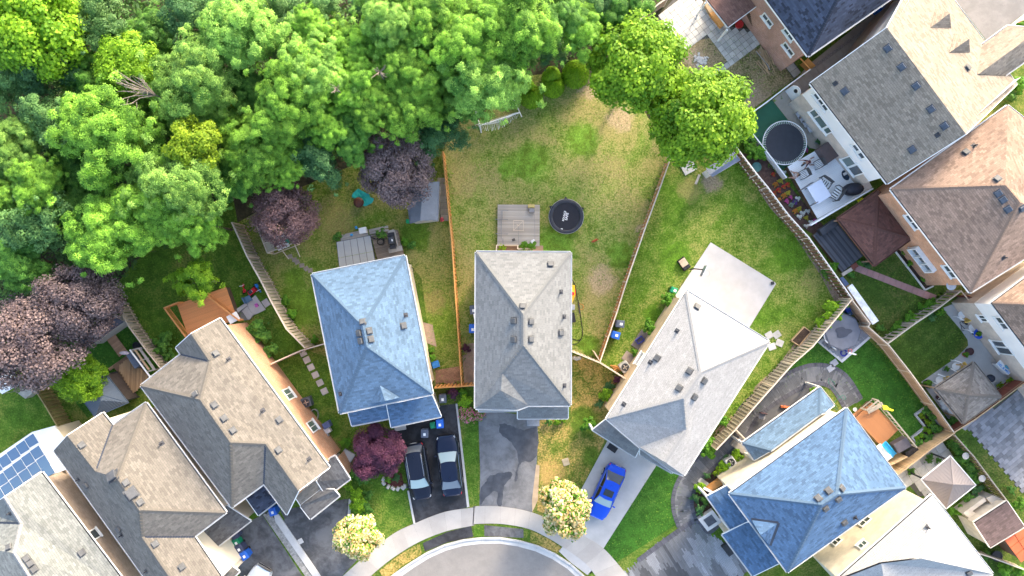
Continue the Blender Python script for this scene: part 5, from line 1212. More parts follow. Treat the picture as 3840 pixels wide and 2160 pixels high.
cedar('S3', 530, 615, .92, 1.5, 'lower of the two middle clipped cedars at the lawn end'); cedar('S3', 520, 545, .75, 2.3, 'taller cone of the two middle clipped cedars at the lawn end')
cedar('S3', 697, 525, 1.12, 1.8, 'widest round clipped cedar at the end of the parched lawn'); cedar('S3', 855, 400, .6, 2.0, 'clipped cedar half hidden by the yellow-green maple')
for a in [
 ('S7',1557,815,.75,'rounded leafy bush at the tan brick wall below the green bin'), ('S7',1425,1015,.75,'rounded leafy bush by the tan brick wall near the blue box'), ('S7',1315,1205,.35,'small leafy plant by the air conditioner at the tan wall'),
 ('S12',1100,140,.62,'round lime shrub at the front of the tan brick wall','lime'), ('S12',985,350,.75,'loose shrub left of the pale porch roof'), ('S12',1125,75,.5,'dark shrub above the round lime shrub at the tan wall','dark'), ('S12',1060,200,.4,'dark low shrub below the round lime shrub at the tan wall','dark'),
 ('S8',1245,1110,.95,'bright bush on the fence corner above the covered trampoline','lime'), ('S8',1185,1235,.72,'smaller bright bush below the fence corner by the covered trampoline','lime'),
 ('S13',365,1050,.8,'bright bush between the pale roof corner and the paver walk','shrub'), ('S13',520,790,.5,'low shrub in the brush between roof edge and fence','shrub'), ('S13',410,985,.4,'small shrub at the end of the slanting fence','shrub'),
 ('S15',625,350,.55,'round shrub beside the lean-to end','lime'), ('S15',515,455,.55,'round shrub next to the pale air conditioner','lime'), ('S15',460,500,.42,'yellow-flecked shrub left of the pale air conditioner','yellow'), ('S15',365,540,.32,'spiky grey plant in the curved bed','dark'),
 ('S15',295,650,.52,'round bright shrub in the curve of the paver walk','lime'), ('S15',255,740,.45,'dark shrub in the curved bed','dark'), ('S15',300,850,.5,'feathery dark shrub above the stone planter','dark'), ('S15',340,760,.4,'leafy shrub by the porch corner of the blue house','mid'), ('S15',540,370,.3,'small dark plant by the lean-to','dark'),
 ('S11',760,490,.5,'leafy shrub by the burgundy maple and brick wall'), ('S11',840,700,.7,'tall dark green hedge shrub right of the brick house','mid'), ('S11',900,740,.65,'hedge shrub below the burgundy maple','mid'), ('S11',780,780,.5,'round clipped shrub at the brick house corner','lime'), ('S11',850,850,.6,'yellow-green hedge shrub in the front row','lime'),
 ('S11',855,940,.75,'bright rounded hedge shrub near the left driveway','lime'), ('S11',920,960,.6,'dark hedge shrub beside the bright rounded one','mid'), ('S11',930,860,.5,'shaggy hedge shrub mid row','mid'), ('S11',900,1030,.5,'low hedge shrub above the left flowering tree','mid'),
 ('S11',1640,180,.6,'round shrub at the left corner of the centre house','lime'), ('S11',1610,120,.4,'light shrub above the round corner shrub','shrub'), ('S11',1075,745,.35,'green plant in the stone-edged bed','shrub'), ('S11',1135,735,.4,'grey-leaved plant in the stone-edged bed','dark'),
 ('Z3',600,875,.35,'bushy green plant on the landing behind the centre house','shrub',1.2), ('Z3',740,880,.42,'larger green plant on the landing behind the centre house','shrub',1.2), ('Z3',200,905,.35,'withered tan plant on the landing','yellow',1.1),
 ('S5',1180,1150,.8,'leafy bush at the foot of the weathered fence','mid'), ('S5',1210,1080,.6,'leafy bush higher along the weathered fence','mid'), ('S5',1230,1220,.6,'leafy bush by the beige roof corner','mid'), ('S5',1860,1020,.9,'leafy shrub mass beside the basement stair','mid'), ('S6',170,1080,.8,'shrub mass along the brick wall','mid'), ('S6',230,1180,.7,'shrub at the corner of the cross fence','mid'),
 ('S4',235,1090,.9,'bright bush between the maple and the flower bed','shrub'), ('S4',290,1120,.6,'leafy bush beside the low white fence','shrub'), ('S4',200,1010,.7,'bush under the maple edge','mid'),
 ('S9',910,690,.35,'small green shrub in the soil bed under the bay window'), ('S9',1020,830,.28,'small green plant at the lower end of the soil bed'), ('S9',845,590,.3,'small plant at the upper end of the soil bed'), ('S9',520,710,.45,'grey-flowered shrub beside the brown gazebo','dark'), ('S9',440,690,.35,'dark shrub beside the charcoal deck','mid'), ('S9',360,795,.35,'small shrub at the pale step','mid'),
 ('S9',205,725,.5,'bright shrub between deck and fence','shrub'), ('S9',130,780,.45,'shrub on the lawn side of the white-railed fence','mid'), ('S9',1090,1060,.55,'bright shrub at the picket fence top','shrub'), ('S9',995,1080,.35,'small shrub left of the picket fence top','shrub'), ('S9',905,1180,.55,'bright shrub midway along the picket fence','shrub'), ('S9',765,1290,.5,'shrub near the lower end of the picket fence','shrub'), ('S9',795,1230,.3,'small shrub above the lower picket fence shrub','shrub'), ('S9',620,1280,.4,'shrub beside the white bench planter end','mid'), ('S9',1175,1135,.42,'bright shrub on the patio side of the picket fence','shrub'), ('S9',1095,1190,.4,'dark shrub on the patio side of the picket fence','dark'),
 ('S14',1045,705,.45,'leafy vegetable plant at the top of the corner bed','mid'), ('S14',1110,760,.5,'leafy green plant along the corner bed fence','mid'), ('S14',1140,860,.5,'dense plant in the angle of the corner bed','mid'), ('S14',1000,750,.3,'golden plant in the corner bed','yellow'), ('S14',1050,800,.3,'second golden plant in the corner bed','yellow'), ('S14',1080,825,.26,'bright lettuce-like plant in the corner bed','lime'), ('S14',1030,870,.26,'bright plant left of the lettuce-like one','lime'), ('S14',1075,885,.26,'bright plant right of centre in the corner bed','lime'), ('S14',1010,925,.26,'bright plant low in the corner bed','lime'), ('S14',960,945,.26,'bright plant at the left end of the corner bed','lime'), ('S14',1060,950,.45,'low foliage at the bottom of the corner bed','mid'), ('S14',980,990,.4,'low foliage at the bottom left of the corner bed','mid'),
 ('S14',1275,800,.55,'leafy shrub beside the beige gazebo corner','mid'), ('S16',1300,260,.7,'shrub behind the metal gazebo, upper','mid'), ('S16',1360,360,.8,'shrub behind the metal gazebo, second','mid'), ('S16',1430,470,.8,'shrub behind the metal gazebo, third','mid'), ('S16',1470,560,.7,'shrub behind the metal gazebo, fourth','mid'), ('S16',1500,660,.6,'low shrub right of the metal gazebo','dark'), ('S16',1420,740,.5,'weedy shrub between gazebo and shed','mid'), ('S16',1350,860,.5,'weedy shrub at the shed corner','shrub'), ('S16',1270,860,.4,'pale weedy shrub by the white roof edge','shrub'), ('S16',1070,390,.4,'creeper on the slab patio by the gazebo','mid'), ('S16',905,500,.35,'weed clump on the slab patio','mid'), ('S16',1155,400,.3,'small creeper at the gazebo corner','mid'), ('S16',1870,800,.6,'bright shrub right of the old shed','shrub'), ('S16',1810,670,.4,'weedy plant beside the cobbles','mid'), ('S16',1760,1400,.6,'bright shrub in the bottom right corner','shrub'), ('S16',1880,1420,.6,'second bright shrub in the bottom right corner','shrub'), ('S16',1590,1250,.4,'shrub beside the round pot in the corner yard','mid'),
 ('S12',690,330,.35,'leafy plant at the front porch of the centre house','mid'), ('S12',750,335,.32,'yellow-green hosta at the front porch of the centre house','lime'), ('S12',800,320,.25,'light hosta at the right end of the porch bed','lime'),
 ('S12',1845,520,.6,'bright bush at the lower fence end by the paver walk','shrub'), ('Y5',1180,1090,.8,'bright hedge at the right edge beside the cream roof','shrub'), ('Y5',1060,1250,.6,'dark hedge below the cream roof corner','mid'), ('S13',1325,515,.32,'yellow-green plant at the tip of the lean-to','lime'),
 ('Z6',840,870,.5,'grassy pot plant on the weathered deck','mid',.9), ('Z6',120,900,.45,'weedy shrub at the deck steps','mid'), ('S6',1390,1180,.3,'small weed at the cream wall','shrub'), ('S6',1395,1240,.35,'leafy plant beside the blue crate','shrub'), ('S6',1190,400,.4,'weeds at the deck corner','shrub'), ('S6',1250,420,.4,'weeds right of the deck','mid'), ('S6',330,830,.5,'weeds along the long fence, upper','shrub'), ('S6',370,930,.5,'weeds along the long fence, middle','shrub'), ('S6',540,1110,.4,'weeds at the lower end of the long fence','shrub')]:
    s, x, y, r, lab = a[:5]; shrub(s, x, y, r, lab, a[5] if len(a) > 5 else 'shrub', base=(a[6]-r*.4 if len(a) > 6 else 0))
shrub('S11', 1660, 280, .75, 'pink rose bush at the left corner of the centre house', 'rose'); shrub('S11', 1735, 275, .55, 'second pink rose bush in front of the garage eave', 'rose'); shrub('S11', 1620, 245, .5, 'small pink rose bush beside the driveway kerb', 'rose')
shrub('S11', 1545, 120, .6, 'smoky red shrub at the end of the orange fence', 'smoke'); shrub('S6', 1640, 1170, .4, 'thin red shrub between the orange fence and the centre house', 'smoke'); shrub('S12', 1185, 25, .4, 'dark burgundy shrub at the end of the pale fence', 'smoke')
# undergrowth of the wood, and grass tufts of the lawns: too many to count
V = []; Fc = []; T = []; rg = random.Random(5)
wood_poly = pts('D', [(-60,-60), (1620,-40), (1560,60), (1500,150), (1340,185), (1180,270), (1115,350), (900,395), (640,480), (420,630), (290,740), (60,800), (-60,800)])
for i in range(8000):
    u, v = rg.uniform(-60, 1600), rg.uniform(-60, 800); p = pt('D', u, v)
    if not inside(p, wood_poly): continue
    hh = rg.uniform(.3, 5.2)
    for j in range(7):
        q = p+Vector((rg.uniform(-.5, .5), rg.uniform(-.5, .5), hh+rg.uniform(-.3, .3))); n_ = (Vector((0, 0, 1))+rand_dir(rg)*.7).normalized(); t1 = n_.cross(rand_dir(rg)).normalized(); t2 = n_.cross(t1); L = rg.uniform(.16, .3); i0 = len(V)
        V += [q-t1*L, q+t2*L*.4, q+t1*L, q-t2*L*.4]; Fc.append((i0, i0+1, i0+2, i0+3)); T.append(rg.random()*.8)
me = bpy.data.meshes.new('undergrowth'); me.from_pydata([v[:] for v in V], [], Fc); at = me.attributes.new('tone', 'FLOAT', 'FACE'); at.data.foreach_set('value', T); me.materials.append(leaf_mat('leaf_understory', (.03, .085, .018), (.10, .21, .04)))
o = link_mesh('undergrowth', me); o['kind'] = 'stuff'; o['label'] = 'dark leafy undergrowth between the woodland trees'; o['category'] = 'undergrowth'
V = []; Fc = []; T = []
for poly, dens, tm in LAWNS:
    if not dens: continue
    x0, x1 = min(p.x for p in poly), max(p.x for p in poly); y0, y1 = min(p.y for p in poly), max(p.y for p in poly)
    for i in range(int((x1-x0)*(y1-y0)*dens)):
        x, y = rg.uniform(x0, x1), rg.uniform(y0, y1)
        if not inside((x, y), poly): continue
        big = noise.noise(Vector((x*.35, y*.35, 2)))+.6*noise.noise(Vector((x*1.3, y*1.3, 7)))
        if big < rg.uniform(-.5, .35): continue
        tn = min(1, max(0, .5+.35*big+rg.uniform(-.4, .3)))
        for j in range(3):
            a = rg.uniform(0, 6.28); L = rg.uniform(.05, .13); w = .016; d = Vector((math.cos(a), math.sin(a), 0)); c = Vector((x, y, .012))+Vector((rg.uniform(-.04, .04), rg.uniform(-.04, .04), 0)); nn = Vector((-d.y, d.x, 0)); i0 = len(V)
            V += [c-nn*w, c+nn*w, c+d*L+Vector((0, 0, L*rg.uniform(.4, 1)))]; Fc.append((i0, i0+1, i0+2)); T.append(tn)
for P in FENCES:            # longer growth along the fence feet
    for a, b in zip(P, P[1:]):
        for i in range(int((b-a).length*9)):
            c = a.lerp(b, rg.random())+Vector((rg.gauss(0, .16), rg.gauss(0, .16), 0)); c.z = .01
            if noise.noise(c*.5) < -.12: continue
            tn = rg.random()
            for j in range(5):
                t = rg.uniform(0, 6.28); L = rg.uniform(.08, .24); d = Vector((math.cos(t), math.sin(t), 0)); nn = Vector((-d.y, d.x, 0))*L*.16; i0 = len(V); e = c+d*L+Vector((0, 0, L*rg.uniform(.3, 1.2)))
                V += [c-nn*.3, c.lerp(e, .6)-nn, e, c.lerp(e, .6)+nn]; Fc.append((i0, i0+1, i0+2, i0+3)); T.append(tn)
me = bpy.data.meshes.new('grass'); me.from_pydata([v[:] for v in V], [], Fc); at = me.attributes.new('tone', 'FLOAT', 'FACE'); at.data.foreach_set('value', T); me.materials.append(leaf_mat('leaf_grass', (.065, .15, .012), (.20, .34, .035), .3))
o = link_mesh('grass', me); o['kind'] = 'stuff'; o['label'] = 'tufts of green grass growing through the lawns'; o['category'] = 'grass'
# ------------------------------------------------------------------ vehicles
def car_paint(name, col):
    m, t, p = new_mat(name); p.inputs['Base Color'].default_value = (*col, 1); p.inputs['Metallic'].default_value = .25; p.inputs['Roughness'].default_value = .32
    p.inputs['Coat Weight'].default_value = .35; p.inputs['Specular IOR Level'].default_value = .3; p.inputs['Coat Roughness'].default_value = .05; return m
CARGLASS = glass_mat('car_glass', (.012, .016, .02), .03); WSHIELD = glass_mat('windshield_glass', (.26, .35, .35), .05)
REARG = glass_mat('rear_glass', (.11, .125, .15), .12); TYRE = mat('tyre_rubber', (.02, .02, .02), .85); RIM = mat('alloy_rim', (.5, .5, .52), .3, .05, metal=.8)  # rear glass base colour lightened to stand in for reflected sky
TAIL = mat('tail_light', (.45, .01, .02), .25, .05, spec=.6); LAMP = mat('head_light', (.30, .31, .33), .15, .05, spec=.8); CHROME = mat('chrome', (.65, .66, .68), .15, .03, metal=.9)
def car(label, s, front, rear, L, W, Hh, paint, suv=False, sunroof=False, rails=False):
    f, b = pt(s, *front, .9), pt(s, *rear, .9); c = (f+b)/2; rz = math.atan2(f.y-b.y, f.x-b.x)
    t = thing('car', label, 'car', (c.x, c.y, 0.024), 'cars parked on the driveways', local=True, rz=rz)
    N = 26; body = MB(); rows = []
    for i in range(N+1):
        x = -L/2+L*i/N; u = abs(2*x/L); w = W/2*(1-.20*u**7-.05*u**2); fr = 2*x/L
        zt = (.98-.16*max(0, fr-.45)**1.1*1.0-.10*max(0, fr-.86)*8*.5 if fr > 0 else 1.0-.10*max(0, -fr-.86)*5)+(.10 if suv else 0)
        zb = .26+.16*max(0, u-.84)/.16*.7
        pr = [(w*.86, zb), (w*.97, zb+.10), (w, zb+.28), (w*.985, zt-.26), (w*.945, zt-.10), (w*.84, zt-.015), (w*.45, zt+.035), (0, zt+.045)]
        row = [Vector((x, y, z)) for y, z in pr]+[Vector((x, -y, z)) for y, z in reversed(pr[:-1])]; rows.append([body.vert(p) for p in row])
    for i in range(N):
        for j in range(len(rows[0])-1): body.idx((rows[i][j], rows[i][j+1], rows[i+1][j+1], rows[i+1][j]))
        body.idx((rows[i][0], rows[i+1][0], rows[i+1][-1], rows[i][-1]))
    body.idx(rows[0]); body.idx(list(reversed(rows[-1])))
    bo = part('body', body, paint, t, smooth=True)
    x0, x1, x2, x3 = (.27*L, .085*L, -.36*L, -.455*L) if suv else (.225*L, .075*L, -.215*L, -.375*L)
    zb = 1.0+(.10 if suv else 0); wb, wt = W*.435, W*.335; zt = Hh
    def ring(x, k): return None
    # glass cabin: smooth loft between belt and roof line
    cab = MB()
    def sec(v):        # v 0 belt .. 1 roof
        xa, xb = x0+(x1-x0)*v, x3+(x2-x3)*v; w = wb+(wt-wb)*v**1.15; z = zb+(zt-.05-zb)*v; return xa, xb, w, z
    lev = [sec(v/4) for v in range(5)]
    for k in range(4):
        (a1, b1, w1, z1), (a2, b2, w2, z2) = lev[k], lev[k+1]
        for sgn in (1, -1):
            n = 8
            for q in range(n):
                p = [Vector((b1+(a1-b1)*q/n, sgn*w1, z1)), Vector((b1+(a1-b1)*(q+1)/n, sgn*w1, z1)), Vector((b2+(a2-b2)*(q+1)/n, sgn*w2, z2)), Vector((b2+(a2-b2)*q/n, sgn*w2, z2))]
                cab.face(p if sgn < 0 else p[::-1])
    part('side_windows', cab, CARGLASS, t)
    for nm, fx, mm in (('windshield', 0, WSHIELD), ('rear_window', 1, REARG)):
        g = MB(); n = 8
        for k in range(4):
            l1, l2 = lev[k], lev[k+1]
            for q in range(n):
                def P(lv, qq):
                    y = (qq/n*2-1); bulge = .10*(1-y*y)*(1 if fx == 0 else -.8); return Vector((lv[fx]+bulge, y*lv[2], lv[3]))
                p = [P(l1, q), P(l1, q+1), P(l2, q+1), P(l2, q)]; g.face(p if fx == 0 else p[::-1])
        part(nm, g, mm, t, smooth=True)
    rf = MB(); nx, ny = 10, 8; a, b2, w, z = lev[4]; ids = []
    for i in range(nx+1):
        u = i/nx; r_ = []
        for j in range(ny+1):
            y = j/ny*2-1; xx = b2-.02+(a-b2+.04)*u+(.10*(1-y*y)*(2*u-1) if True else 0); r_.append(rf.vert((xx, y*w*1.03, z+.05*(1-y*y)*.9+.03*math.sin(math.pi*u)+.005)))
        ids.append(r_)
    for i in range(nx):
        for j in range(ny): rf.idx((ids[i][j], ids[i+1][j], ids[i+1][j+1], ids[i][j+1]))
    ro = part('roof', rf, paint, t, smooth=True)
    for sgn in (1, -1):
        pl = MB()
        for xa, xb in ((x0+.03, x1+.02), (x3, x2)): pl.tube([(xa, sgn*wb*1.0, zb-.02), ((xa+xb)/2, sgn*(wb+wt)/2*1.01, (zb+zt)/2), (xb, sgn*wt*1.02, zt-.03)], .045, 6)
        xm = (x1+x2)/2; pl.tube([(xm+.05, sgn*wb, zb-.02), (xm, sgn*wt*1.02, zt-.04)], .035, 6); pl.tube([(x1, sgn*wt*1.02, zt-.035), (x2, sgn*wt*1.02, zt-.035)], .04, 6)
        part('pillar', pl, paint, t, smooth=True)
        ch = MB(); ch.tube([(x0-.05, sgn*(wb+.035), zb+.0), (x3+.1, sgn*(wb+.035), zb+.0)], .014, 5); part('window_trim', ch, CHROME, t)
        mr = MB(); mr.box((x0-.18, sgn*(W/2+.07), zb+.06), (.13, .20, .13), taper=.8); mr.bar((x0-.16, sgn*W*.45, zb), (x0-.18, sgn*(W/2+.03), zb+.03), .05); part('mirror', mr, paint, t, bevel=.03)
        for fx, mm, nm in ((L/2-.17, LAMP, 'headlight'), (-L/2+.13, TAIL, 'taillight')):
            hl = MB(); hl.box((fx-.03*(1 if fx > 0 else -1), sgn*(W/2-.29), .80+(.1 if suv else 0)), (.24, .26, .12), rz=sgn*(-.5 if fx > 0 else .45)); part(nm, hl, mm, t, bevel=.05)
        for wx in (L*.30, -L*.29):
            wh = MB(); M0 = [(.0, -.1), (.26, -.1), (.32, -.07), (.335, 0), (.32, .07), (.26, .1), (.0, .1)]
            i0 = len(wh.v); wh.lathe([(r+.001, zz) for r, zz in M0], n=20)
            for v in wh.v: v.xyz = (v.x+wx, v.z+sgn*(W/2-.085), v.y+.335)
            w_ = part('wheel', wh, TYRE, t, smooth=False)
            rm = MB(); rm.lathe([(.001, 0), (.2, 0), (.22, .02), (.001, .03)], n=14)
            for v in rm.v: v.xyz = (v.x+wx, sgn*(W/2+.012+v.z*.6), v.y+.335)
            part('rim', rm, RIM, w_)
        if rails: rl = MB(); rl.tube([(x1-.1, sgn*wt*.96, zt+.01), (x1-.15, sgn*wt*.96, zt+.07), (x2+.15, sgn*wt*.96, zt+.07), (x2+.1, sgn*wt*.96, zt+.01)], .022, 6); part('roof_rail', rl, CHROME, t)
    if sunroof: sr = MB(); sr.box(((x1-.02)-.42, 0, zt+.058), (.55, .78, .012)); part('sunroof', sr, CARGLASS, t, bevel=.04)
    an = MB(); an.box((x2+.25, 0, zt+.07), (.16, .04, .05), taper=.4); part('antenna', an, paint, t)
    bp = MB(); bp.box((L/2-.03, 0, .52), (.10, W*.72, .16)); part('grille', bp, BLACKPL, t); lp = MB(); lp.box((-L/2+.0, 0, .72), (.03, .5, .12)); part('licence_plate', lp, WHITE, t)
    return t
P_BLACK = car_paint('paint_black', (.006, .009, .022)); P_NAVY = car_paint('paint_navy', (.007, .013, .036)); P_BLUE = car_paint('paint_blue', (.006, .075, .60)); P_WHITE = car_paint('paint_white', (.75, .75, .76))
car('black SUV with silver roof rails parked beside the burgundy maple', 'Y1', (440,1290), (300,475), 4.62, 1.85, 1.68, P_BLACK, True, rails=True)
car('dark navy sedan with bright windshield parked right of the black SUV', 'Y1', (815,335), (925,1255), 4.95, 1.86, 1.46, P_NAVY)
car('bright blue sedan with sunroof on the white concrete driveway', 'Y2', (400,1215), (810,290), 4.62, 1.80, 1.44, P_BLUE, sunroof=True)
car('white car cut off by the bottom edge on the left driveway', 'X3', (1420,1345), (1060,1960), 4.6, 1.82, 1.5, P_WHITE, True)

# ------------------------------------------------------------------ wheelie bins
def bin_(label, s, x, y, rz, col, w=.62, d=.72, h=1.05, lab=True, group='wheeled bins'):
    mname = 'bin_%02d%02d%02d' % tuple(int(c*99) for c in col); m = mat(mname, col, .5, .1, 2)
    p = pt(s, x, y, h); t = thing('wheeled_bin', label, 'bin', (p.x, p.y, .02), group, local=True, rz=rz)
    b = MB(); b.box((0, 0, h/2), (w*.8, d*.78, h-.08)); i0 = 4
    for k in (4, 5, 6, 7): b.v[k].x *= 1.2; b.v[k].y *= 1.22
    part('bin_body', b, m, t, bevel=.03)
    l = MB(); l.box((0, .0, h+.0), (w, d*.98, .06), taper=.9); l.box((0, 0, h+.035), (w*.72, d*.66, .03), taper=.9); lid = part('lid', l, m, t, bevel=.02)
    hd = MB(); hd.tube([(-w*.38, d*.52, h-.04), (w*.38, d*.52, h-.04)], .025, 6); part('handle', hd, m, t)
    for sx in (-1, 1): wh = MB(); wh.tube([(sx*w*.42, d*.36, .12), (sx*w*.48, d*.36, .12)], .12, 10); part('wheel', wh, TYRE, t)
    if lab: st = MB(); st.box((0, -.06, h+.053), (.20, .22, .006)); part('sticker', st, WHITE, lid)
BLUEB = (.02, .12, .52); GREYB = (.10, .12, .16); GREENB = (.01, .24, .11); NAVYB = (.05, .06, .11)
for a in [('grey bin with two white stickers standing alone above the black SUV','Y1',478,282,0,GREYB), ('small green bin between the grey and blue bins on the sealed driveway','Y1',610,152,.2,GREENB,.45,.5,.75,False), ('blue bin at the garage door right of the small green bin','Y1',722,130,.1,BLUEB),
 ('grey bin beside the corner of the blue porch roof at the orange fence','S11',1468,165,.05,GREYB), ('grey bin half under the left eave of the centre house','S7',146,893,.1,GREYB), ('blue bin half under the left eave of the centre house','S7',140,1030,0,BLUEB),
 ('grey bin beside the pale-capped fence on the thick lawn','Y8',745,575,1.45,GREYB), ('blue bin below the grey bin at the pale-capped fence','Y8',690,715,1.3,BLUEB), ('small green bin at the corner of the white patio','Y8',1410,160,1.2,GREENB,.5,.55,.8),
 ('blue bin standing at the slate porch between the left driveways','X3',1520,655,.3,BLUEB), ('dark round-lidded bin at the top of the bin row','X3',1055,955,.6,NAVYB,.6,.6,.9,False), ('green bin in the row beside the white porch','X3',1070,1035,.55,GREENB,.5,.65,.9), ('navy bin in the row beside the white porch','X3',1105,1115,.55,NAVYB,.62,.7,1.05), ('blue bin at the lower end of the row beside the white porch','X3',1170,1200,.55,BLUEB),
 ('blue bin in the side passage under the navy roof','S4',1165,45,.6,BLUEB), ('grey bin next to the blue one at the top of the side passage','S4',1212,15,.6,GREYB), ('blue bin with pale lid beside the cream roof in the side passage','S4',1300,92,.6,(.10, .25, .55)), ('pale barrel-like bin beside the cream roof at the top','S4',1345,55,.6,(.4, .42, .42),.6,.6,.9,False), ('green bin tucked under the cream roof edge','S4',1252,130,.6,GREENB,.5,.6,.9,False)]:
    bin_(*a)
# open blue box
mb = MB(); p = pt('Y8', 980, 772); ob = thing('recycling_box', 'open dark blue recycling box on the flat stones by the tan wall', 'box', p, local=True, rz=.6)
for (cx, cy, sx, sy) in ((0, .2, .62, .03), (0, -.2, .62, .03), (.3, 0, .03, .42), (-.3, 0, .03, .42)): b = MB(); b.box((cx, cy, .17), (sx, sy, .34)); part('side', b, mat('box_blue', (.03, .06, .42), .5), ob)
b = MB(); b.box((0, 0, .03), (.6, .4, .04)); part('base', b, MATS['box_blue'], ob)
b = MB(); b.box(pt('S6', 1420, 1285)+Vector((0, 0, .16)), (.55, .5, .3), .3, taper=1.15); single('crate', b, mat('crate_blue', (.03, .18, .5), .5), 'bright blue crate by the cream wall of the blue-roofed house', 'crate', pt('S6', 1420, 1285), bevel=.04)

# ------------------------------------------------------------------ gazebos, sheds, canopies
def canopy(label, s, corners, ridge, ze, zr, m, name='gazebo', cat='gazebo', posts=True, postm=DARKMETAL, seams=0, curtain=None, shingle=None, trimm=None, group=None):
    P = [pt(s, *c, ze) for c in corners]; Rg = [pt(s, *c, zr) for c in ridge]; c = sum(P, Vector())/4
    t = thing(name, label, cat, (c.x, c.y, 0), group)
    V = {'a': P[0], 'b': P[1], 'c': P[2], 'd': P[3], 'r': Rg[0]}
    if len(Rg) > 1: V['s'] = Rg[1]; faces = [('a b r', 'a b'), ('b c s r', 'b c'), ('c d s', 'c d'), ('d a r s', 'd a')]
    else: faces = [('a b r', 'a b'), ('b c r', 'b c'), ('c d r', 'c d'), ('d a r', 'd a')]
    if shingle: make_roof(t, V, faces, shingle, shingle, name='roof', seed=int(c.x*10), thick=.1, trim=trimm or m, caps=[('a', 'r'), ('b', 'r'), ('c', V and ('s' if 's' in V else 'r')), ('d', 's' if 's' in V else 'r')])
    else:
        for names, ev in faces:
            names = names.split(); b = MB(); b.face([V[k] for k in names]); b.face([V[k]-Vector((0, 0, .04)) for k in reversed(names)]); pn = part('roof_panel', b, m, t)
            if seams:
                A, B = V[ev.split()[0]], V[ev.split()[1]]; top = V[names[2]]; top2 = V[names[-1]]; sm = MB(); n = seams
                e = (B-A); u = e.normalized(); up3 = ((top-A)-u*(top-A).dot(u))
                nrm = u.cross(up3).normalized(); nrm = nrm if nrm.z > 0 else -nrm
                poly = [Vector((V[k].x, V[k].y, 0)) for k in names]
                for i in range(1, n):
                    o = A+e*(i/n); mx = 0
                    for q in range(1, 60):
                        w = o+up3*(q/59)
                        if inside(w, poly): mx = q/59
                    if mx > .05: sm.bar(o+nrm*.01, o+up3*mx+nrm*.01, .03, .03)
                part('seams', sm, m, pn)
        tr = MB()
        for i in range(4): tr.bar(P[i], P[(i+1) % 4], .06, .09)
        part('edge_trim', tr, trimm or m, t)
        hc = MB()
        for k, q in zip('abcd', ('r', 'r', 's' if 's' in V else 'r', 's' if 's' in V else 'r')): hc.bar(V[k]+Vector((0, 0, .02)), V[q]+Vector((0, 0, .02)), .07, .03)
        if 's' in V: hc.bar(V['r'], V['s'], .09, .05)
        part('hip_trim', hc, trimm if False else m, t)
    Q = offset_poly(P, .28)
    if posts:
        for q in Q: b = MB(); b.box((q.x, q.y, ze/2), (.11, .11, ze)); part('post', b, postm, t)
    if curtain:
        b = MB()
        for i in range(4):
            a_, b_ = Q[i], Q[(i+1) % 4]; b.bar((a_.x, a_.y, ze/2), (b_.x, b_.y, ze/2), .03, ze-.2)
        part('curtain', b, curtain, t)
    return t
canopy('slate-blue metal hip gazebo with dark side curtains in the left yard', 'Y6', [(400,780), (700,1165), (305,1335), (100,1050)], [(310,1050), (372,1142)], 2.35, 3.15, mat('metal_slate', (.075, .105, .15), .6, .06, 1), curtain=mat('curtain_brown', (.075, .06, .055), .9), seams=14)
canopy('brown shingled gazebo against the orange brick wall', 'S9', [(245,290), (615,35), (920,465), (578,716)], [(595,372)], 2.5, 3.4, SH_ROSE, postm=W_BROWN, shingle=mat('shingle_mahogany', (.195, .09, .07), .9, .12, .8, tone=(.8, 1.2)), trimm=mat('trim_brown', (.15, .07, .05), .8))
canopy('beige shingled gazebo on the chair patio', 'S14', [(1125,500), (1480,265), (1725,575), (1385,815)], [(1432,560)], 2.5, 3.4, SH_WARM, postm=W_TAN, shingle=mat('shingle_sand', (.27, .235, .20), .9, .1, .8, tone=(.8, 1.35)), trimm=mat('trim_taupe', (.25, .21, .17), .8))
canopy('grey-brown metal gazebo with standing seams beside the white-shingled house', 'S16', [(1000,575), (1265,360), (1495,625), (1225,840)], [(1290,618)], 2.5, 3.3, mat('metal_taupe', (.225, .195, .185), .4, .05, 1), seams=13, trimm=WHITE)
# flat grey panelled canopy
cn = thing('patio_canopy', 'flat grey panelled canopy over the weathered plank deck', 'canopy', pt('Z6', 400, 1150)); cq = [pt('Z6', *c, 2.7) for c in ((95,1000), (650,890), (735,1330), (145,1440))]
pm_ = mat('canopy_grey', (.215, .225, .225), .5, .05, 1)
for i in range(5):
    for j, (v0, v1) in enumerate(((0, .6), (.6, 1))):
        def Q(u, v): return cq[0].lerp(cq[1], u).lerp(cq[3].lerp(cq[2], u), v)
        e = .006; q = [Q(i/5+e, v0+e), Q((i+1)/5-e, v0+e), Q((i+1)/5-e, v1-e), Q(i/5+e, v1-e)]; b = MB(); b.prism(q, 2.66, 2.70); part('panel', b, pm_, cn)
fr = MB()
for i in range(4): fr.bar(cq[i]-Vector((0, 0, .08)), cq[(i+1) % 4]-Vector((0, 0, .08)), .06, .1)
for i in range(1, 5): fr.bar(cq[0].lerp(cq[1], i/5)-Vector((0, 0, .06)), cq[3].lerp(cq[2], i/5)-Vector((0, 0, .06)), .035, .05)
part('frame', fr, DARKMETAL, cn)
for q in offset_poly(cq, .1): b = MB(); b.box((q.x, q.y, 1.3), (.09, .09, 2.6)); part('post', b, DARKMETAL, cn)
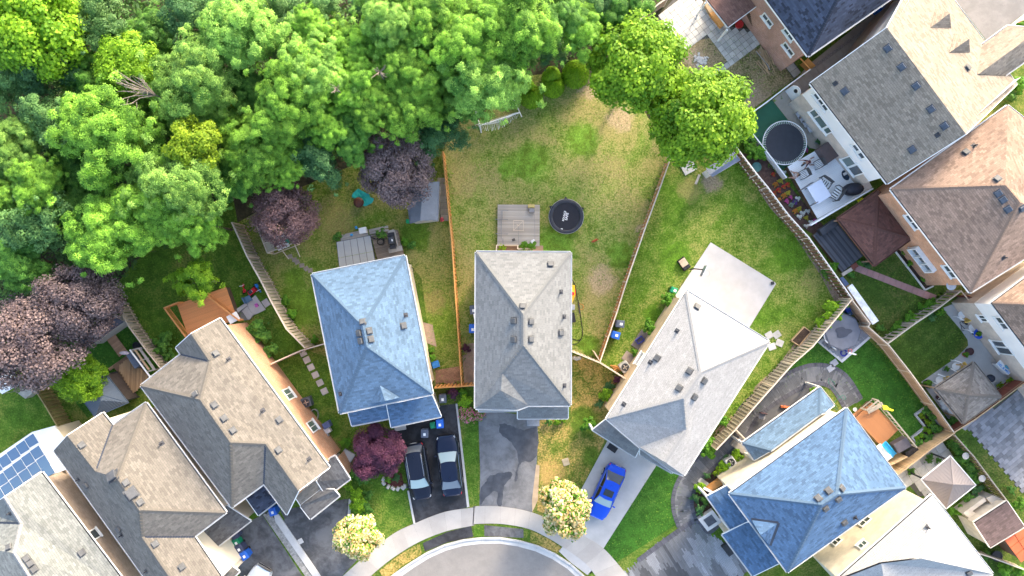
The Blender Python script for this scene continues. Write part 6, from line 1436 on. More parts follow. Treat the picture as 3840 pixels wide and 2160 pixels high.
def shed(label, s, L1, L2, R1, r1, r2, ze, zr, roofm, wallm, cat='shed'):
    """gable shed: left eave L1-L2, right eave from R1 parallel, ridge r1-r2 (plan readings)"""
    a, b = pt(s, *L1, ze), pt(s, *L2, ze); c = pt(s, *R1, ze); d = c+(a-b); p, q = pt(s, *r1, zr), pt(s, *r2, zr); cen = (a+b+c+d)/4
    t = thing('shed', label, cat, (cen.x, cen.y, 0), 'garden sheds')
    for f in ([a, b, q, p], [d, c, q, p]): m = MB(); m.face(f); m.face([v-Vector((0, 0, .06)) for v in reversed(f)]); part('roof_slope', m, roofm, t)
    w = offset_poly([a, b, c, d], .12); part('wall', MB().prism(w, 0, ze-.05), wallm, t)
    g = MB()
    for (x, y, z) in ((a, d, p), (b, c, q)): g.face([x-Vector((0, 0, .06)), y-Vector((0, 0, .06)), z-Vector((0, 0, .06))]); g.face([y-Vector((0, 0, .06)), x-Vector((0, 0, .06)), z-Vector((0, 0, .06))])
    part('gable', g, wallm, t); tr = MB(); 
    for x, y in ((a, p), (d, p), (b, q), (c, q), (p, q), (a, b), (d, c)): tr.bar(x, y, .05, .05)
    part('trim', tr, wallm if cat == 'x' else roofm, t); return t, cen
SHR = mat('felt_bluegrey', (.165, .185, .215), .85, .1, 1.5, fine=.1); SHW = mat('shed_wall_white', (.62, .62, .60), .7, .08)
t_, cen = shed('grey-roofed shed with white walls beside the dark purple plum', 'Z6', (1345,60), (1320,690), (1765,640), (1520,20), (1478,640), 2.05, 2.75, SHR, SHW)
b = MB(); b.box(pt('Z6', 1530, 222, 2.72), (.42, .44, .2), .05, taper=.85); part('roof_vent', b, GALV, t_, bevel=.02)
b = MB(); b.prism(pts('Z6', [(1265,400), (1345,380), (1320,690), (1300,695)], 1.7), 1.6, 1.72); part('lower_slope', b, SHR, t_)
shed('dark-roofed shed with pale front wall under the left purple plum', 'Y6', (50,420), (480,120), (640,210), (110,445), (545,160), 2.2, 2.7, mat('felt_navy', (.055, .065, .09), .85, .1, 1.5), mat('shed_wall_grey', (.45, .46, .46), .7, .08))
shed('small shed with blue-grey roof half hidden under the right-hand maple', 'S3', (1640,1220), (1840,1100), (1885,1160), (1665,1265), (1862,1130), 2.0, 2.3, mat('felt_blue', (.15, .175, .235), .85, .08, 1.5), SHW)
b = MB(); b.box(pt('S3', 1510, 1215)+Vector((0, 0, .06)), (1.1, .9, .12), .5); single('concrete_slab', b, CONC, 'grey concrete slab beside the small shed under the maple', 'slab', pt('S3', 1510, 1215))
b = MB(); b.box(pt('S3', 1575, 1300)+Vector((0, 0, .05)), (.2, .85, .06), -.4); single('plank', b, W_DECK, 'short loose plank on the lawn below the small shed', 'plank', pt('S3', 1575, 1300))
# old shed, bottom right
os_ = thing('shed', 'old shed with brown shingle roof and open grey porch, bottom right', 'shed', pt('Y4', 1200, 880), 'garden sheds'); OW = mat('old_wall', (.48, .44, .38), .9, .15, 1.5)
V = {'a': pt('Y4',945,850,2.3), 'b': pt('Y4',1320,605,2.3), 'c': pt('Y4',1515,890,2.75), 'd': pt('Y4',1125,1125,2.75)}
make_roof(os_, V, [('a b c d', 'a b')], mat('shingle_umber', (.165, .115, .11), .9, .12, .8, tone=(.8, 1.2)), SH_BROWN, name='roof', seed=77, thick=.1, trim=OFFWHITE)
part('wall', MB().prism(offset_poly([V[k] for k in 'abcd'], .08), 0, 2.15), OW, os_)
fp = pts('Y4', [(820,735), (1060,560), (1160,535), (1310,600), (940,850)], 1.2)
for q in ([(820,735), (1060,560), (1085,600), (925,715), (1000,760), (945,845)], [(1085,570), (1165,535), (1312,598), (1180,680)]): part('porch_wall', MB().prism(pts('Y4', q, 1.3), 0, 1.3), OW, os_)
b = MB(); b.prism(pts('Y4', [(925,715), (1085,640), (1020,730)], .8), .7, .8); part('sheet_metal', b, WHITE, os_)
b = MB(); b.bar(pt('Y4', 1000, 745, 1.0), pt('Y4', 1090, 645, 1.1), .08); b.bar(pt('Y4', 1030, 750, 1.0), pt('Y4', 1100, 660, 1.1), .05); part('pole', b, GALV, os_)
orf = thing('shed_roof', 'orange-red corrugated metal roof at the right edge, bottom', 'roof', pt('Y4', 1440, 1100)); OM = mat('metal_orange', (.52, .12, .045), .5, .1, 1, rnd=.06)
q = [pt('Y4',1290,1045,2.2), pt('Y4',1500,895,2.2), pt('Y4',1640,1150,2.2), pt('Y4',1480,1300,2.2)]
for i in range(3):
    for j in range(2):
        def Q2(u, v): return q[0].lerp(q[1], u).lerp(q[3].lerp(q[2], u), v)
        b = MB(); b.prism([Q2(j/2+.01, i/3+.01), Q2((j+1)/2-.01, i/3+.01), Q2((j+1)/2-.01, (i+1)/3-.01), Q2(j/2+.01, (i+1)/3-.01)], 2.14+.02*j, 2.2+.02*j); part('metal_sheet', b, OM, orf)
part('wall', MB().prism(offset_poly(q, .15), 0, 2.1), W_DARK, orf)
# covered porch at the top
cp_ = thing('porch_cover', 'pinkish brown shingled porch cover beside the slab patio', 'porch', pt('X1', 1320, 80)); V = {'a': pt('X1',935,-10,2.6), 'b': pt('X1',1215,345,2.6), 'c': pt('X1',1680,0,3.1), 'd': pt('X1',1440,-330,3.1)}
make_roof(cp_, V, [('a b c d', 'a b')], mat('shingle_terracotta', (.30, .165, .13), .9, .08, .9, tone=(.82, 1.18)), SH_ROSE, name='roof', seed=78, thick=.1)
for k in 'abcd': b = MB(); b.box((V[k].x*.995, V[k].y*.99, 1.25), (.13, .13, 2.5)); part('post', b, WHITE, cp_)
# sunroom with blue panes
sr = thing('sunroom', 'white sunroom roof with a grid of blue panes at the bottom left', 'sunroom', pt('X2', 250, 400)); SP = [(290,145), (490,90), (575,215), (490,305), (600,485), (430,545), (375,512), (35,735), (-140,850), (-260,520)]
part('roof', MB().prism(pts('X2', SP, 3.2), 3.0, 3.2), WHITE, sr); part('wall', MB().prism(offset_poly(pts('X2', SP, 3.2), .15), 0, 3.0), STUCCO, sr)
PANE = glass_mat('pane_blue', (.085, .16, .27), .25)
for r_ in range(4):
    for k in range(6):
        if r_ == 3 and k > 0: continue
        if r_ < 3 and k > 5: continue
        cx = 285-81*k+(0, 50, 105, 150)[r_]; cy = 222+61*k+(0, 108, 193, 273)[r_]
        q = pts('X2', [(cx-68, cy-14), (cx+14, cy-66), (cx+62, cy+22), (cx-22, cy+72)] if False else [(cx-64, cy-10), (cx+12, cy-62), (cx+62, cy+18), (cx-16, cy+66)], 3.24)
        b = MB(); b.prism(q, 3.21, 3.245); part('pane', b, PANE, sr)
# white tarp shelter and its frame at the left edge
tp = thing('tarp_shelter', 'white tarp shelter under the big purple plum at the left edge', 'shelter', pt('S10', 60, 60)); P = [pt('S10',-80,60,1.9), pt('S10',60,-60,1.9), pt('S10',150,60,1.9), pt('S10',15,130,1.9)]; r0, r1_ = pt('S10',-10,10,2.4), pt('S10',80,95,2.4)
for f in ([P[0], P[3], r1_, r0], [P[1], P[2], r1_, r0], [P[3], P[2], r1_], [P[0], P[1], r0]): b = MB(); b.face(f); b.face([v-Vector((0, 0, .02)) for v in reversed(f)]); part('tarp', b, WHITE, tp)
for q in P: b = MB(); b.tube([(q.x, q.y, 0), q], .03, 6); part('pole', b, GALV, tp)
b = MB(); b.prism(pts('S10', [(128,128), (215,40), (258,105), (180,165)], 1.0), .1, .95); part('side_panel', b, mat('panel_grey', (.42, .40, .35), .8), tp)
# greenhouse frame
gh = thing('greenhouse_frame', 'pale timber greenhouse frame with mesh panels under the reddish plum', 'greenhouse', pt('Z5', 600, 550)); zz = 1.7
g0 = [pt('Z5',*c, zz) for c in ((100,60), (400,830), (1030,590), (760,-140))]
for i in range(4):
    a_, b_ = g0[i], g0[(i+1) % 4]
    b = MB(); b.bar(a_, b_, .06, .06); b.bar(Vector((a_.x, a_.y, .1)), Vector((b_.x, b_.y, .1)), .06, .1); part('beam', b, W_PALE, gh)
    b = MB(); b.bar((a_.x, a_.y, 0), a_, .06); part('post', b, W_PALE, gh)
for k in (.3, .5, .7): b = MB(); b.bar(g0[0].lerp(g0[1], k), g0[3].lerp(g0[2], k), .04); part('beam', b, W_PALE, gh)
MESH = mat('mesh_panel', (.33, .28, .20), .9, .1)
b = MB(); a_, b_ = g0[0], g0[1]; b.bar((a_.x, a_.y, .8), (b_.x, b_.y, .8), .02, 1.4); part('mesh_panel', b, MESH, gh)
b = MB(); b.prism([g0[0].lerp(g0[1], .45), g0[1], g0[1].lerp(g0[2], .3), g0[0].lerp(g0[1], .45).lerp(g0[3].lerp(g0[2], .45), .3)], 1.60, 1.63); part('roof_mesh', b, MESH, gh)
b = MB(); b.box(pt('Z5', 740, 560, .6), (1.0, 1.2, .08), .4); part('bench', b, OFFWHITE, gh); b = MB(); b.box(pt('Z5', 880, 545, .7), (.3, .3, .25), .2); part('pot', b, mat('pot_green', (.03, .22, .14), .6), gh)
b = MB(); b.box(pt('Z5', 440, 540, .5), (.8, .7, .06), .6); part('sheet', b, WHITE, gh); b = MB(); b.box(pt('Z5', 610, 600, .6), (.4, .4, .3), .5); part('tub', b, BLACKPL, gh)
for i, (a, b2) in enumerate((((760,765), (920,975)), ((1055,610), (1190,920)))): b = MB(); b.bar(pt('Z5',*a,.4), pt('Z5',*b2,.06), .06); part('loose_pole', b, W_PALE, gh)
# ------------------------------------------------------------------ trampolines
def text_mesh(body, size, bold=False):
    cu = bpy.data.curves.new('lettering', 'FONT'); cu.body = body; cu.size = size; cu.align_x = 'CENTER'; cu.align_y = 'CENTER'; cu.extrude = .001; cu.resolution_u = 2
    if bold: cu.offset = size*.02
    o = bpy.data.objects.new('lettering', cu); C.objects.link(o); bpy.context.view_layer.update()
    me = bpy.data.meshes.new_from_object(o.evaluated_get(bpy.context.evaluated_depsgraph_get())); bpy.data.objects.remove(o); return me
def trampoline(label, s, x, y, r, h, ringm, ringw, bedm, springs=0, net=False, octa=False):
    p = pt(s, x, y, h); t = thing('trampoline', label, 'trampoline', (p.x, p.y, 0), 'trampolines', local=True); n = 40 if not octa else 8
    b = MB(); b.lathe([(.001, h-.02), (r-ringw, h-.02), (r-ringw, h-.005), (.001, h-.0)], n=n); part('jumping_bed', b, bedm, t)
    b = MB(); b.lathe([(r-ringw+.005, h-.03), (r-ringw+.005, h+.035), (r-ringw*.5, h+.06), (r, h+.03), (r+.02, h-.08), (r-.02, h-.06)], n=n)
    b.f = [f for f in b.f if len(f) == 4]; b.t = b.t[:len(b.f)]; b.mi = b.mi[:len(b.f)]
    if ringw > .12 and not springs: part('pad', b, ringm, t, smooth=True)
    rg_ = MB(); rg_.tube([(r*math.cos(a*2*math.pi/48), r*math.sin(a*2*math.pi/48), h-.02) for a in range(49)], .035, 6); part('rim', rg_, ringm if ringw <= .12 or springs else GALV, t)
    for i in range(springs):
        a = 2*math.pi*i/springs; b = MB(); b.bar(((r-.03)*math.cos(a), (r-.03)*math.sin(a), h-.02), ((r-.24)*math.cos(a), (r-.24)*math.sin(a), h-.02), .025); part('spring', b, ringm, t)
    for i in range(6): a = 2*math.pi*i/6+.3; b = MB(); b.tube([(r*.94*math.cos(a), r*.94*math.sin(a), 0), (r*.97*math.cos(a), r*.97*math.sin(a), h-.03)], .03, 6); part('leg', b, GALV, t)
    return t
NAVY = mat('pad_navy', (.030, .034, .046), .6, .2, 2); BED = mat('bed_black', (.012, .013, .020), .7, .15, 2)
t1 = trampoline('black round trampoline with white lettering on the parched lawn', 'Z3', 1370, 345, 1.42, .75, NAVY, .30, BED)
for w, oy, sz in (('BOUNCE', .16, .21), ('SAFE', -.06, .30)):
    o = link_mesh('lettering', text_mesh(w, sz, True), t1); o.data.materials.append(WHITE); a = R(78); o.rotation_euler = (0, 0, a); o.location = (-math.sin(a)*oy-.02, math.cos(a)*oy, .757)
b = MB(); b.box((-.38, -1.05, .76), (.16, .11, .01), -.1); part('label', b, WHITE, t1)
for a in (.45, 1.6, 2.6): b = MB(); b.face([(1.4*math.cos(a-.14), 1.4*math.sin(a-.14), .77), (1.66*math.cos(a), 1.66*math.sin(a), .7), (1.4*math.cos(a+.14), 1.4*math.sin(a+.14), .77)]); b.face(list(reversed(b.v[:3]))); part('pad_flap', b, NAVY, t1)
t2 = trampoline('large dark trampoline with white sprung rim on the green turf', 'Z7', 737, 1028, 1.80, .8, WHITE, .24, mat('bed_charcoal', (.035, .038, .048), .75, .1, 2), springs=72)
p3 = pt('X5', 580, 345, 1.6); t3 = thing('trampoline', 'trampoline under a grey octagonal cover in the lush lawn corner', 'trampoline', (p3.x, p3.y, 0.12), 'trampolines', local=True)
COVER = mat('cover_grey', (.125, .135, .165), .7, .12, 1.2, bump=.3, bscale=3); b = MB(); b.lathe([(1.56, .5), (1.58, .85), (1.45, .95), (.8, .9), (.001, .84)], n=8); part('cover', b, COVER, t3)
b = MB(); N = 26; ps = [(Vector((math.cos(a), math.sin(a)*.68, 0))*(.62+.12*math.sin(3*a+1)+.07*math.sin(5*a))) for a in [2*math.pi*i/N for i in range(N)]]; b.face([p+Vector((.03, -.02, .925)) for p in ps]); part('wet_patch', b, mat('cover_wet', (.055, .06, .078), .35, .1), t3)
for i in range(8): a = 2*math.pi*(i+.5)/8; b = MB(); b.tube([(1.52*math.cos(a), 1.52*math.sin(a), 0), (1.55*math.cos(a), 1.55*math.sin(a), .95)], .03, 6); part('pole', b, GALV, t3)
b = MB(); b.tube([(-1.58, .1, .8), (-1.4, -.7, .82), (-.5, -1.45, .8)], .07, 6); part('rolled_net', b, mat('net_pale', (.45, .47, .5), .7), t3)
# ------------------------------------------------------------------ garden furniture and clutter
def box_thing(name, label, cat, s, x, y, size, rz, m, z=0, bevel=.02, group=None, taper=1):
    p = pt(s, x, y, z+size[2]); b = MB(); b.box((p.x, p.y, z+size[2]/2), size, rz, taper=taper); return single(name, b, m, label, cat, (p.x, p.y, z), group, bevel=bevel)
DZ = .77
def slat_chair(label, s, x, y, rz, w=.62, frame=mat('resin_charcoal', (.07, .068, .07), .6, .1), z=DZ, group='slatted deck chairs'):
    p = pt(s, x, y, z+.5); t = thing('slatted_chair', label, 'chair', (p.x, p.y, z), group, local=True, rz=rz)
    for i in range(5): b = MB(); b.box((-.02, -w/2+w*(i+.5)/5, .42), (.52, w/5*.55, .025)); part('seat_slat', b, WHITE, t)
    b = MB(); b.box((-.02, 0, .40), (.5, w*.92, .02)); part('seat_base', b, frame, t)
    b = MB(); b.tube([(.28, -w/2, .42), (.36, -w/2, .9), (.38, 0, .95), (.36, w/2, .9), (.28, w/2, .42)], .045, 6); b.box((.36, 0, .70), (.06, w*.95, .36)); part('backrest', b, frame, t)
    for sy in (-1, 1):
        b = MB(); b.bar((.34, sy*w/2, .66), (-.28, sy*(w/2+.02), .62), .07, .04); part('armrest', b, frame, t)
        for sx in (-.27, .27): b = MB(); b.bar((sx, sy*w/2, 0), (sx, sy*w/2, .62 if sx < 0 else .45), .05); part('leg', b, frame, t)
slat_chair('dark slatted armchair on the white deck nearest the storage box', 'Z1', 830, 455, .5); slat_chair('dark slatted armchair on the white deck beside the seated child', 'Z1', 555, 640, .5)
slat_chair('wide dark slatted loveseat at the right side of the white table', 'Z1', 1150, 985, -.6, 1.15); slat_chair('dark slatted bench above the white table', 'Z1', 930, 800, .95, .95)
tb = thing('table', 'square white table at the middle of the white deck', 'table', pt('Z1', 830, 960, 1.5)-Vector((0, 0, .73)), local=True, rz=R(-58)); BASE[tb] = Vector()
b = MB(); b.box((0, 0, .73), (1.62, 1.35, .04)); part('table_top', b, mat('table_white', (.62, .65, .74), .35, .03), tb, bevel=.02)
for sx in (-.7, .7):
    for sy in (-.55, .55): b = MB(); b.bar((sx, sy, 0), (sx, sy, .72), .06); part('leg', b, DARKMETAL, tb)
tb.location.z = DZ
for a, b2, l in (((475,945), (705,795), 'long grey folded chair frame left of the white table'), ((670,1215), (790,1150), 'short grey folded chair frame below the white table')):
    m = MB(); m.bar(pt('Z1',*a,1.3), pt('Z1',*b2,1.3), .06, .5); single('folded_chair', m, mat('frame_grey', (.13, .13, .14), .5), l, 'chair', pt('Z1',*a,1.0))
box_thing('storage_box', 'dark brown storage box at the top of the white deck', 'storage box', 'Z1', 1000, 245, (1.1, 1.45, .75), R(35), mat('resin_brown', (.10, .072, .07), .5, .1), DZ, .04)
p = pt('Z1', 1500, 900, 1.8); b = MB(); b.lathe([(.55, 0), (.62, .5), (.55, .95), (.30, 1.1), (.001, 1.12)], (p.x, p.y, DZ), 14, sx=1.25, sy=.85); single('covered_barbecue', b, mat('cover_black', (.018, .019, .028), .6, .3, 3, bump=.4, bscale=5), 'barbecue under a black cover at the edge of the white deck', 'barbecue', (p.x, p.y, DZ), smooth=True)
p = pt('Z1', 1305, 665, DZ); b = MB(); b.lathe([(.28, .0), (.28, .012), (.001, .012)], (p.x, p.y, DZ+.02), 20, sx=1.0, sy=1.6); [v.__setitem__(slice(0, 2), (p.x+(v.x-p.x)*math.cos(.5)-(v.y-p.y)*math.sin(.5), p.y+(v.x-p.x)*math.sin(.5)+(v.y-p.y)*math.cos(.5))) for v in b.v]
mt = single('door_mat', b, mat('mat_navy', (.025, .04, .06), .9, .6, 12), 'oval dark doormat with pale pattern in front of the patio door', 'mat', (p.x, p.y, DZ))
b = MB(); b.box((p.x-.05, p.y+.12, DZ+.036), (.3, .22, .004), .5); part('motif', b, OFFWHITE, mt)
box_thing('wall_lamp', 'small black lantern on the wall beside the patio door', 'lamp', 'Z1', 1670, 710, (.14, .14, .28), .5, BLACKPL, 2.0)
box_thing('yellow_tub', 'bright yellow tub wedged beside the brown gazebo', 'tub', 'Z1', 1592, 1108, (.38, .24, .3), .5, mat('tub_yellow', (.62, .62, .01), .5), .6)
# soccer ball
p = pt('Z1', 860, 298, DZ+.11); b = MB(); b.lathe([(.11*math.sin(math.pi*i/8)+.0005, -.11*math.cos(math.pi*i/8)) for i in range(9)], (p.x, p.y, DZ+.13), 12); single('football', b, mat('ball_bw', (.35, .35, .35), .4, .95, 9), 'black and white football on the white deck by the storage box', 'ball', (p.x, p.y, DZ), smooth=True)
# four stacked loungers and pots on the tan patio
for i, (x, y, l) in enumerate(((985,595,'uppermost of the four grey patio chairs in a row'), (1030,655,'second from the top of the four grey patio chairs in a row'), (1080,720,'third from the top of the four grey patio chairs in a row'), (1150,800,'lowest of the four grey patio chairs in a row'))):
    p = pt('Z7', x, y, .5); t = thing('patio_chair', l, 'chair', (p.x, p.y, .03), 'row of four grey patio chairs', local=True, rz=R(30)); CG = mat('sling_grey', (.42, .42, .44), .7, .08)
    b = MB(); b.box((-.05, 0, .42), (.62, .55, .03)); part('seat', b, CG, t); b = MB(); b.box((.33, 0, .68), (.22, .55, .5), rot=Matrix.Rotation(R(20), 3, 'Y')); part('backrest', b, CG, t)
    for sy in (-.3, .3):
        b = MB(); b.tube([(-.36, sy, 0), (-.34, sy, .6), (.3, sy, .62), (.38, sy, .95)], .02, 5); b.tube([(.3, sy, .62), (.28, sy, 0)], .02, 5); part('frame', b, GALV, t)
def pot(label, s, x, y, r, h, m, plant=None, z=0):
    p = pt(s, x, y, z+h); t = thing('plant_pot', label, 'pot', (p.x, p.y, z+.02), 'plant pots', local=True); b = MB(); b.lathe([(r*.7, 0), (r, h*.95), (r*1.08, h), (r*.9, h), (r*.88, h*.85), (.001, h*.84)], n=16); part('pot', b, m, t)
    if plant:
        o = link_mesh('plant', crown_mesh('sh_'+plant, 0, {'shrub': [L_SHRUB], 'mid': [L_MID], 'dark': [L_TEAL], 'yellow': [L_YEL]}[plant], nl=22, per=70, leaf=.19, lump=(.26, .4), aspect=.6, zmin=-.2, squash=1.0), t); o.scale = (r*1.15, r*1.15, r*.9); o.location = (0, 0, h+r*.2)
TERRA = mat('terracotta', (.42, .13, .07), .8, .1); STONEP = mat('stone_pot', (.45, .42, .38), .85, .15)
pot('grey pot with white flowers by the white deck corner', 'Z7', 1235, 1010, .22, .3, GALV, 'dark'); pot('dark planter at the foot of the triple window', 'Z7', 1285, 920, .35, .35, DARKMETAL, 'dark')
pot('coiled hose reel pot in the flower bed', 'Z7', 310, 1395, .38, .25, mat('hose_green', (.05, .16, .15), .5)); pot('red bucket by the pink porch cover', 'X1', 1355, 312, .32, .4, mat('bucket_red', (.5, .03, .03), .4))
pot('large dark brown bowl planter on the chair patio', 'Z8', 860, 812, .30, .35, mat('pot_brown', (.07, .03, .03), .6)); pot('terracotta pot with a small plant on the chair patio', 'Z8', 780, 868, .22, .3, TERRA, 'shrub'); pot('grey pot with a leafy plant between the white chairs', 'Z8', 425, 1120, .22, .3, GALV, 'mid'); pot('black pot with a round green plant at the patio corner', 'Z8', 90, 1395, .33, .35, BLACKPL, 'shrub')
pot('red bowl by the patio door step', 'Z8', 1300, 855, .16, .15, mat('bowl_red', (.45, .02, .03), .4)); pot('white stone pot at the red-brown fence', 'Z8', 1650, 1295, .26, .35, STONEP, 'dark'); pot('stone pot with a yellow plant at the red-brown fence', 'Z8', 1565, 1330, .25, .3, STONEP, 'yellow'); pot('pot with yellow-green plant beside the beige gazebo', 'Z8', 1390, 1415, .25, .3, GALV, 'yellow')
for i, (x, y, l, m) in enumerate(((1160,582,'dark pot first in the row along the gazebo edge',MATS['pot_brown']), (1173,605,'small white-rimmed pot second in the row along the gazebo edge',OFFWHITE), (1192,632,'white pot third in the row along the gazebo edge',WHITE), (1210,668,'white bowl fourth in the row along the gazebo edge',WHITE))): pot(l, 'S14', x, y, .2, .25, m)
pot('grey round pot in the bottom right corner yard', 'Y4', 1205, 1225, .42, .3, DARKMETAL); pot('ring-shaped hanging planter on the dark fence, upper', 'Y4', 848, 90, .26, .2, STONEP, None, 1.4); pot('ring-shaped hanging planter on the dark fence, lower', 'Y4', 1035, 345, .26, .2, STONEP, None, 1.4)
pot('small terracotta ring planter by the right edge road', 'Y5', 1215, 345, .45, .3, TERRA, 'shrub')
box_thing('cooler', 'white cooler box with blue label in the pot row', 'cooler', 'S14', 1280, 715, (.5, .85, .4), R(35), WHITE, 0, .04)
# white and yellow chairs
def tub_chair(label, s, x, y, rz):
    p = pt(s, x, y, .4); t = thing('plastic_chair', label, 'chair', (p.x, p.y, .02), 'white and yellow plastic chairs', local=True, rz=rz); YL = mat('chair_yellow', (.70, .50, .13), .45, .05)
    b = MB(); b.lathe([(.30, .36), (.31, .42), (.001, .40)], (-.06, 0, 0), 18); part('seat', b, WHITE, t)
    n = 12; b = MB()
    for i in range(n):
        a0, a1 = -1.25+2.5*i/n, -1.25+2.5*(i+1)/n
        for (ra, za, rb, zb) in ((.34, .42, .60, .80),): b.face([(ra*math.cos(a0), ra*math.sin(a0), za), (ra*math.cos(a1), ra*math.sin(a1), za), (rb*math.cos(a1), rb*math.sin(a1), zb), (rb*math.cos(a0), rb*math.sin(a0), zb)]); b.face(list(reversed(b.v[-4:])))
    b.tube([(.60*math.cos(-1.25+2.5*i/n), .60*math.sin(-1.25+2.5*i/n), .80) for i in range(n+1)], .05, 6); part('backrest', b, YL, t)
    for sy in (-1, 1):
        b = MB(); b.bar((.12, sy*.42, .66), (-.48, sy*.38, .60), .08, .035); part('armrest', b, WHITE, t)
        for sx in (-.4, .22): b = MB(); b.bar((sx, sy*.36, 0), (sx, sy*.36, .6), .05); part('leg', b, WHITE, t)
for x, y, l in ((720,150,'white chair with yellow back nearest the red gate'), (910,385,'white chair with yellow back below the tangled black hose'), (610,1085,'white chair with yellow back beside the beige gazebo, right of a pot'), (310,1335,'white chair with yellow back at the patio corner by the brown fence')): tub_chair(l, 'Z8', x, y, R(-25))
def hose(label, s, P, r, m, z=.04, cat='hose', sub=5, name='garden_hose'):
    Q = smooth(pts(s, P, z), sub); b = MB(); b.tube([Vector((q.x, q.y, z+.015*math.sin(i))) for i, q in enumerate(Q)], r, 5); return single(name, b, m, label, cat, Q[0])
BH = mat('hose_black', (.012, .012, .013), .5)
rg = random.Random(9); hp = []
for i in range(46): a = i*.9; rr = 40+45*rg.random(); hp.append((800+rr*math.cos(a)*1.1+i*.3, 265+rr*math.sin(a)*.85))
hose('tangled coil of black hose between two white and yellow chairs', 'Z8', [(690,330), (720,440), (760,400), (720,360), (680,280)]+hp, .022, BH)
hose('black hose looping over the lawn right of the centre house', 'Y8', [(140,10), (190,110), (210,250), (235,330), (250,450), (275,640), (275,730), (230,780), (150,760), (140,770), (140,830), (210,815), (265,760)], .03, BH)
hose('short orange hose ring on the lawn right of the centre house', 'Y8', [(230,380), (245,330), (280,340), (290,370), (270,400), (235,385)], .018, mat('hose_orange', (.65, .2, .03), .5))
hose('thin green hose curling on the paver walk', 'S13', [(1530,470), (1480,410), (1465,440), (1520,520), (1560,570), (1620,600), (1600,560), (1540,600), (1500,660), (1550,690), (1520,640)], .018, mat('hose_teal', (.04, .20, .13), .5))
hose('black cable coil on the weathered deck', 'Z6', [(760,960), (800,920), (860,940), (880,990), (840,1040), (780,1030), (770,980), (830,950), (880,1000), (860,1050), (800,1045)], .03, BH, z=.62)
hose('thin wire coil at the cream wall corner', 'S6', [(1215,520), (1240,580), (1260,600), (1245,620), (1235,595)], .02, BH, z=.4)
# table with banner, barbecue
wt = thing('market_table', 'table with a white cloth of blue lettering and blue tubs by the patio door', 'table', pt('Z8', 1380, 1060), local=True, rz=R(-42)); b = MB(); b.box((0, 0, .72), (1.35, .75, .04)); part('table_top', b, WHITE, wt)
b = MB(); b.box((-.05, -.40, .5), (1.3, .03, .45)); cl_ = part('banner', b, WHITE, wt)
for sx in (-.6, .6):
    for sy in (-.3, .3): b = MB(); b.bar((sx, sy, 0), (sx, sy, .7), .05); part('leg', b, GALV, wt)
o = link_mesh('lettering', text_mesh('DEL & MES', .27, True), wt); o.data.materials.append(mat('ink_blue', (.02, .22, .62), .6)); o.location = (0, -.22, .745)
b = MB(); b.lathe([(.28, .74), (.33, 1.0), (.25, 1.0), (.001, .95)], (.1, .2, 0), 14); part('basin', b, mat('basin_teal', (.03, .25, .36), .5), wt); b = MB(); b.lathe([(.2, .95), (.15, 1.02), (.001, 1.05)], (.1, .2, 0), 12); part('bread', b, mat('crust', (.40, .22, .10), .8), wt)
b = MB(); b.lathe([(.13, .74), (.15, .95), (.001, .93)], (.5, .05, 0), 12); part('pot', b, DARKMETAL, wt)
p = pt('Z8', 1250, 1300, .9); kb_ = thing('kettle_barbecue', 'black kettle barbecue on the chair patio', 'barbecue', (p.x, p.y, .02), local=True); b = MB(); b.lathe([(.1, .45), (.30, .62), (.33, .75), (.28, .92), (.12, 1.0), (.001, 1.01)], n=18); part('bowl', b, mat('enamel_black', (.02, .025, .04), .2), kb_, smooth=True)
for i in range(3): a = i*2.09; b = MB(); b.tube([(.1*math.cos(a), .1*math.sin(a), .5), (.3*math.cos(a), .3*math.sin(a), 0)], .018, 5); part('leg', b, GALV, kb_)
b = MB(); b.box((0, 0, 1.03), (.14, .03, .03)); part('handle', b, BLACKPL, kb_)
bt = thing('garden_table', 'blue round table with a potted plant by the white wall', 'table', pt('Z8', 1020, 490, .7)-Vector((0, 0, .7)), local=True); b = MB(); b.lathe([(.42, .66), (.44, .70), (.001, .70)], n=18); part('table_top', b, mat('table_blue', (.03, .10, .55), .4), bt); b = MB(); b.lathe([(.2, 0), (.05, .05), (.05, .66)], n=10); part('base', b, BLACKPL, bt)
pot('dark pot with green plant on the blue round table', 'Z8', 1018, 490, .2, .22, BLACKPL, 'shrub', .7)
def ac(label, s, x, y, rz, m=GALV):
    p = pt(s, x, y, .8); t = thing('air_conditioner', label, 'air conditioner', (p.x, p.y, .02), 'air conditioner units', local=True, rz=rz); b = MB(); b.box((0, 0, .4), (.8, .8, .76)); part('casing', b, m, t, bevel=.08)
    b = MB(); b.lathe([(.30, .785), (.32, .80), (.26, .80), (.001, .80)], n=20); part('fan_ring', b, DARKMETAL, t); b = MB()
    for i in range(4): b.box((.13*math.cos(i*1.57), .13*math.sin(i*1.57), .812), (.2, .08, .01), i*1.57)
    part('fan_blade', b, CHROME, t)
ac('dark air conditioner unit against the orange brick wall', 'Y7', 315, 470, .3, mat('ac_dark', (.09, .10, .12), .5)); ac('grey air conditioner unit against the tan brick wall', 'Y8', 805, 1110, .6, mat('ac_grey', (.30, .30, .29), .5)); ac('pale air conditioner unit in the shrub bed of the bright blue house', 'S15', 583, 420, .6, mat('ac_pale', (.5, .5, .48), .5))
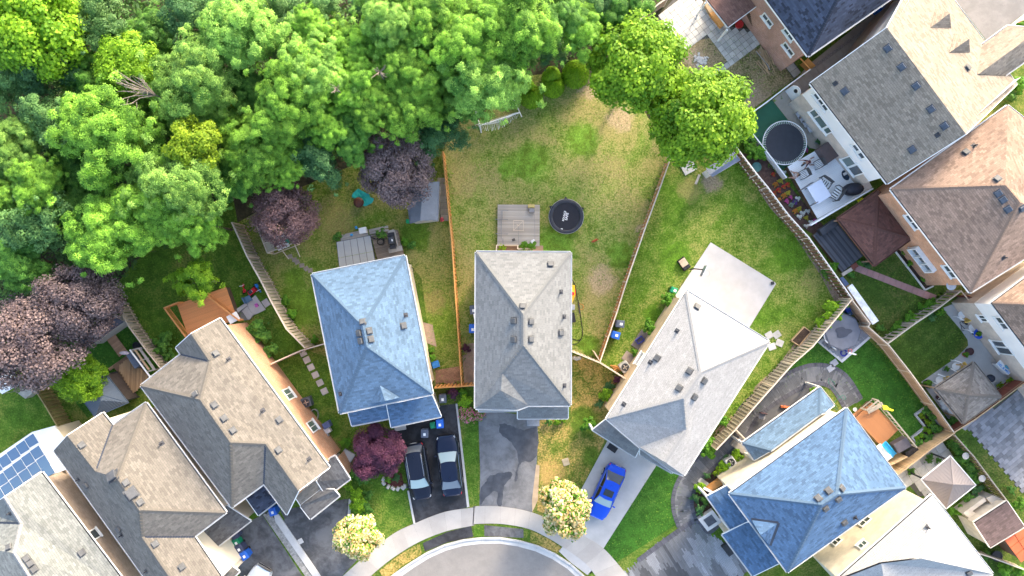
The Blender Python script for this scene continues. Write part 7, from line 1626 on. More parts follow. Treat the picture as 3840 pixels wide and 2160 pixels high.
# window well, meters and pieces along the brick wall
b = MB(); p = pt('Y7', 425, 640, .3); b.lathe([(.5, 0), (.5, .3), (.45, .3), (.45, 0)], (p.x, p.y, 0), 16, sx=.7, sy=1.0); single('window_well', b, GALV, 'curved metal window well at the foot of the orange brick wall', 'window well', (p.x, p.y, 0))
for x, y, l, m, sz in ((590,780,'blue-grey stroller-like cart beside the orange brick wall',mat('cart_blue', (.10, .13, .25), .6),(.6, .5, .7)), (600,850,'round pale bucket stack by the orange brick wall',OFFWHITE,(.5, .5, .5)), (585,915,'small grey box by the orange brick wall',GALV,(.35, .35, .5)), (640,1085,'white meter cabinet on the orange brick wall',WHITE,(.5, .35, .9)), (745,1225,'white crate of tools by the brick porch',WHITE,(.45, .55, .35))): box_thing('box', l, 'box', 'Y7', x, y, sz, .5, m, 0, .03)
box_thing('concrete_step', 'wide pale concrete landing beside the brick porch', 'step', 'Y7', 830, 1270, (1.0, 1.9, .2), -.55, CONC, 0, .02); box_thing('concrete_step', 'lower pale concrete slab step beside the brick porch', 'step', 'Y7', 885, 1230, (.75, 1.2, .1), -.55, CONC, 0, .02)
b = MB(); b.box(pt('S9', 1272, 893, 2.6), (.05, .05, .6)); p = pt('S9', 1272, 893, 2.9); d_ = thing('satellite_dish', 'pale satellite dish at the corner of the orange brick wall', 'satellite dish', (p.x, p.y, 2.2)); part('arm', b, GALV, d_); b = MB(); b.lathe([(.001, 2.82), (.2, 2.84), (.40, 2.92), (.40, 2.94), (.2, 2.87), (.001, 2.85)], (p.x, p.y, 0), 20); part('dish', b, mat('dish_grey', (.5, .53, .57), .5), d_, smooth=True)
# basement stair
bs = thing('basement_stair', 'concrete basement stairwell beside the orange deck', 'stair', pt('Z4', 350, 1050)); CS = mat('stair_concrete', (.42, .41, .40), .85, .08, worldpos=True)
part('landing', MB().prism(pts('Z4', [(310,830), (560,630), (840,1020), (640,1120), (500,1170), (330,900)], .1), 0, .10), CS, bs)
for q in ([(0,1040), (300,830), (345,905), (60,1130)], [(470,1200), (520,1150), (400,1290), (350,1290)]): part('wall', MB().prism(pts('Z4', q, .25), 0, .25), CS, bs)
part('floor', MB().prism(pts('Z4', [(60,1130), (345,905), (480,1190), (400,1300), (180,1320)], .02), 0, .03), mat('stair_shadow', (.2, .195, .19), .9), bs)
for i in range(3): q0, q1 = pt('Z4', 320-i*45, 955+i*40, .1), pt('Z4', 480-i*45, 1190+i*40, .1); b = MB(); b.bar(q0+Vector((0, 0, .06-.03*i)), q1+Vector((0, 0, .06-.03*i)), .22, .06); part('step', b, CS, bs)
box_thing('slab', 'loose square slab at the foot of the long weathered fence', 'slab', 'Z4', 850, 840, (.55, .62, .06), .6, CS, 0, .01); 
b = MB(); b.box(pt('S5', 1690, 950, 1.6), (.9, .7, .05), .5); single('white_rack', b, WHITE, 'white slatted rack on the orange deck by the roof', 'rack', pt('S5', 1690, 950, .95))
# toys
RED = mat('toy_red', (.55, .012, .025), .35, .05); BLU = mat('toy_blue', (.02, .20, .55), .4, .05); YELW = mat('toy_yellow', (.75, .42, .01), .4, .05)
def toy_car(label, s, x, y, rz, m):
    p = pt(s, x, y, .4); t = thing('ride_on_toy', label, 'toy', (p.x, p.y, .02), 'ride-on toys by the orange deck', local=True, rz=rz); b = MB(); b.box((0, 0, .22), (.85, .42, .22), taper=.85); b.box((.25, 0, .36), (.3, .36, .14), taper=.7); part('body', b, m, t, bevel=.06)
    b = MB(); b.box((-.12, 0, .36), (.3, .26, .08)); part('seat', b, DARKMETAL, t); b = MB(); b.tube([(.08, -.1, .5), (.1, 0, .54), (.08, .1, .5)], .015, 5); part('steering_wheel', b, WHITE, t)
    for sx in (-.28, .28):
        for sy in (-.22, .22): w = MB(); w.tube([(sx, sy-.04, .12), (sx, sy+.04, .12)], .12, 10); part('wheel', w, BLACKPL, t)
def trike(label, s, x, y, rz, m):
    p = pt(s, x, y, .4); t = thing('tricycle', label, 'toy', (p.x, p.y, .02), 'ride-on toys by the orange deck', local=True, rz=rz); b = MB(); b.tube([(-.3, 0, .18), (0, 0, .3), (.3, 0, .5)], .03, 6); part('frame', b, m, t); b = MB(); b.box((-.15, 0, .36), (.26, .24, .06)); b.box((-.28, 0, .46), (.05, .24, .2)); part('seat', b, m, t, bevel=.03)
    b = MB(); b.tube([(.3, -.2, .56), (.26, 0, .54), (.3, .2, .56)], .02, 5); part('handlebar', b, WHITE, t)
    for sx, sy in ((.32, 0), (-.28, .2), (-.28, -.2)): w = MB(); w.tube([(sx, sy-.03, .14), (sx, sy+.03, .14)], .14, 10); part('wheel', w, m if sx > 0 else BLACKPL, t)
toy_car('red ride-on toy car on the lawn by the basement stair', 'Z4', 455, 525, .7, RED); trike('small red and white tricycle left of the red toy car', 'Z4', 245, 460, 1.9, RED); trike('blue push trike leaning at the weathered fence', 'Z4', 620, 420, -1.1, BLU)
cb = thing('garden_chair', 'tipped slate-blue plastic chair on the stair landing', 'chair', pt('Z4', 410, 730), local=True, rz=.5); SB = mat('chair_slate', (.08, .16, .25), .5)
b = MB(); b.box((0, 0, .35), (.5, .5, .04)); part('seat', b, SB, cb); b = MB(); b.box((-.28, 0, .55), (.06, .52, .5)); part('backrest', b, SB, cb)
for sx in (-.22, .22):
    for sy in (-.22, .22): b = MB(); b.bar((sx, sy, 0), (sx*.9, sy*.9, .34), .04); part('leg', b, SB, cb)
box_thing('toy_crate', 'small white and magenta toy crate on the stair landing', 'toy', 'Z4', 585, 905, (.26, .3, .14), .6, mat('toy_pink', (.55, .12, .45), .5, .6, 9), .1, .02)
ps_ = thing('toy_slide', 'yellow and red plastic play slide at the right wall of the centre house', 'toy', pt('Y8', 150, 200)); b = MB(); b.prism(pts('Y8', [(100,95), (185,95), (190,215), (155,315), (110,310)], .9), .1, .9); part('body', b, YELW, ps_, bevel=.05); b = MB(); b.box(pt('Y8', 155, 200, 1.0), (.25, .25, .12)); part('knob', b, RED, ps_, bevel=.04); b = MB(); b.box(pt('Y8', 183, 190, .6), (.12, .5, .5)); part('side_panel', b, RED, ps_, bevel=.03); b = MB(); b.box(pt('Y8', 155, 170, .95), (.3, .2, .06)); part('tray', b, mat('toy_lime', (.4, .55, .05), .4), ps_)
box_thing('pressure_washer', 'grey pressure washer at the right wall of the centre house', 'machine', 'Y8', 148, 370, (.5, .45, .6), 0, GALV, 0, .05); box_thing('washer_gun', 'dark long pressure washer lance lying on the hose', 'tool', 'Y8', 238, 385, (.1, .85, .06), .12, DARKMETAL, .03, .01); box_thing('tool_case', 'black case half under the right eave of the centre house', 'case', 'Y8', 150, 500, (.5, .8, .3), .2, BLACKPL, 0, .03)
box_thing('ladder', 'short white frame leaning under the left eave between two bins', 'frame', 'S7', 156, 955, (.12, .75, 1.2), .2, WHITE, 0, .01)
# tarp and fire pit, clutter on the worn lawn
tq = smooth(pts('Z6', [(455,120), (560,180), (640,220), (650,260), (712,285), (690,350), (640,380), (570,412), (500,380), (440,300), (355,265), (370,200), (455,120)]), 3)[:-1]; c0 = sum(tq, Vector())/len(tq); b = MB()
for k in range(6):
    f0, f1 = k/6, (k+1)/6
    for i in range(len(tq)):
        a_, b_ = tq[i], tq[(i+1) % len(tq)]
        def hz(p): return Vector((p.x, p.y, .05+.16*abs(noise.noise(Vector((p.x*2.6, p.y*2.6, 3))))))
        b.face([hz(c0.lerp(a_, f0)), hz(c0.lerp(a_, f1)), hz(c0.lerp(b_, f1)), hz(c0.lerp(b_, f0))])
single('tarpaulin', b, mat('tarp_teal', (.02, .33, .29), .4, .12, 2), 'crumpled turquoise tarpaulin lying on the worn lawn', 'tarpaulin', c0)
p = pt('Z6', 455, 345, .4); b = MB(); b.lathe([(.36, 0), (.43, .25), (.42, .34), (.25, .42), (.001, .44)], (p.x, p.y, .02), 20); single('fire_pit', b, mat('rust_brown', (.11, .04, .025), .5, .3, 4), 'round rusty brown fire pit beside the turquoise tarpaulin', 'fire pit', (p.x, p.y, .02), smooth=True)
gb = thing('gas_barbecue', 'black gas barbecue in the corner of the weathered deck', 'barbecue', pt('Z6', 1010, 980, 1.1)-Vector((0, 0, .55)), local=True, rz=R(100)); BASE[gb] = Vector(); gb.location.z = .57
b = MB(); b.box((0, 0, .4), (1.3, .5, .75)); part('cabinet', b, BLACKPL, gb); b = MB(); b.box((0, 0, .9), (.75, .55, .28), taper=.75); part('hood', b, mat('hood_black', (.04, .043, .05), .35), gb, bevel=.05); b = MB(); b.box((0, -.1, 1.05), (.16, .1, .01)); part('badge', b, WHITE, gb)
box_thing('white_crate', 'white plastic crate on the steps of the weathered deck', 'crate', 'Z6', 525, 808, (.62, .5, .3), .2, WHITE, .3, .02); box_thing('watering_can', 'small sky blue can on the deck steps', 'can', 'Z6', 340, 880, (.22, .16, .2), .2, mat('can_blue', (.05, .35, .7), .4), .4, .04); box_thing('toy_block', 'small sky blue object on the worn lawn above the deck', 'toy', 'Z6', 418, 760, (.2, .24, .1), .4, MATS['can_blue'], 0, .04)
box_thing('side_box', 'bright green box at the left corner of the grey shed', 'box', 'Z6', 1262, 655, (.25, .32, .5), .05, mat('box_green', (.02, .42, .14), .5), 0, .03); box_thing('road_sign', 'red and white triangular sign leaning at the shed corner', 'sign', 'Z6', 1832, 628, (.3, .34, .08), .4, mat('sign_red', (.45, .06, .07), .5, .9, 8), .1, .02)
sq = structure('slab_path', MB().sheet(pts('Z6', [(1750,0), (1880,0), (1940,650), (1810,660)]), .02), JOINT); slab_grid(sq, 'Z6', (1752,-60), (1880,-60), (1815,650), 1, 7, None, m=mat('slab_mossy', (.30, .27, .21), .9, .2, 1.5, rnd=.15))
box_thing('narrow_table', 'dark blue narrow table beside the wooden screen on the diagonal deck', 'table', 'Y6', 750, 665, (1.35, .5, .75), R(-57), mat('panel_slate', (.10, .13, .19), .6), .37, .02); b = MB(); q = pt('Y6', 650, 578, 1.2); b.lathe([(.12, 0), (.2, .1), (.16, .22), (.001, .25)], (q.x, q.y, 1.1), 12, sx=2.2, sy=.8); single('cushion', b, mat('cushion_mauve', (.55, .50, .58), .8), 'pale mauve cushion on the end of the dark blue table', 'cushion', (q.x, q.y, 1.1), smooth=True)
pot('black round pot at the top of the wooden screen', 'Y6', 790, 490, .3, .35, BLACKPL)
# frames on the grey deck behind the centre house
fm = thing('swing_frame', 'thin white square frame standing on the grey deck', 'frame', pt('Z3', 500, 510)); FQ = [pt('Z3',*c,.95) for c in ((412,420), (595,420), (595,598), (412,598))]
for i in range(4): b = MB(); b.bar(FQ[i], FQ[(i+1) % 4], .035); part('bar', b, W_PALE, fm); b = MB(); b.bar(FQ[i], Vector((FQ[i].x, FQ[i].y, .37)), .03); part('leg', b, W_PALE, fm)
b = MB(); b.bar(FQ[1], FQ[3], .04); part('brace', b, W_PALE, fm); b = MB(); b.bar(pt('Z3',470,485,1.0), pt('Z3',510,520,1.0), .04); part('brace', b, W_PALE, fm)
gf_ = thing('dismantled_gazebo', 'bare dark gazebo uprights and rails lying on the left of the grey deck', 'gazebo', pt('Z3', 200, 450)); GFM = mat('frame_steel', (.20, .20, .21), .5)
for a, b2 in (((190,230), (192,760)), ((208,230), (210,390)), ((85,398), (315,402)), ((90,658), (310,664)), ((220,735), (225,845)), ((222,845), (800,848)), ((798,235), (800,845)), ((215,240), (320,240)), ((700,230), (800,330)), ((502,520), (504,845))): b = MB(); b.bar(pt('Z3',*a,.6), pt('Z3',*b2,.6), .05 if a[0] < 320 else .025); part('bar', b, GFM, gf_)
box_thing('sand_planter', 'wooden planter of yellow sand on the grey deck', 'planter', 'Z3', 738, 155, (.55, .28, .4), 0, mat('sand', (.45, .36, .14), .9), .37, .02); box_thing('stool', 'dark grey stool below the sand planter', 'stool', 'Z3', 745, 235, (.42, .36, .4), 0, mat('stool_grey', (.20, .20, .21), .7), .37, .03); box_thing('cardboard', 'small dark cushion lying on the grey deck', 'cushion', 'Z3', 415, 768, (.26, .2, .06), .4, mat('cushion_dark', (.09, .08, .075), .8), .37, .04); box_thing('white_bag', 'crumpled white bag at the corner of the grey deck', 'bag', 'Z3', 765, 795, (.36, .26, .2), .5, mat('bag_white', (.6, .62, .66), .7, .3, 9), .37, .06)
# football goal
gl = thing('football_goal', 'white football goal with sagging net under the wood edge', 'goal', pt('S3', 60, 850)); A, B = pt('S2',1740,908,1.0), pt('S3',288,815,1.0); C1, C2 = pt('S2',1748,960,.05), pt('S2',1705,812,.05); D1, D2 = pt('S3',302,845,.05), pt('S3',248,725,.05)
for a, b2, nm in ((A, B, 'crossbar'), (A, C1, 'post'), (B, D1, 'post'), (C1, C2, 'ground_bar'), (D1, D2, 'ground_bar'), (C2, A, 'brace'), (D2, B, 'brace'), (C2, C2+(B-A).normalized()*.5, 'foot')): b = MB(); b.tube([a, b2], .05, 8); part(nm, b, WHITE, gl)
nt = MB()
for i in range(25):
    u = i/24; t0 = A.lerp(B, u); t1_ = C2.lerp(D2, u)+Vector((0, -1.1, .1)); mid = t0.lerp(t1_, .55)+Vector((.1*math.sin(i*1.7), -.5*math.sin(math.pi*u)-.3, -.4)); nt.tube([t0, mid, t1_], .009, 3, caps=False)
for k in range(1, 10):
    v = k/9; nt.tube([(A.lerp(B, i/24)*(1-v)**2+(A.lerp(C2, .5).lerp(B.lerp(D2, .5), i/24)+Vector((.1*math.sin(i*1.7), -.7*math.sin(math.pi*i/24)-.3, -.5)))*2*v*(1-v)+(C2.lerp(D2, i/24)+Vector((0, -1.1, .1)))*v*v) for i in range(25)], .009, 3, caps=False)
part('net', nt, WHITE, gl)
# basketball hoop
bh = thing('basketball_hoop', 'portable basketball hoop at the edge of the white patio', 'hoop', pt('S7', 1670, 565)); b = MB(); b.box(pt('S7', 1668, 560)+Vector((0, 0, .15)), (.75, 1.1, .28), .6, taper=.85); part('base', b, BLACKPL, bh, bevel=.05); b = MB(); b.box(pt('S7', 1660, 552)+Vector((0, 0, .34)), (.6, .65, .1), .6); part('sandbag', b, mat('sack_tan', (.42, .33, .24), .85), bh, bevel=.03)
q0, q1, q2 = pt('S7', 1715, 600, .3), pt('S7', 1745, 595, 2.2), pt('S7', 1805, 600, 2.9); b = MB(); b.tube([q0, q1], .06, 8); part('pole', b, BLACKPL, bh); b = MB(); b.tube([q1, q2], .045, 6); b.tube([q1-Vector((0, 0, .3)), q2-Vector((0, 0, .3))], .035, 6); part('arm', b, BLACKPL, bh)
b = MB(); b.bar(pt('S7', 1795, 650, 2.9), pt('S7', 1830, 572, 2.9), .05, .8); part('backboard', b, glass_mat('acrylic', (.45, .47, .5)), bh); pr_ = pt('S7', 1837, 628, 2.7); b = MB(); b.tube([pr_+Vector((.23*math.cos(i*math.pi/10), .23*math.sin(i*math.pi/10), 0)) for i in range(21)], .014, 5); part('rim', b, mat('rim_rust', (.35, .30, .28), .5), bh)
# lumber, rubble, ladder stair of the rough yard
lp_ = thing('lumber_pile', 'scattered pile of yellow lumber offcuts in the rough yard', 'lumber pile', pt('X1', 1680, 790)); rg = random.Random(11)
for i in range(22):
    x, y = 1690+rg.uniform(-70, 70), 790+rg.uniform(-90, 90); a = R(-62)+rg.uniform(-.22, .22); b = MB(); b.box(pt('X1', x, y)+Vector((0, 0, .05+.012*i)), (rg.uniform(.7, 1.7), rg.uniform(.05, .1), .04), a); part('offcut', b, W_TAN if i % 6 else GALV, lp_)
b = MB(); b.bar(pt('X1', 1675, 655, .05), pt('X1', 1755, 725, .05), .09); part('offcut', b, W_TAN, lp_)
rb = thing('rubble_pile', 'pile of broken white rubble on the bare soil', 'rubble', pt('X1', 850, 790)); WR = mat('rubble_white', (.55, .53, .50), .9, .15)
for i in range(60):
    a, r_ = rg.uniform(0, 6.28), abs(rg.gauss(0, 1)); x, y = 850+55*r_*math.cos(a), 790+40*r_*math.sin(a); b = MB(); b.box(pt('X1', x, y)+Vector((0, 0, .05)), (rg.uniform(.1, .35), rg.uniform(.1, .25), rg.uniform(.06, .16)), a, taper=.7); part('stone', b, WR, rb)
stl = thing('wood_stair', 'dark timber stair with pale handrail at the rosy brick wall', 'stair', pt('X1', 1560, 250)); O, ax, ay = rect_of('X1', (1570,400), (1690,330), (1520,120), 1.0)
for i in range(9): b = MB(); q = pt('X1', 1500+12*i, 170+24*i, 1.6-.16*i); b.box(q, (.75, .26, .05), R(28)); part('tread', b, W_DARK, stl)
b = MB(); b.bar(pt('X1', 1530, 110, 2.3), pt('X1', 1605, 330, 1.2), .08); part('hand_rail', b, W_PALE, stl); b = MB(); b.prism(pts('X1', [(1600,80), (1680,180), (1690,340), (1610,330), (1540,120)], 1.2), 0, 1.2); part('landing', b, mat('stair_brown', (.22, .15, .11), .85), stl)
pb_ = thing('plank_bed', 'long raised bed edged with orange boards beside the porch cover', 'raised bed', pt('X1', 1040, 200)); 
for i, (a, b2) in enumerate((((905,30), (985,170)), ((985,170), (1130,350)))): b = MB(); b.bar(pt('X1',*a,.2), pt('X1',*b2,.2), .35, .4); part('board', b, W_ORANGE if i else W_TAN, pb_)
# arched white gate
ag = thing('arched_gate', 'white arched vinyl gate with oval window at the side passage', 'gate', pt('Z7', 850, 330)); a_, b_ = pt('Z7', 745, 245, .05), pt('Z7', 850, 395, .05); e = (b_-a_); Lg = e.length; e.normalize(); prof = [(0, 0), (Lg, 0)]+[(Lg/2+Lg/2*math.cos(t), 1.35+.75*math.sin(t)) for t in [i*math.pi/12 for i in range(13)]]
b = MB(); nn = Vector((-e.y, e.x, 0)); f1 = [a_+e*u+Vector((0, 0, z)) for u, z in prof]; b.face([p+nn*.03 for p in f1]); b.face([p-nn*.03 for p in reversed(f1)])
for i in range(len(f1)): p, q = f1[i], f1[(i+1) % len(f1)]; b.face([p-nn*.03, q-nn*.03, q+nn*.03, p+nn*.03])
part('panel', b, W_WHITE, ag); b = MB(); ce = a_+e*Lg/2+Vector((0, 0, 1.45)); sd = nn if nn.dot(CAM-ce) > 0 else -nn; b.face([ce+e*.17*math.cos(t)+Vector((0, 0, .3*math.sin(t)))+sd*.04 for t in [i*math.pi/10 for i in range(20)]]); b.face(list(reversed(b.v))); part('oval_window', b, DARKMETAL, ag)
# flower bed plants
FL = [('red',[(0,640),(190,865),(262,828),(98,925),(20,980)]), ('orange',[(35,825),(185,1030),(105,1095),(390,1310)]), ('yellow',[(130,755),(265,975),(465,1262),(595,1425)]), ('magenta',[(318,1060),(245,1130)]), ('purple',[(390,1152)]), ('white',[(30,530),(190,605),(435,1080),(525,1345),(615,1310),(465,1410)]), ('grey',[(325,1195)])]
FC = dict(red=(.55, .03, .03), orange=(.6, .2, .03), yellow=(.55, .45, .05), magenta=(.65, .06, .35), purple=(.12, .05, .25), white=(.75, .75, .72), grey=(.30, .36, .32))
def flower(label, s, x, y, col, r=.2):
    m = leaf_mat('petal_'+col, tuple(c*.6 for c in FC[col]), FC[col], .15); p = pt(s, x, y, .15); o = link_mesh('flowering_plant', crown_mesh('fl_'+col, 0, [L_SHRUB, m], nl=10, per=36, leaf=.42, lump=(.3, .45), aspect=.9, zmin=0, flower=.8)); o.location = (p.x, p.y, .14); o.scale = (r, r, r*.7); BASE[o] = p; o['label'] = label; o['category'] = 'flower'; o['group'] = col+' flowers in the dark bed'
ORD = ['nearest the top end', 'second along', 'third along', 'fourth along', 'fifth along', 'sixth along']
for col, L in FL:
    for i, (x, y) in enumerate(sorted(L, key=lambda q: q[1])): flower('%s flowering plant in the white deck bed%s' % (col, '' if len(L) == 1 else ', '+ORD[i]+' of its colour'), 'Z1', x, y, col, .17+.08*h01(x))
flower('pink flowering plant by the large trampoline rim', 'Z7', 1060, 1135, 'magenta', .22)
for x, y, c, l in ((1060,315,'magenta','bright pink flowering plant at the lower tip of the dark bed'), ): flower(l, 'S8', 1100, 312, c, .24)
for x, y, l in ((1060,318,'white flowering plant beside the pink one at the bed tip'), (1018,355,'white flowering plant at the lowest tip of the bed')): flower(l, 'S8', x, y, 'white', .2)
# rust deck clutter
box_thing('storage_box', 'dark grey storage box on the rust deck', 'storage box', 'S14', 835, 1015, (1.25, .85, .7), R(30), mat('resin_slate', (.085, .075, .085), .5), .82, .04); box_thing('cushion_box', 'white box with lid at the roof edge of the rust deck', 'box', 'S14', 665, 1090, (.75, 1.3, .5), R(35), WHITE, .82, .03)
sl = thing('toy_slide', 'bright turquoise plastic slide on the rust deck', 'toy', pt('S14', 705, 1045)); TQ = mat('slide_cyan', (.04, .38, .62), .35, .04); b = MB(); a_, b_ = pt('S14', 660, 995, 1.6), pt('S14', 755, 1105, 1.05); b.bar(a_, b_, .42, .05); part('chute', b, TQ, sl)
for sg in (-1, 1): d = (b_-a_).normalized(); n_ = Vector((-d.y, d.x, 0)).normalized()*sg*.21; b = MB(); b.bar(a_+n_+Vector((0, 0, .06)), b_+n_+Vector((0, 0, .06)), .05, .12); part('side', b, TQ, sl)
tw = smooth(pts('S14', [(650,650), (690,655), (715,680), (750,690), (740,705), (700,695), (660,690)], 1.75), 2); b = MB(); b.prism(tw, 1.72, 1.78); single('towel', b, mat('towel_yellow', (.68, .66, .03), .8, .2, 4), 'bright yellow towel hung over the rust deck railing', 'towel', tw[0])
box_thing('barbecue_trolley', 'dark wheeled barbecue trolley below the rust deck', 'barbecue', 'S14', 920, 1075, (1.1, .5, .7), R(30), mat('grill_dark', (.03, .028, .03), .5, .6, 6), .1, .03)
stp = thing('stone_planter', 'square white stone planter with dark top beside the blue porch', 'planter', pt('S15', 375, 945)); Pq = [pt('S15',*c,.5) for c in ((285,935), (415,850), (500,960), (370,1045))]
part('body', MB().prism(Pq, 0, .48), mat('stone_white', (.62, .61, .59), .8, .06), stp); cc_ = sum(Pq, Vector())/4
for i in range(4): a_, b_ = Pq[i], Pq[(i+1) % 4]; ia, ib = cc_.lerp(a_, .6), cc_.lerp(b_, .6); b = MB(); b.prism([a_, a_.lerp(b_, .99), ib, ia], .48, .54); part('coping', b, MATS['stone_white'], stp)
part('infill', MB().prism([cc_.lerp(p, .58) for p in Pq], .47, .515), mat('slate_dark', (.10, .11, .13), .8), stp)
tr_ = thing('planter_box', 'cedar planter box with trellis at the cream wall', 'planter', pt('S15', 430, 650)); b = MB(); b.box(pt('S15', 440, 620, .5), (1.6, .5, .5), R(36)); part('box', b, W_ORANGE, tr_, bevel=.02); b = MB(); b.box(pt('S15', 440, 620, .56), (1.4, .32, .1), R(36)); part('inner', b, W_TAN, tr_); b = MB(); b.bar(pt('S15', 335, 650, .9), pt('S15', 410, 690, .9), .2, .12); part('post', b, WHITE, tr_)
box_thing('wood_log_bench', 'grey weathered plank bench by the lean-to wall', 'bench', 'S15', 660, 285, (1.35, .55, .4), R(-37), W_DECK, 0, .03); box_thing('garden_ornament', 'pale grey watering can ornament at the cream wall', 'ornament', 'S15', 705, 375, (.35, .3, .4), .5, GALV, 0, .06); box_thing('white_planters', 'row of white stones at the cream wall', 'stones', 'S15', 545, 520, (1.3, .25, .2), R(36), mat('white_stone', (.66, .64, .6), .8, .3, 6), 0, .08); box_thing('stone_slab', 'pale stone slab beside the round bright shrub', 'slab', 'S15', 335, 605, (.9, .45, .12), R(-38), mat('stone_grey', (.42, .41, .40), .85), 0, .03); box_thing('porch_bench', 'dark bench in front of the blue garage roof', 'bench', 'S15', 560, 1215, (1.0, .6, .45), R(-52), DARKMETAL, 0, .03)
ch_ = thing('garden_chair', 'grey slatted garden chair with dark bag on the paver walk', 'chair', pt('S13', 847, 742), local=True, rz=1.4); b = MB(); b.box((0, 0, .42), (.5, .55, .05)); part('seat', b, mat('chair_grey', (.30, .29, .30), .6), ch_); b = MB(); b.box((.28, 0, .62), (.1, .6, .4)); part('bag', b, mat('bag_maroon', (.05, .025, .03), .7), ch_, bevel=.05)
for sx in (-.22, .22):
    for sy in (-.27, .27): b = MB(); b.tube([(sx, sy, 0), (sx, sy, .5)], .025, 6); part('leg', b, DARKMETAL, ch_)
box_thing('lawn_tool', 'orange and white garden tool on the paver walk', 'tool', 'S13', 1075, 668, (.75, .2, .18), -.15, mat('tool_orange', (.55, .14, .05), .5, .7, 5), .03, .04); pot('small white round planter by the rust deck step', 'S13', 1405-0, 690, .15, .2, WHITE); pot('white globe light at the corner of the paver walk', 'S14', 402, 690, .16, .18, WHITE)
th = thing('toy_hoop', 'child basketball hoop toy at the covered trampoline pad', 'toy', pt('S14', 320, 170)); b = MB(); b.tube([pt('S14',300,178,.15)+Vector((.25*math.cos(i*.63), .25*math.sin(i*.63), 0)) for i in range(11)], .07, 6); part('base', b, mat('hoop_blue', (.02, .03, .30), .5), th); b = MB(); b.box(pt('S14', 370, 182, .9), (.62, .1, .4), -.25); part('backboard', b, WHITE, th); b = MB(); b.tube([pt('S14',358,160,.9)+Vector((.16*math.cos(i*.63), .16*math.sin(i*.63), 0)) for i in range(11)], .03, 5); part('rim', b, mat('hoop_coral', (.6, .10, .10), .5), th)
box_thing('blue_cover', 'blue tarp bundle in the fence corner above the covered trampoline', 'bundle', 'X5', 598, 95, (.5, .7, .4), .5, mat('bundle_blue', (.02, .06, .42), .5), 0, .08); box_thing('side_bag', 'dark blue bag behind the covered trampoline', 'bag', 'X5', 620, 140, (.4, .6, .3), .5, mat('bag_blue', (.05, .12, .24), .6), 0, .08)
box_thing('covered_sofa', 'long seat under a charcoal cover on the charcoal deck', 'sofa', 'S9', 165, 370, (1.55, .62, .6), R(34), mat('cover_charcoal', (.055, .058, .068), .7, .2, 2), .47, .08)
pb2 = thing('long_planter', 'long narrow white-topped planter between the two fences', 'planter', pt('S8', 1560, 1080)); q = [pt('S8',*c,1.2) for c in ((1395,915), (1440,880), (1680,1215), (1625,1250))]; part('top', MB().prism(q, 1.1, 1.2), mat('top_white', (.80, .80, .79), .6), pb2); part('box', MB().prism(offset_poly(q, .05), 0, 1.1), W_TAN, pb2); b = MB(); b.prism([pt('S8',*c,1.18) for c in ((1330,830), (1355,815), (1412,880), (1380,905))], 1.0, 1.16); part('blue_end', b, mat('end_blue', (.06, .09, .17), .6), pb2)
ed = thing('garden_edging', 'white timber edging of the soil bed under the bay window', 'edging', pt('S9', 950, 750))
for a, b2 in (((770,590), (1035,935)), ((1035,935), (1110,900)), ((845,540), (1110,880))): b = MB(); b.bar(pt('S9',*a,.1), pt('S9',*b2,.1), .09, .18); part('board', b, OFFWHITE, ed)
rb2 = thing('raised_bed', 'soil-filled wooden raised bed beside the slanting fence', 'raised bed', pt('S8', 980, 1345)); q = [pt('S8',*c,.25) for c in ((890,1395), (1005,1270), (1065,1315), (960,1440))]; part('soil', MB().prism(offset_poly(q, .05), 0, .2), SOIL, rb2)
for i in range(4): b = MB(); b.bar(q[i]-Vector((0, 0, .1)), q[(i+1) % 4]-Vector((0, 0, .1)), .06, .25); part('board', b, W_TAN, rb2)
cb2 = thing('raised_bed', 'grey-edged corner vegetable bed at the end of the lush lawn', 'raised bed', pt('S14', 1060, 850)); cbq = [(945,735), (1035,675), (1210,880), (985,1030), (915,945), (1035,850)]; part('soil', MB().prism(pts('S14', cbq, .15), 0, .14), SOIL, cb2)
for a, b2 in zip(cbq, cbq[1:]+cbq[:1]): b = MB(); b.bar(pt('S14',*a,.15), pt('S14',*b2,.15), .14, .22); part('edging', b, mat('edge_grey', (.42, .42, .43), .8), cb2)
se = thing('stone_edging', 'ring of rough stones round the bed under the burgundy maple', 'stones', pt('S11', 1110, 780)); 
for i, (x, y) in enumerate(((1040,745), (1042,775), (1075,800), (1110,812), (1145,815), (1180,808), (1195,795))): b = MB(); b.box(pt('S11', x, y)+Vector((0, 0, .1)), (.42, .3, .2), h01(i)*3, taper=.8); part('stone', b, STONEP, se, bevel=.05)
structure('garden_bed', MB().sheet(pts('S11', [(1045,740), (1170,700), (1190,790), (1110,805), (1060,785)]), .03), mat('mulch_red', (.10, .03, .025), .95, .3, 4))
for i, (x, y, l) in enumerate(((180,995,'pale boulder at the left of the small rock group by the cross fence'), (205,1005,'pale boulder at the middle of the small rock group by the cross fence'), (235,995,'pale boulder at the right of the small rock group by the cross fence'))): b = MB(); b.lathe([(.05, 0), (.17, .05), (.14, .2), (.001, .25)], pt('Y8', x, y), 8, sx=1.2); single('boulder', b, mat('rock_pale', (.50, .48, .46), .9, .2), l, 'rock', pt('Y8', x, y), 'rocks by the cross fence')
wl2 = thing('lumber_pile', 'orange split lumber stacked by the grey air conditioner', 'lumber pile', pt('Y8', 690, 1115)); 
for i in range(10): b = MB(); b.bar(pt('Y8', 640+rg.uniform(-20, 40), 1100+rg.uniform(-20, 40), .06+.02*i), pt('Y8', 740+rg.uniform(-20, 30), 1120+rg.uniform(-30, 40), .06+.02*i), .07); part('offcut', b, W_ORANGE, wl2)
wl3 = thing('brush_pile', 'pile of reddish cut stems between the pale roof and the slanting fence', 'brush pile', pt('S13', 470, 890)); 
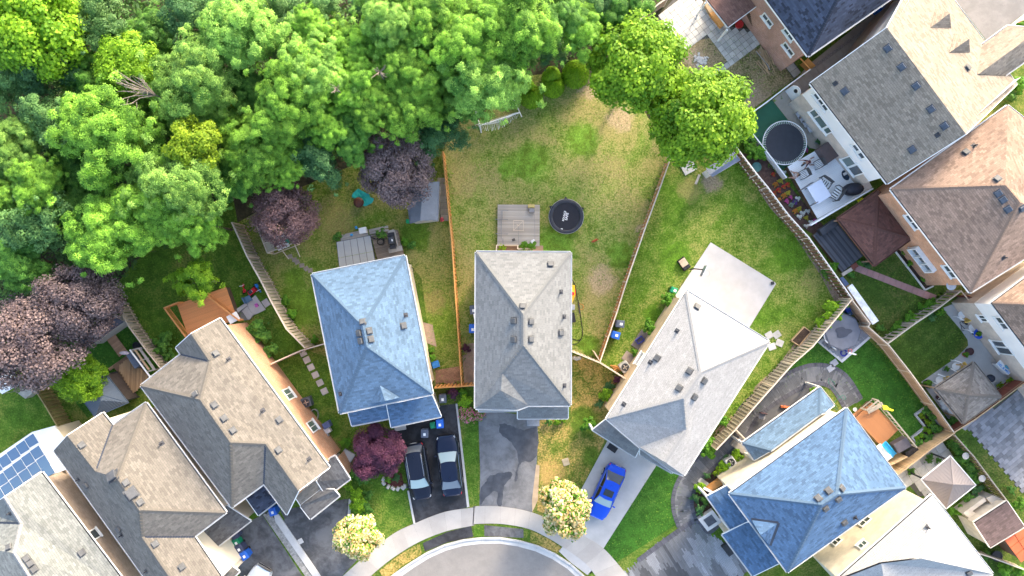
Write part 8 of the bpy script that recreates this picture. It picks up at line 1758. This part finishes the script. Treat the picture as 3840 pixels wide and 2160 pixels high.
for i in range(40): x, y = 430+rg.uniform(0, 130), 930-rg.uniform(0, 130); b = MB(); b.bar(pt('S13', x, y, rg.uniform(.05, .4)), pt('S13', x+rg.uniform(20, 60), y-rg.uniform(30, 80), rg.uniform(.1, .6)), .03); part('stem', b, W_BROWN, wl3)
box_thing('doormat', 'black rubber doormat at the top of the white driveway', 'mat', 'S12', 1152, 522, (.85, .5, .03), R(-35), BLACKPL, .03, .01); box_thing('porch_slab', 'grey porch step slab in front of the centre house', 'step', 'S12', 578, 335, (1.05, .65, .15), 0, mat('step_grey', (.28, .29, .31), .8), 0, .02); box_thing('porch_step', 'pale concrete step below the blue porch roof', 'step', 'S11', 1160, 375, (.95, .45, .15), .17, CONC, 0, .02)
box_thing('hydro_marker', 'small white utility post in the left front lawn', 'post', 'S11', 968, 1085, (.2, .2, .5), .2, WHITE, 0, .03); box_thing('paint_tin', 'small dark pot at the corner of the white patio', 'pot', 'S8', 722, 873, (.26, .26, .2), .2, DARKMETAL, .1, .05)
for x, y, w, d, l in ((560,1449,.5,.6,'flat stones under the recycling box'),): pass
box_thing('flat_stone', 'flat tan stones under the open blue recycling box', 'slab', 'Y8', 1000, 775, (.9, 1.6, .05), -.6, MATS['buried_stone'], 0, .02); box_thing('flat_stone', 'flat tan slab above the grey air conditioner', 'slab', 'Y8', 845, 990, (.9, .8, .05), -.6, MATS['buried_stone'], 0, .02)
gd = thing('garage_door', 'white glazed porch screen beside the bin row', 'screen', pt('X3', 1040, 1220)); q0, q1 = pt('X3', 945, 1145, 1.6), pt('X3', 1080, 1330, 1.6); d = q1-q0
for i in range(3): b = MB(); b.bar(q0+Vector((0, 0, -1.5+.75*i)), q1+Vector((0, 0, -1.5+.75*i)), .07); part('bar', b, WHITE, gd)
for i in range(4): b = MB(); p = q0.lerp(q1, i/3); b.bar((p.x, p.y, .05), (p.x, p.y, 1.6), .07); part('post', b, WHITE, gd)
for i in range(3): b = MB(); a_, c_ = q0.lerp(q1, i/3+.02), q0.lerp(q1, (i+1)/3-.02); b.bar((a_.x, a_.y, .8), (c_.x, c_.y, .8), .02, 1.4); part('pane', b, GLASS, gd)
# ------------------------------------------------------------------ two children on the deck and a dog on the lawn
def skin_body(name, pts_, edges, rad, m, parent, lvl=1):
    me = bpy.data.meshes.new(name); me.from_pydata(pts_, edges, []); o = bpy.data.objects.new(name, me); C.objects.link(o)
    sk = o.modifiers.new('skin', 'SKIN'); sv_ = me.skin_vertices[0].data
    for i, r in enumerate(rad): sv_[i].radius = (r, r); sv_[i].use_root = (i == 0)
    ss = o.modifiers.new('sub', 'SUBSURF'); ss.levels = lvl; ss.render_levels = lvl; bpy.context.view_layer.update()
    me2 = bpy.data.meshes.new_from_object(o.evaluated_get(bpy.context.evaluated_depsgraph_get())); bpy.data.objects.remove(o)
    me2.materials.clear(); me2.materials.append(m); me2.polygons.foreach_set('use_smooth', [True]*len(me2.polygons)); return link_mesh(name, me2, parent)
SKIN = mat('skin', (.34, .19, .13), .6, .08); HAIR = mat('hair_dark', (.014, .010, .009), .6, .2)
def child(label, s, x, y, rz, top, bottom, lying):
    p = pt(s, x, y, DZ+.2); t = thing('person', label, 'person', (p.x, p.y, DZ+.02), 'children on the white deck', local=True, rz=rz)
    if lying:   # on all fours, arms reaching
        J = [(0,0,.42),(.18,0,.46),(.34,0,.47),(.44,0,.50),(.55,0,.52),(.34,.15,.46),(.46,.34,.30),(.60,.50,.06),(.66,.53,.04),(.34,-.15,.46),(.50,-.28,.28),(.66,-.36,.05),(.72,-.37,.04),(-.02,.11,.38),(.02,.20,.10),(-.30,.30,.07),(-.40,.33,.05),(-.02,-.11,.38),(-.16,-.24,.12),(-.46,-.30,.07),(-.55,-.32,.05)]
    else:       # sitting on the boards, legs spread
        J = [(0,0,.12),(-.02,0,.30),(-.03,0,.45),(-.02,0,.54),(.0,0,.64),(-.03,.15,.44),(.06,.26,.28),(.20,.28,.20),(.26,.28,.19),(-.03,-.15,.44),(.05,-.26,.26),(.18,-.25,.18),(.24,-.24,.17),(.04,.10,.11),(.28,.22,.14),(.50,.28,.06),(.56,.29,.10),(.04,-.10,.11),(.28,-.20,.14),(.48,-.30,.06),(.54,-.32,.10)]
    E = [(0,1),(1,2),(2,3),(3,4),(2,5),(5,6),(6,7),(7,8),(2,9),(9,10),(10,11),(11,12),(0,13),(13,14),(14,15),(15,16),(0,17),(17,18),(18,19),(19,20)]
    rr = [.115,.12,.11,.05,.055,.055,.045,.033,.03,.055,.045,.033,.03,.085,.062,.045,.04,.085,.062,.045,.04]
    skin_body('body', J, E, rr, SKIN, t)
    skin_body('top', [J[0],J[1],J[2],J[5],Vector(J[5]).lerp(Vector(J[6]),.75)[:],J[9],Vector(J[9]).lerp(Vector(J[10]),.75)[:]], [(0,1),(1,2),(2,3),(3,4),(2,5),(5,6)], [.125,.135,.122,.07,.06,.07,.06], top, t)
    skin_body('shorts', [J[0],J[13],Vector(J[13]).lerp(Vector(J[14]),.8)[:],J[17],Vector(J[17]).lerp(Vector(J[18]),.8)[:]], [(0,1),(1,2),(0,3),(3,4)], [.125,.10,.08,.10,.08], bottom, t)
    h = Vector(J[4])+(Vector((.07, 0, .02)) if lying else Vector((.0, 0, .06)))
    b = MB(); b.lathe([(.095*math.sin(math.pi*i/8)+.0005, -.115*math.cos(math.pi*i/8)) for i in range(9)], h, 12, sx=1.08, sy=.95); part('head', b, SKIN, t, smooth=True)
    b = MB(); b.lathe([(.108*math.sin(math.pi*i/8)+.0005, -.02-.108*math.cos(math.pi*i/8)) for i in range(3, 9)], h+Vector((-.02, 0, .03)), 12, sx=1.1, sy=1.0); part('hair', b, HAIR, t, smooth=True)
    f = Vector((.10, 0, 0)); b = MB(); b.box(h+f+Vector((.005, 0, -.01)), (.03, .025, .04), taper=.6); part('nose', b, SKIN, t)
    for sy in (-.035, .035): b = MB(); b.box(h+Vector((.088, sy, .015)), (.014, .022, .012)); part('eye', b, HAIR, t); b = MB(); b.box(h+Vector((-.005, sy*2.75, -.005)), (.035, .02, .05)); part('ear', b, SKIN, t)
    b = MB(); b.box(h+Vector((.09, 0, -.05)), (.012, .045, .01)); part('mouth', b, mat('lips', (.35, .10, .09), .6), t)
    for k in (8, 12):
        hv = Vector(J[k])
        for q in range(5): a = -.6+q*.3; sgn = 1 if k == 8 else -1; b = MB(); b.tube([hv, hv+Vector((.05*math.cos(a), .05*math.sin(a)*1.1, -.004)), hv+Vector((.075*math.cos(a), .078*math.sin(a)*1.1, -.014))] if q < 4 else [hv, hv+Vector((.02, -sgn*.045, 0))], [.011, .009, .006] if q < 4 else [.011, .008], 5); part('finger', b, SKIN, t)
child('child in a dark red top and white shorts crawling across the white deck', 'Z1', 655, 425, R(195), mat('top_maroon', (.06, .012, .025), .8, .2), mat('shorts_white', (.55, .54, .55), .8), True)
child('dark-haired child in pale clothes sitting on the white deck beside an armchair', 'Z1', 415, 672, R(165), mat('top_pale', (.60, .50, .48), .8, .1), mat('leggings_pale', (.52, .42, .40), .8), False)
box_thing('slipper', 'small dark slipper lying on the white deck near the crawling child', 'slipper', 'Z1', 535, 475, (.3, .11, .06), .55, BLACKPL, DZ, .03)
dp_ = pt('D', 1497, 605, .3); dg_ = thing('dog', 'small rust-red dog with raised tail on the parched lawn', 'dog', (dp_.x, dp_.y, .012), local=True, rz=R(205)); FUR = mat('fur_rust', (.30, .075, .025), .8, .3, 14, bump=.5, bscale=30)
J = [(-.14,0,.26),(0,0,.255),(.13,0,.27),(.21,0,.33),(.28,0,.37),(.36,0,.345),(.12,.07,.20),(.13,.075,.10),(.12,.075,.02),(.15,.075,.012),(.12,-.07,.20),(.13,-.075,.10),(.12,-.075,.02),(.15,-.075,.012),(-.14,.07,.20),(-.11,.075,.13),(-.17,.075,.07),(-.16,.075,.015),(-.14,-.07,.20),(-.11,-.075,.13),(-.17,-.075,.07),(-.16,-.075,.015),(-.22,0,.31),(-.29,.02,.37),(-.31,.04,.44)]
E = [(0,1),(1,2),(2,3),(3,4),(4,5),(2,6),(6,7),(7,8),(8,9),(2,10),(10,11),(11,12),(12,13),(0,14),(14,15),(15,16),(16,17),(0,18),(18,19),(19,20),(20,21),(0,22),(22,23),(23,24)]
skin_body('body', J, E, [.085,.085,.095,.06,.065,.03,.04,.028,.024,.022,.04,.028,.024,.022,.05,.035,.024,.022,.05,.035,.024,.022,.03,.028,.02], FUR, dg_)
for sy in (-1, 1): b = MB(); b.face([(.25, sy*.05, .42), (.29, sy*.055, .42), (.26, sy*.085, .34)]); b.face([(.29, sy*.055, .42), (.25, sy*.05, .42), (.26, sy*.085, .34)]); part('ear', b, FUR, dg_)
b = MB(); b.box((.39, 0, .35), (.02, .025, .02)); part('nose', b, BLACKPL, dg_)
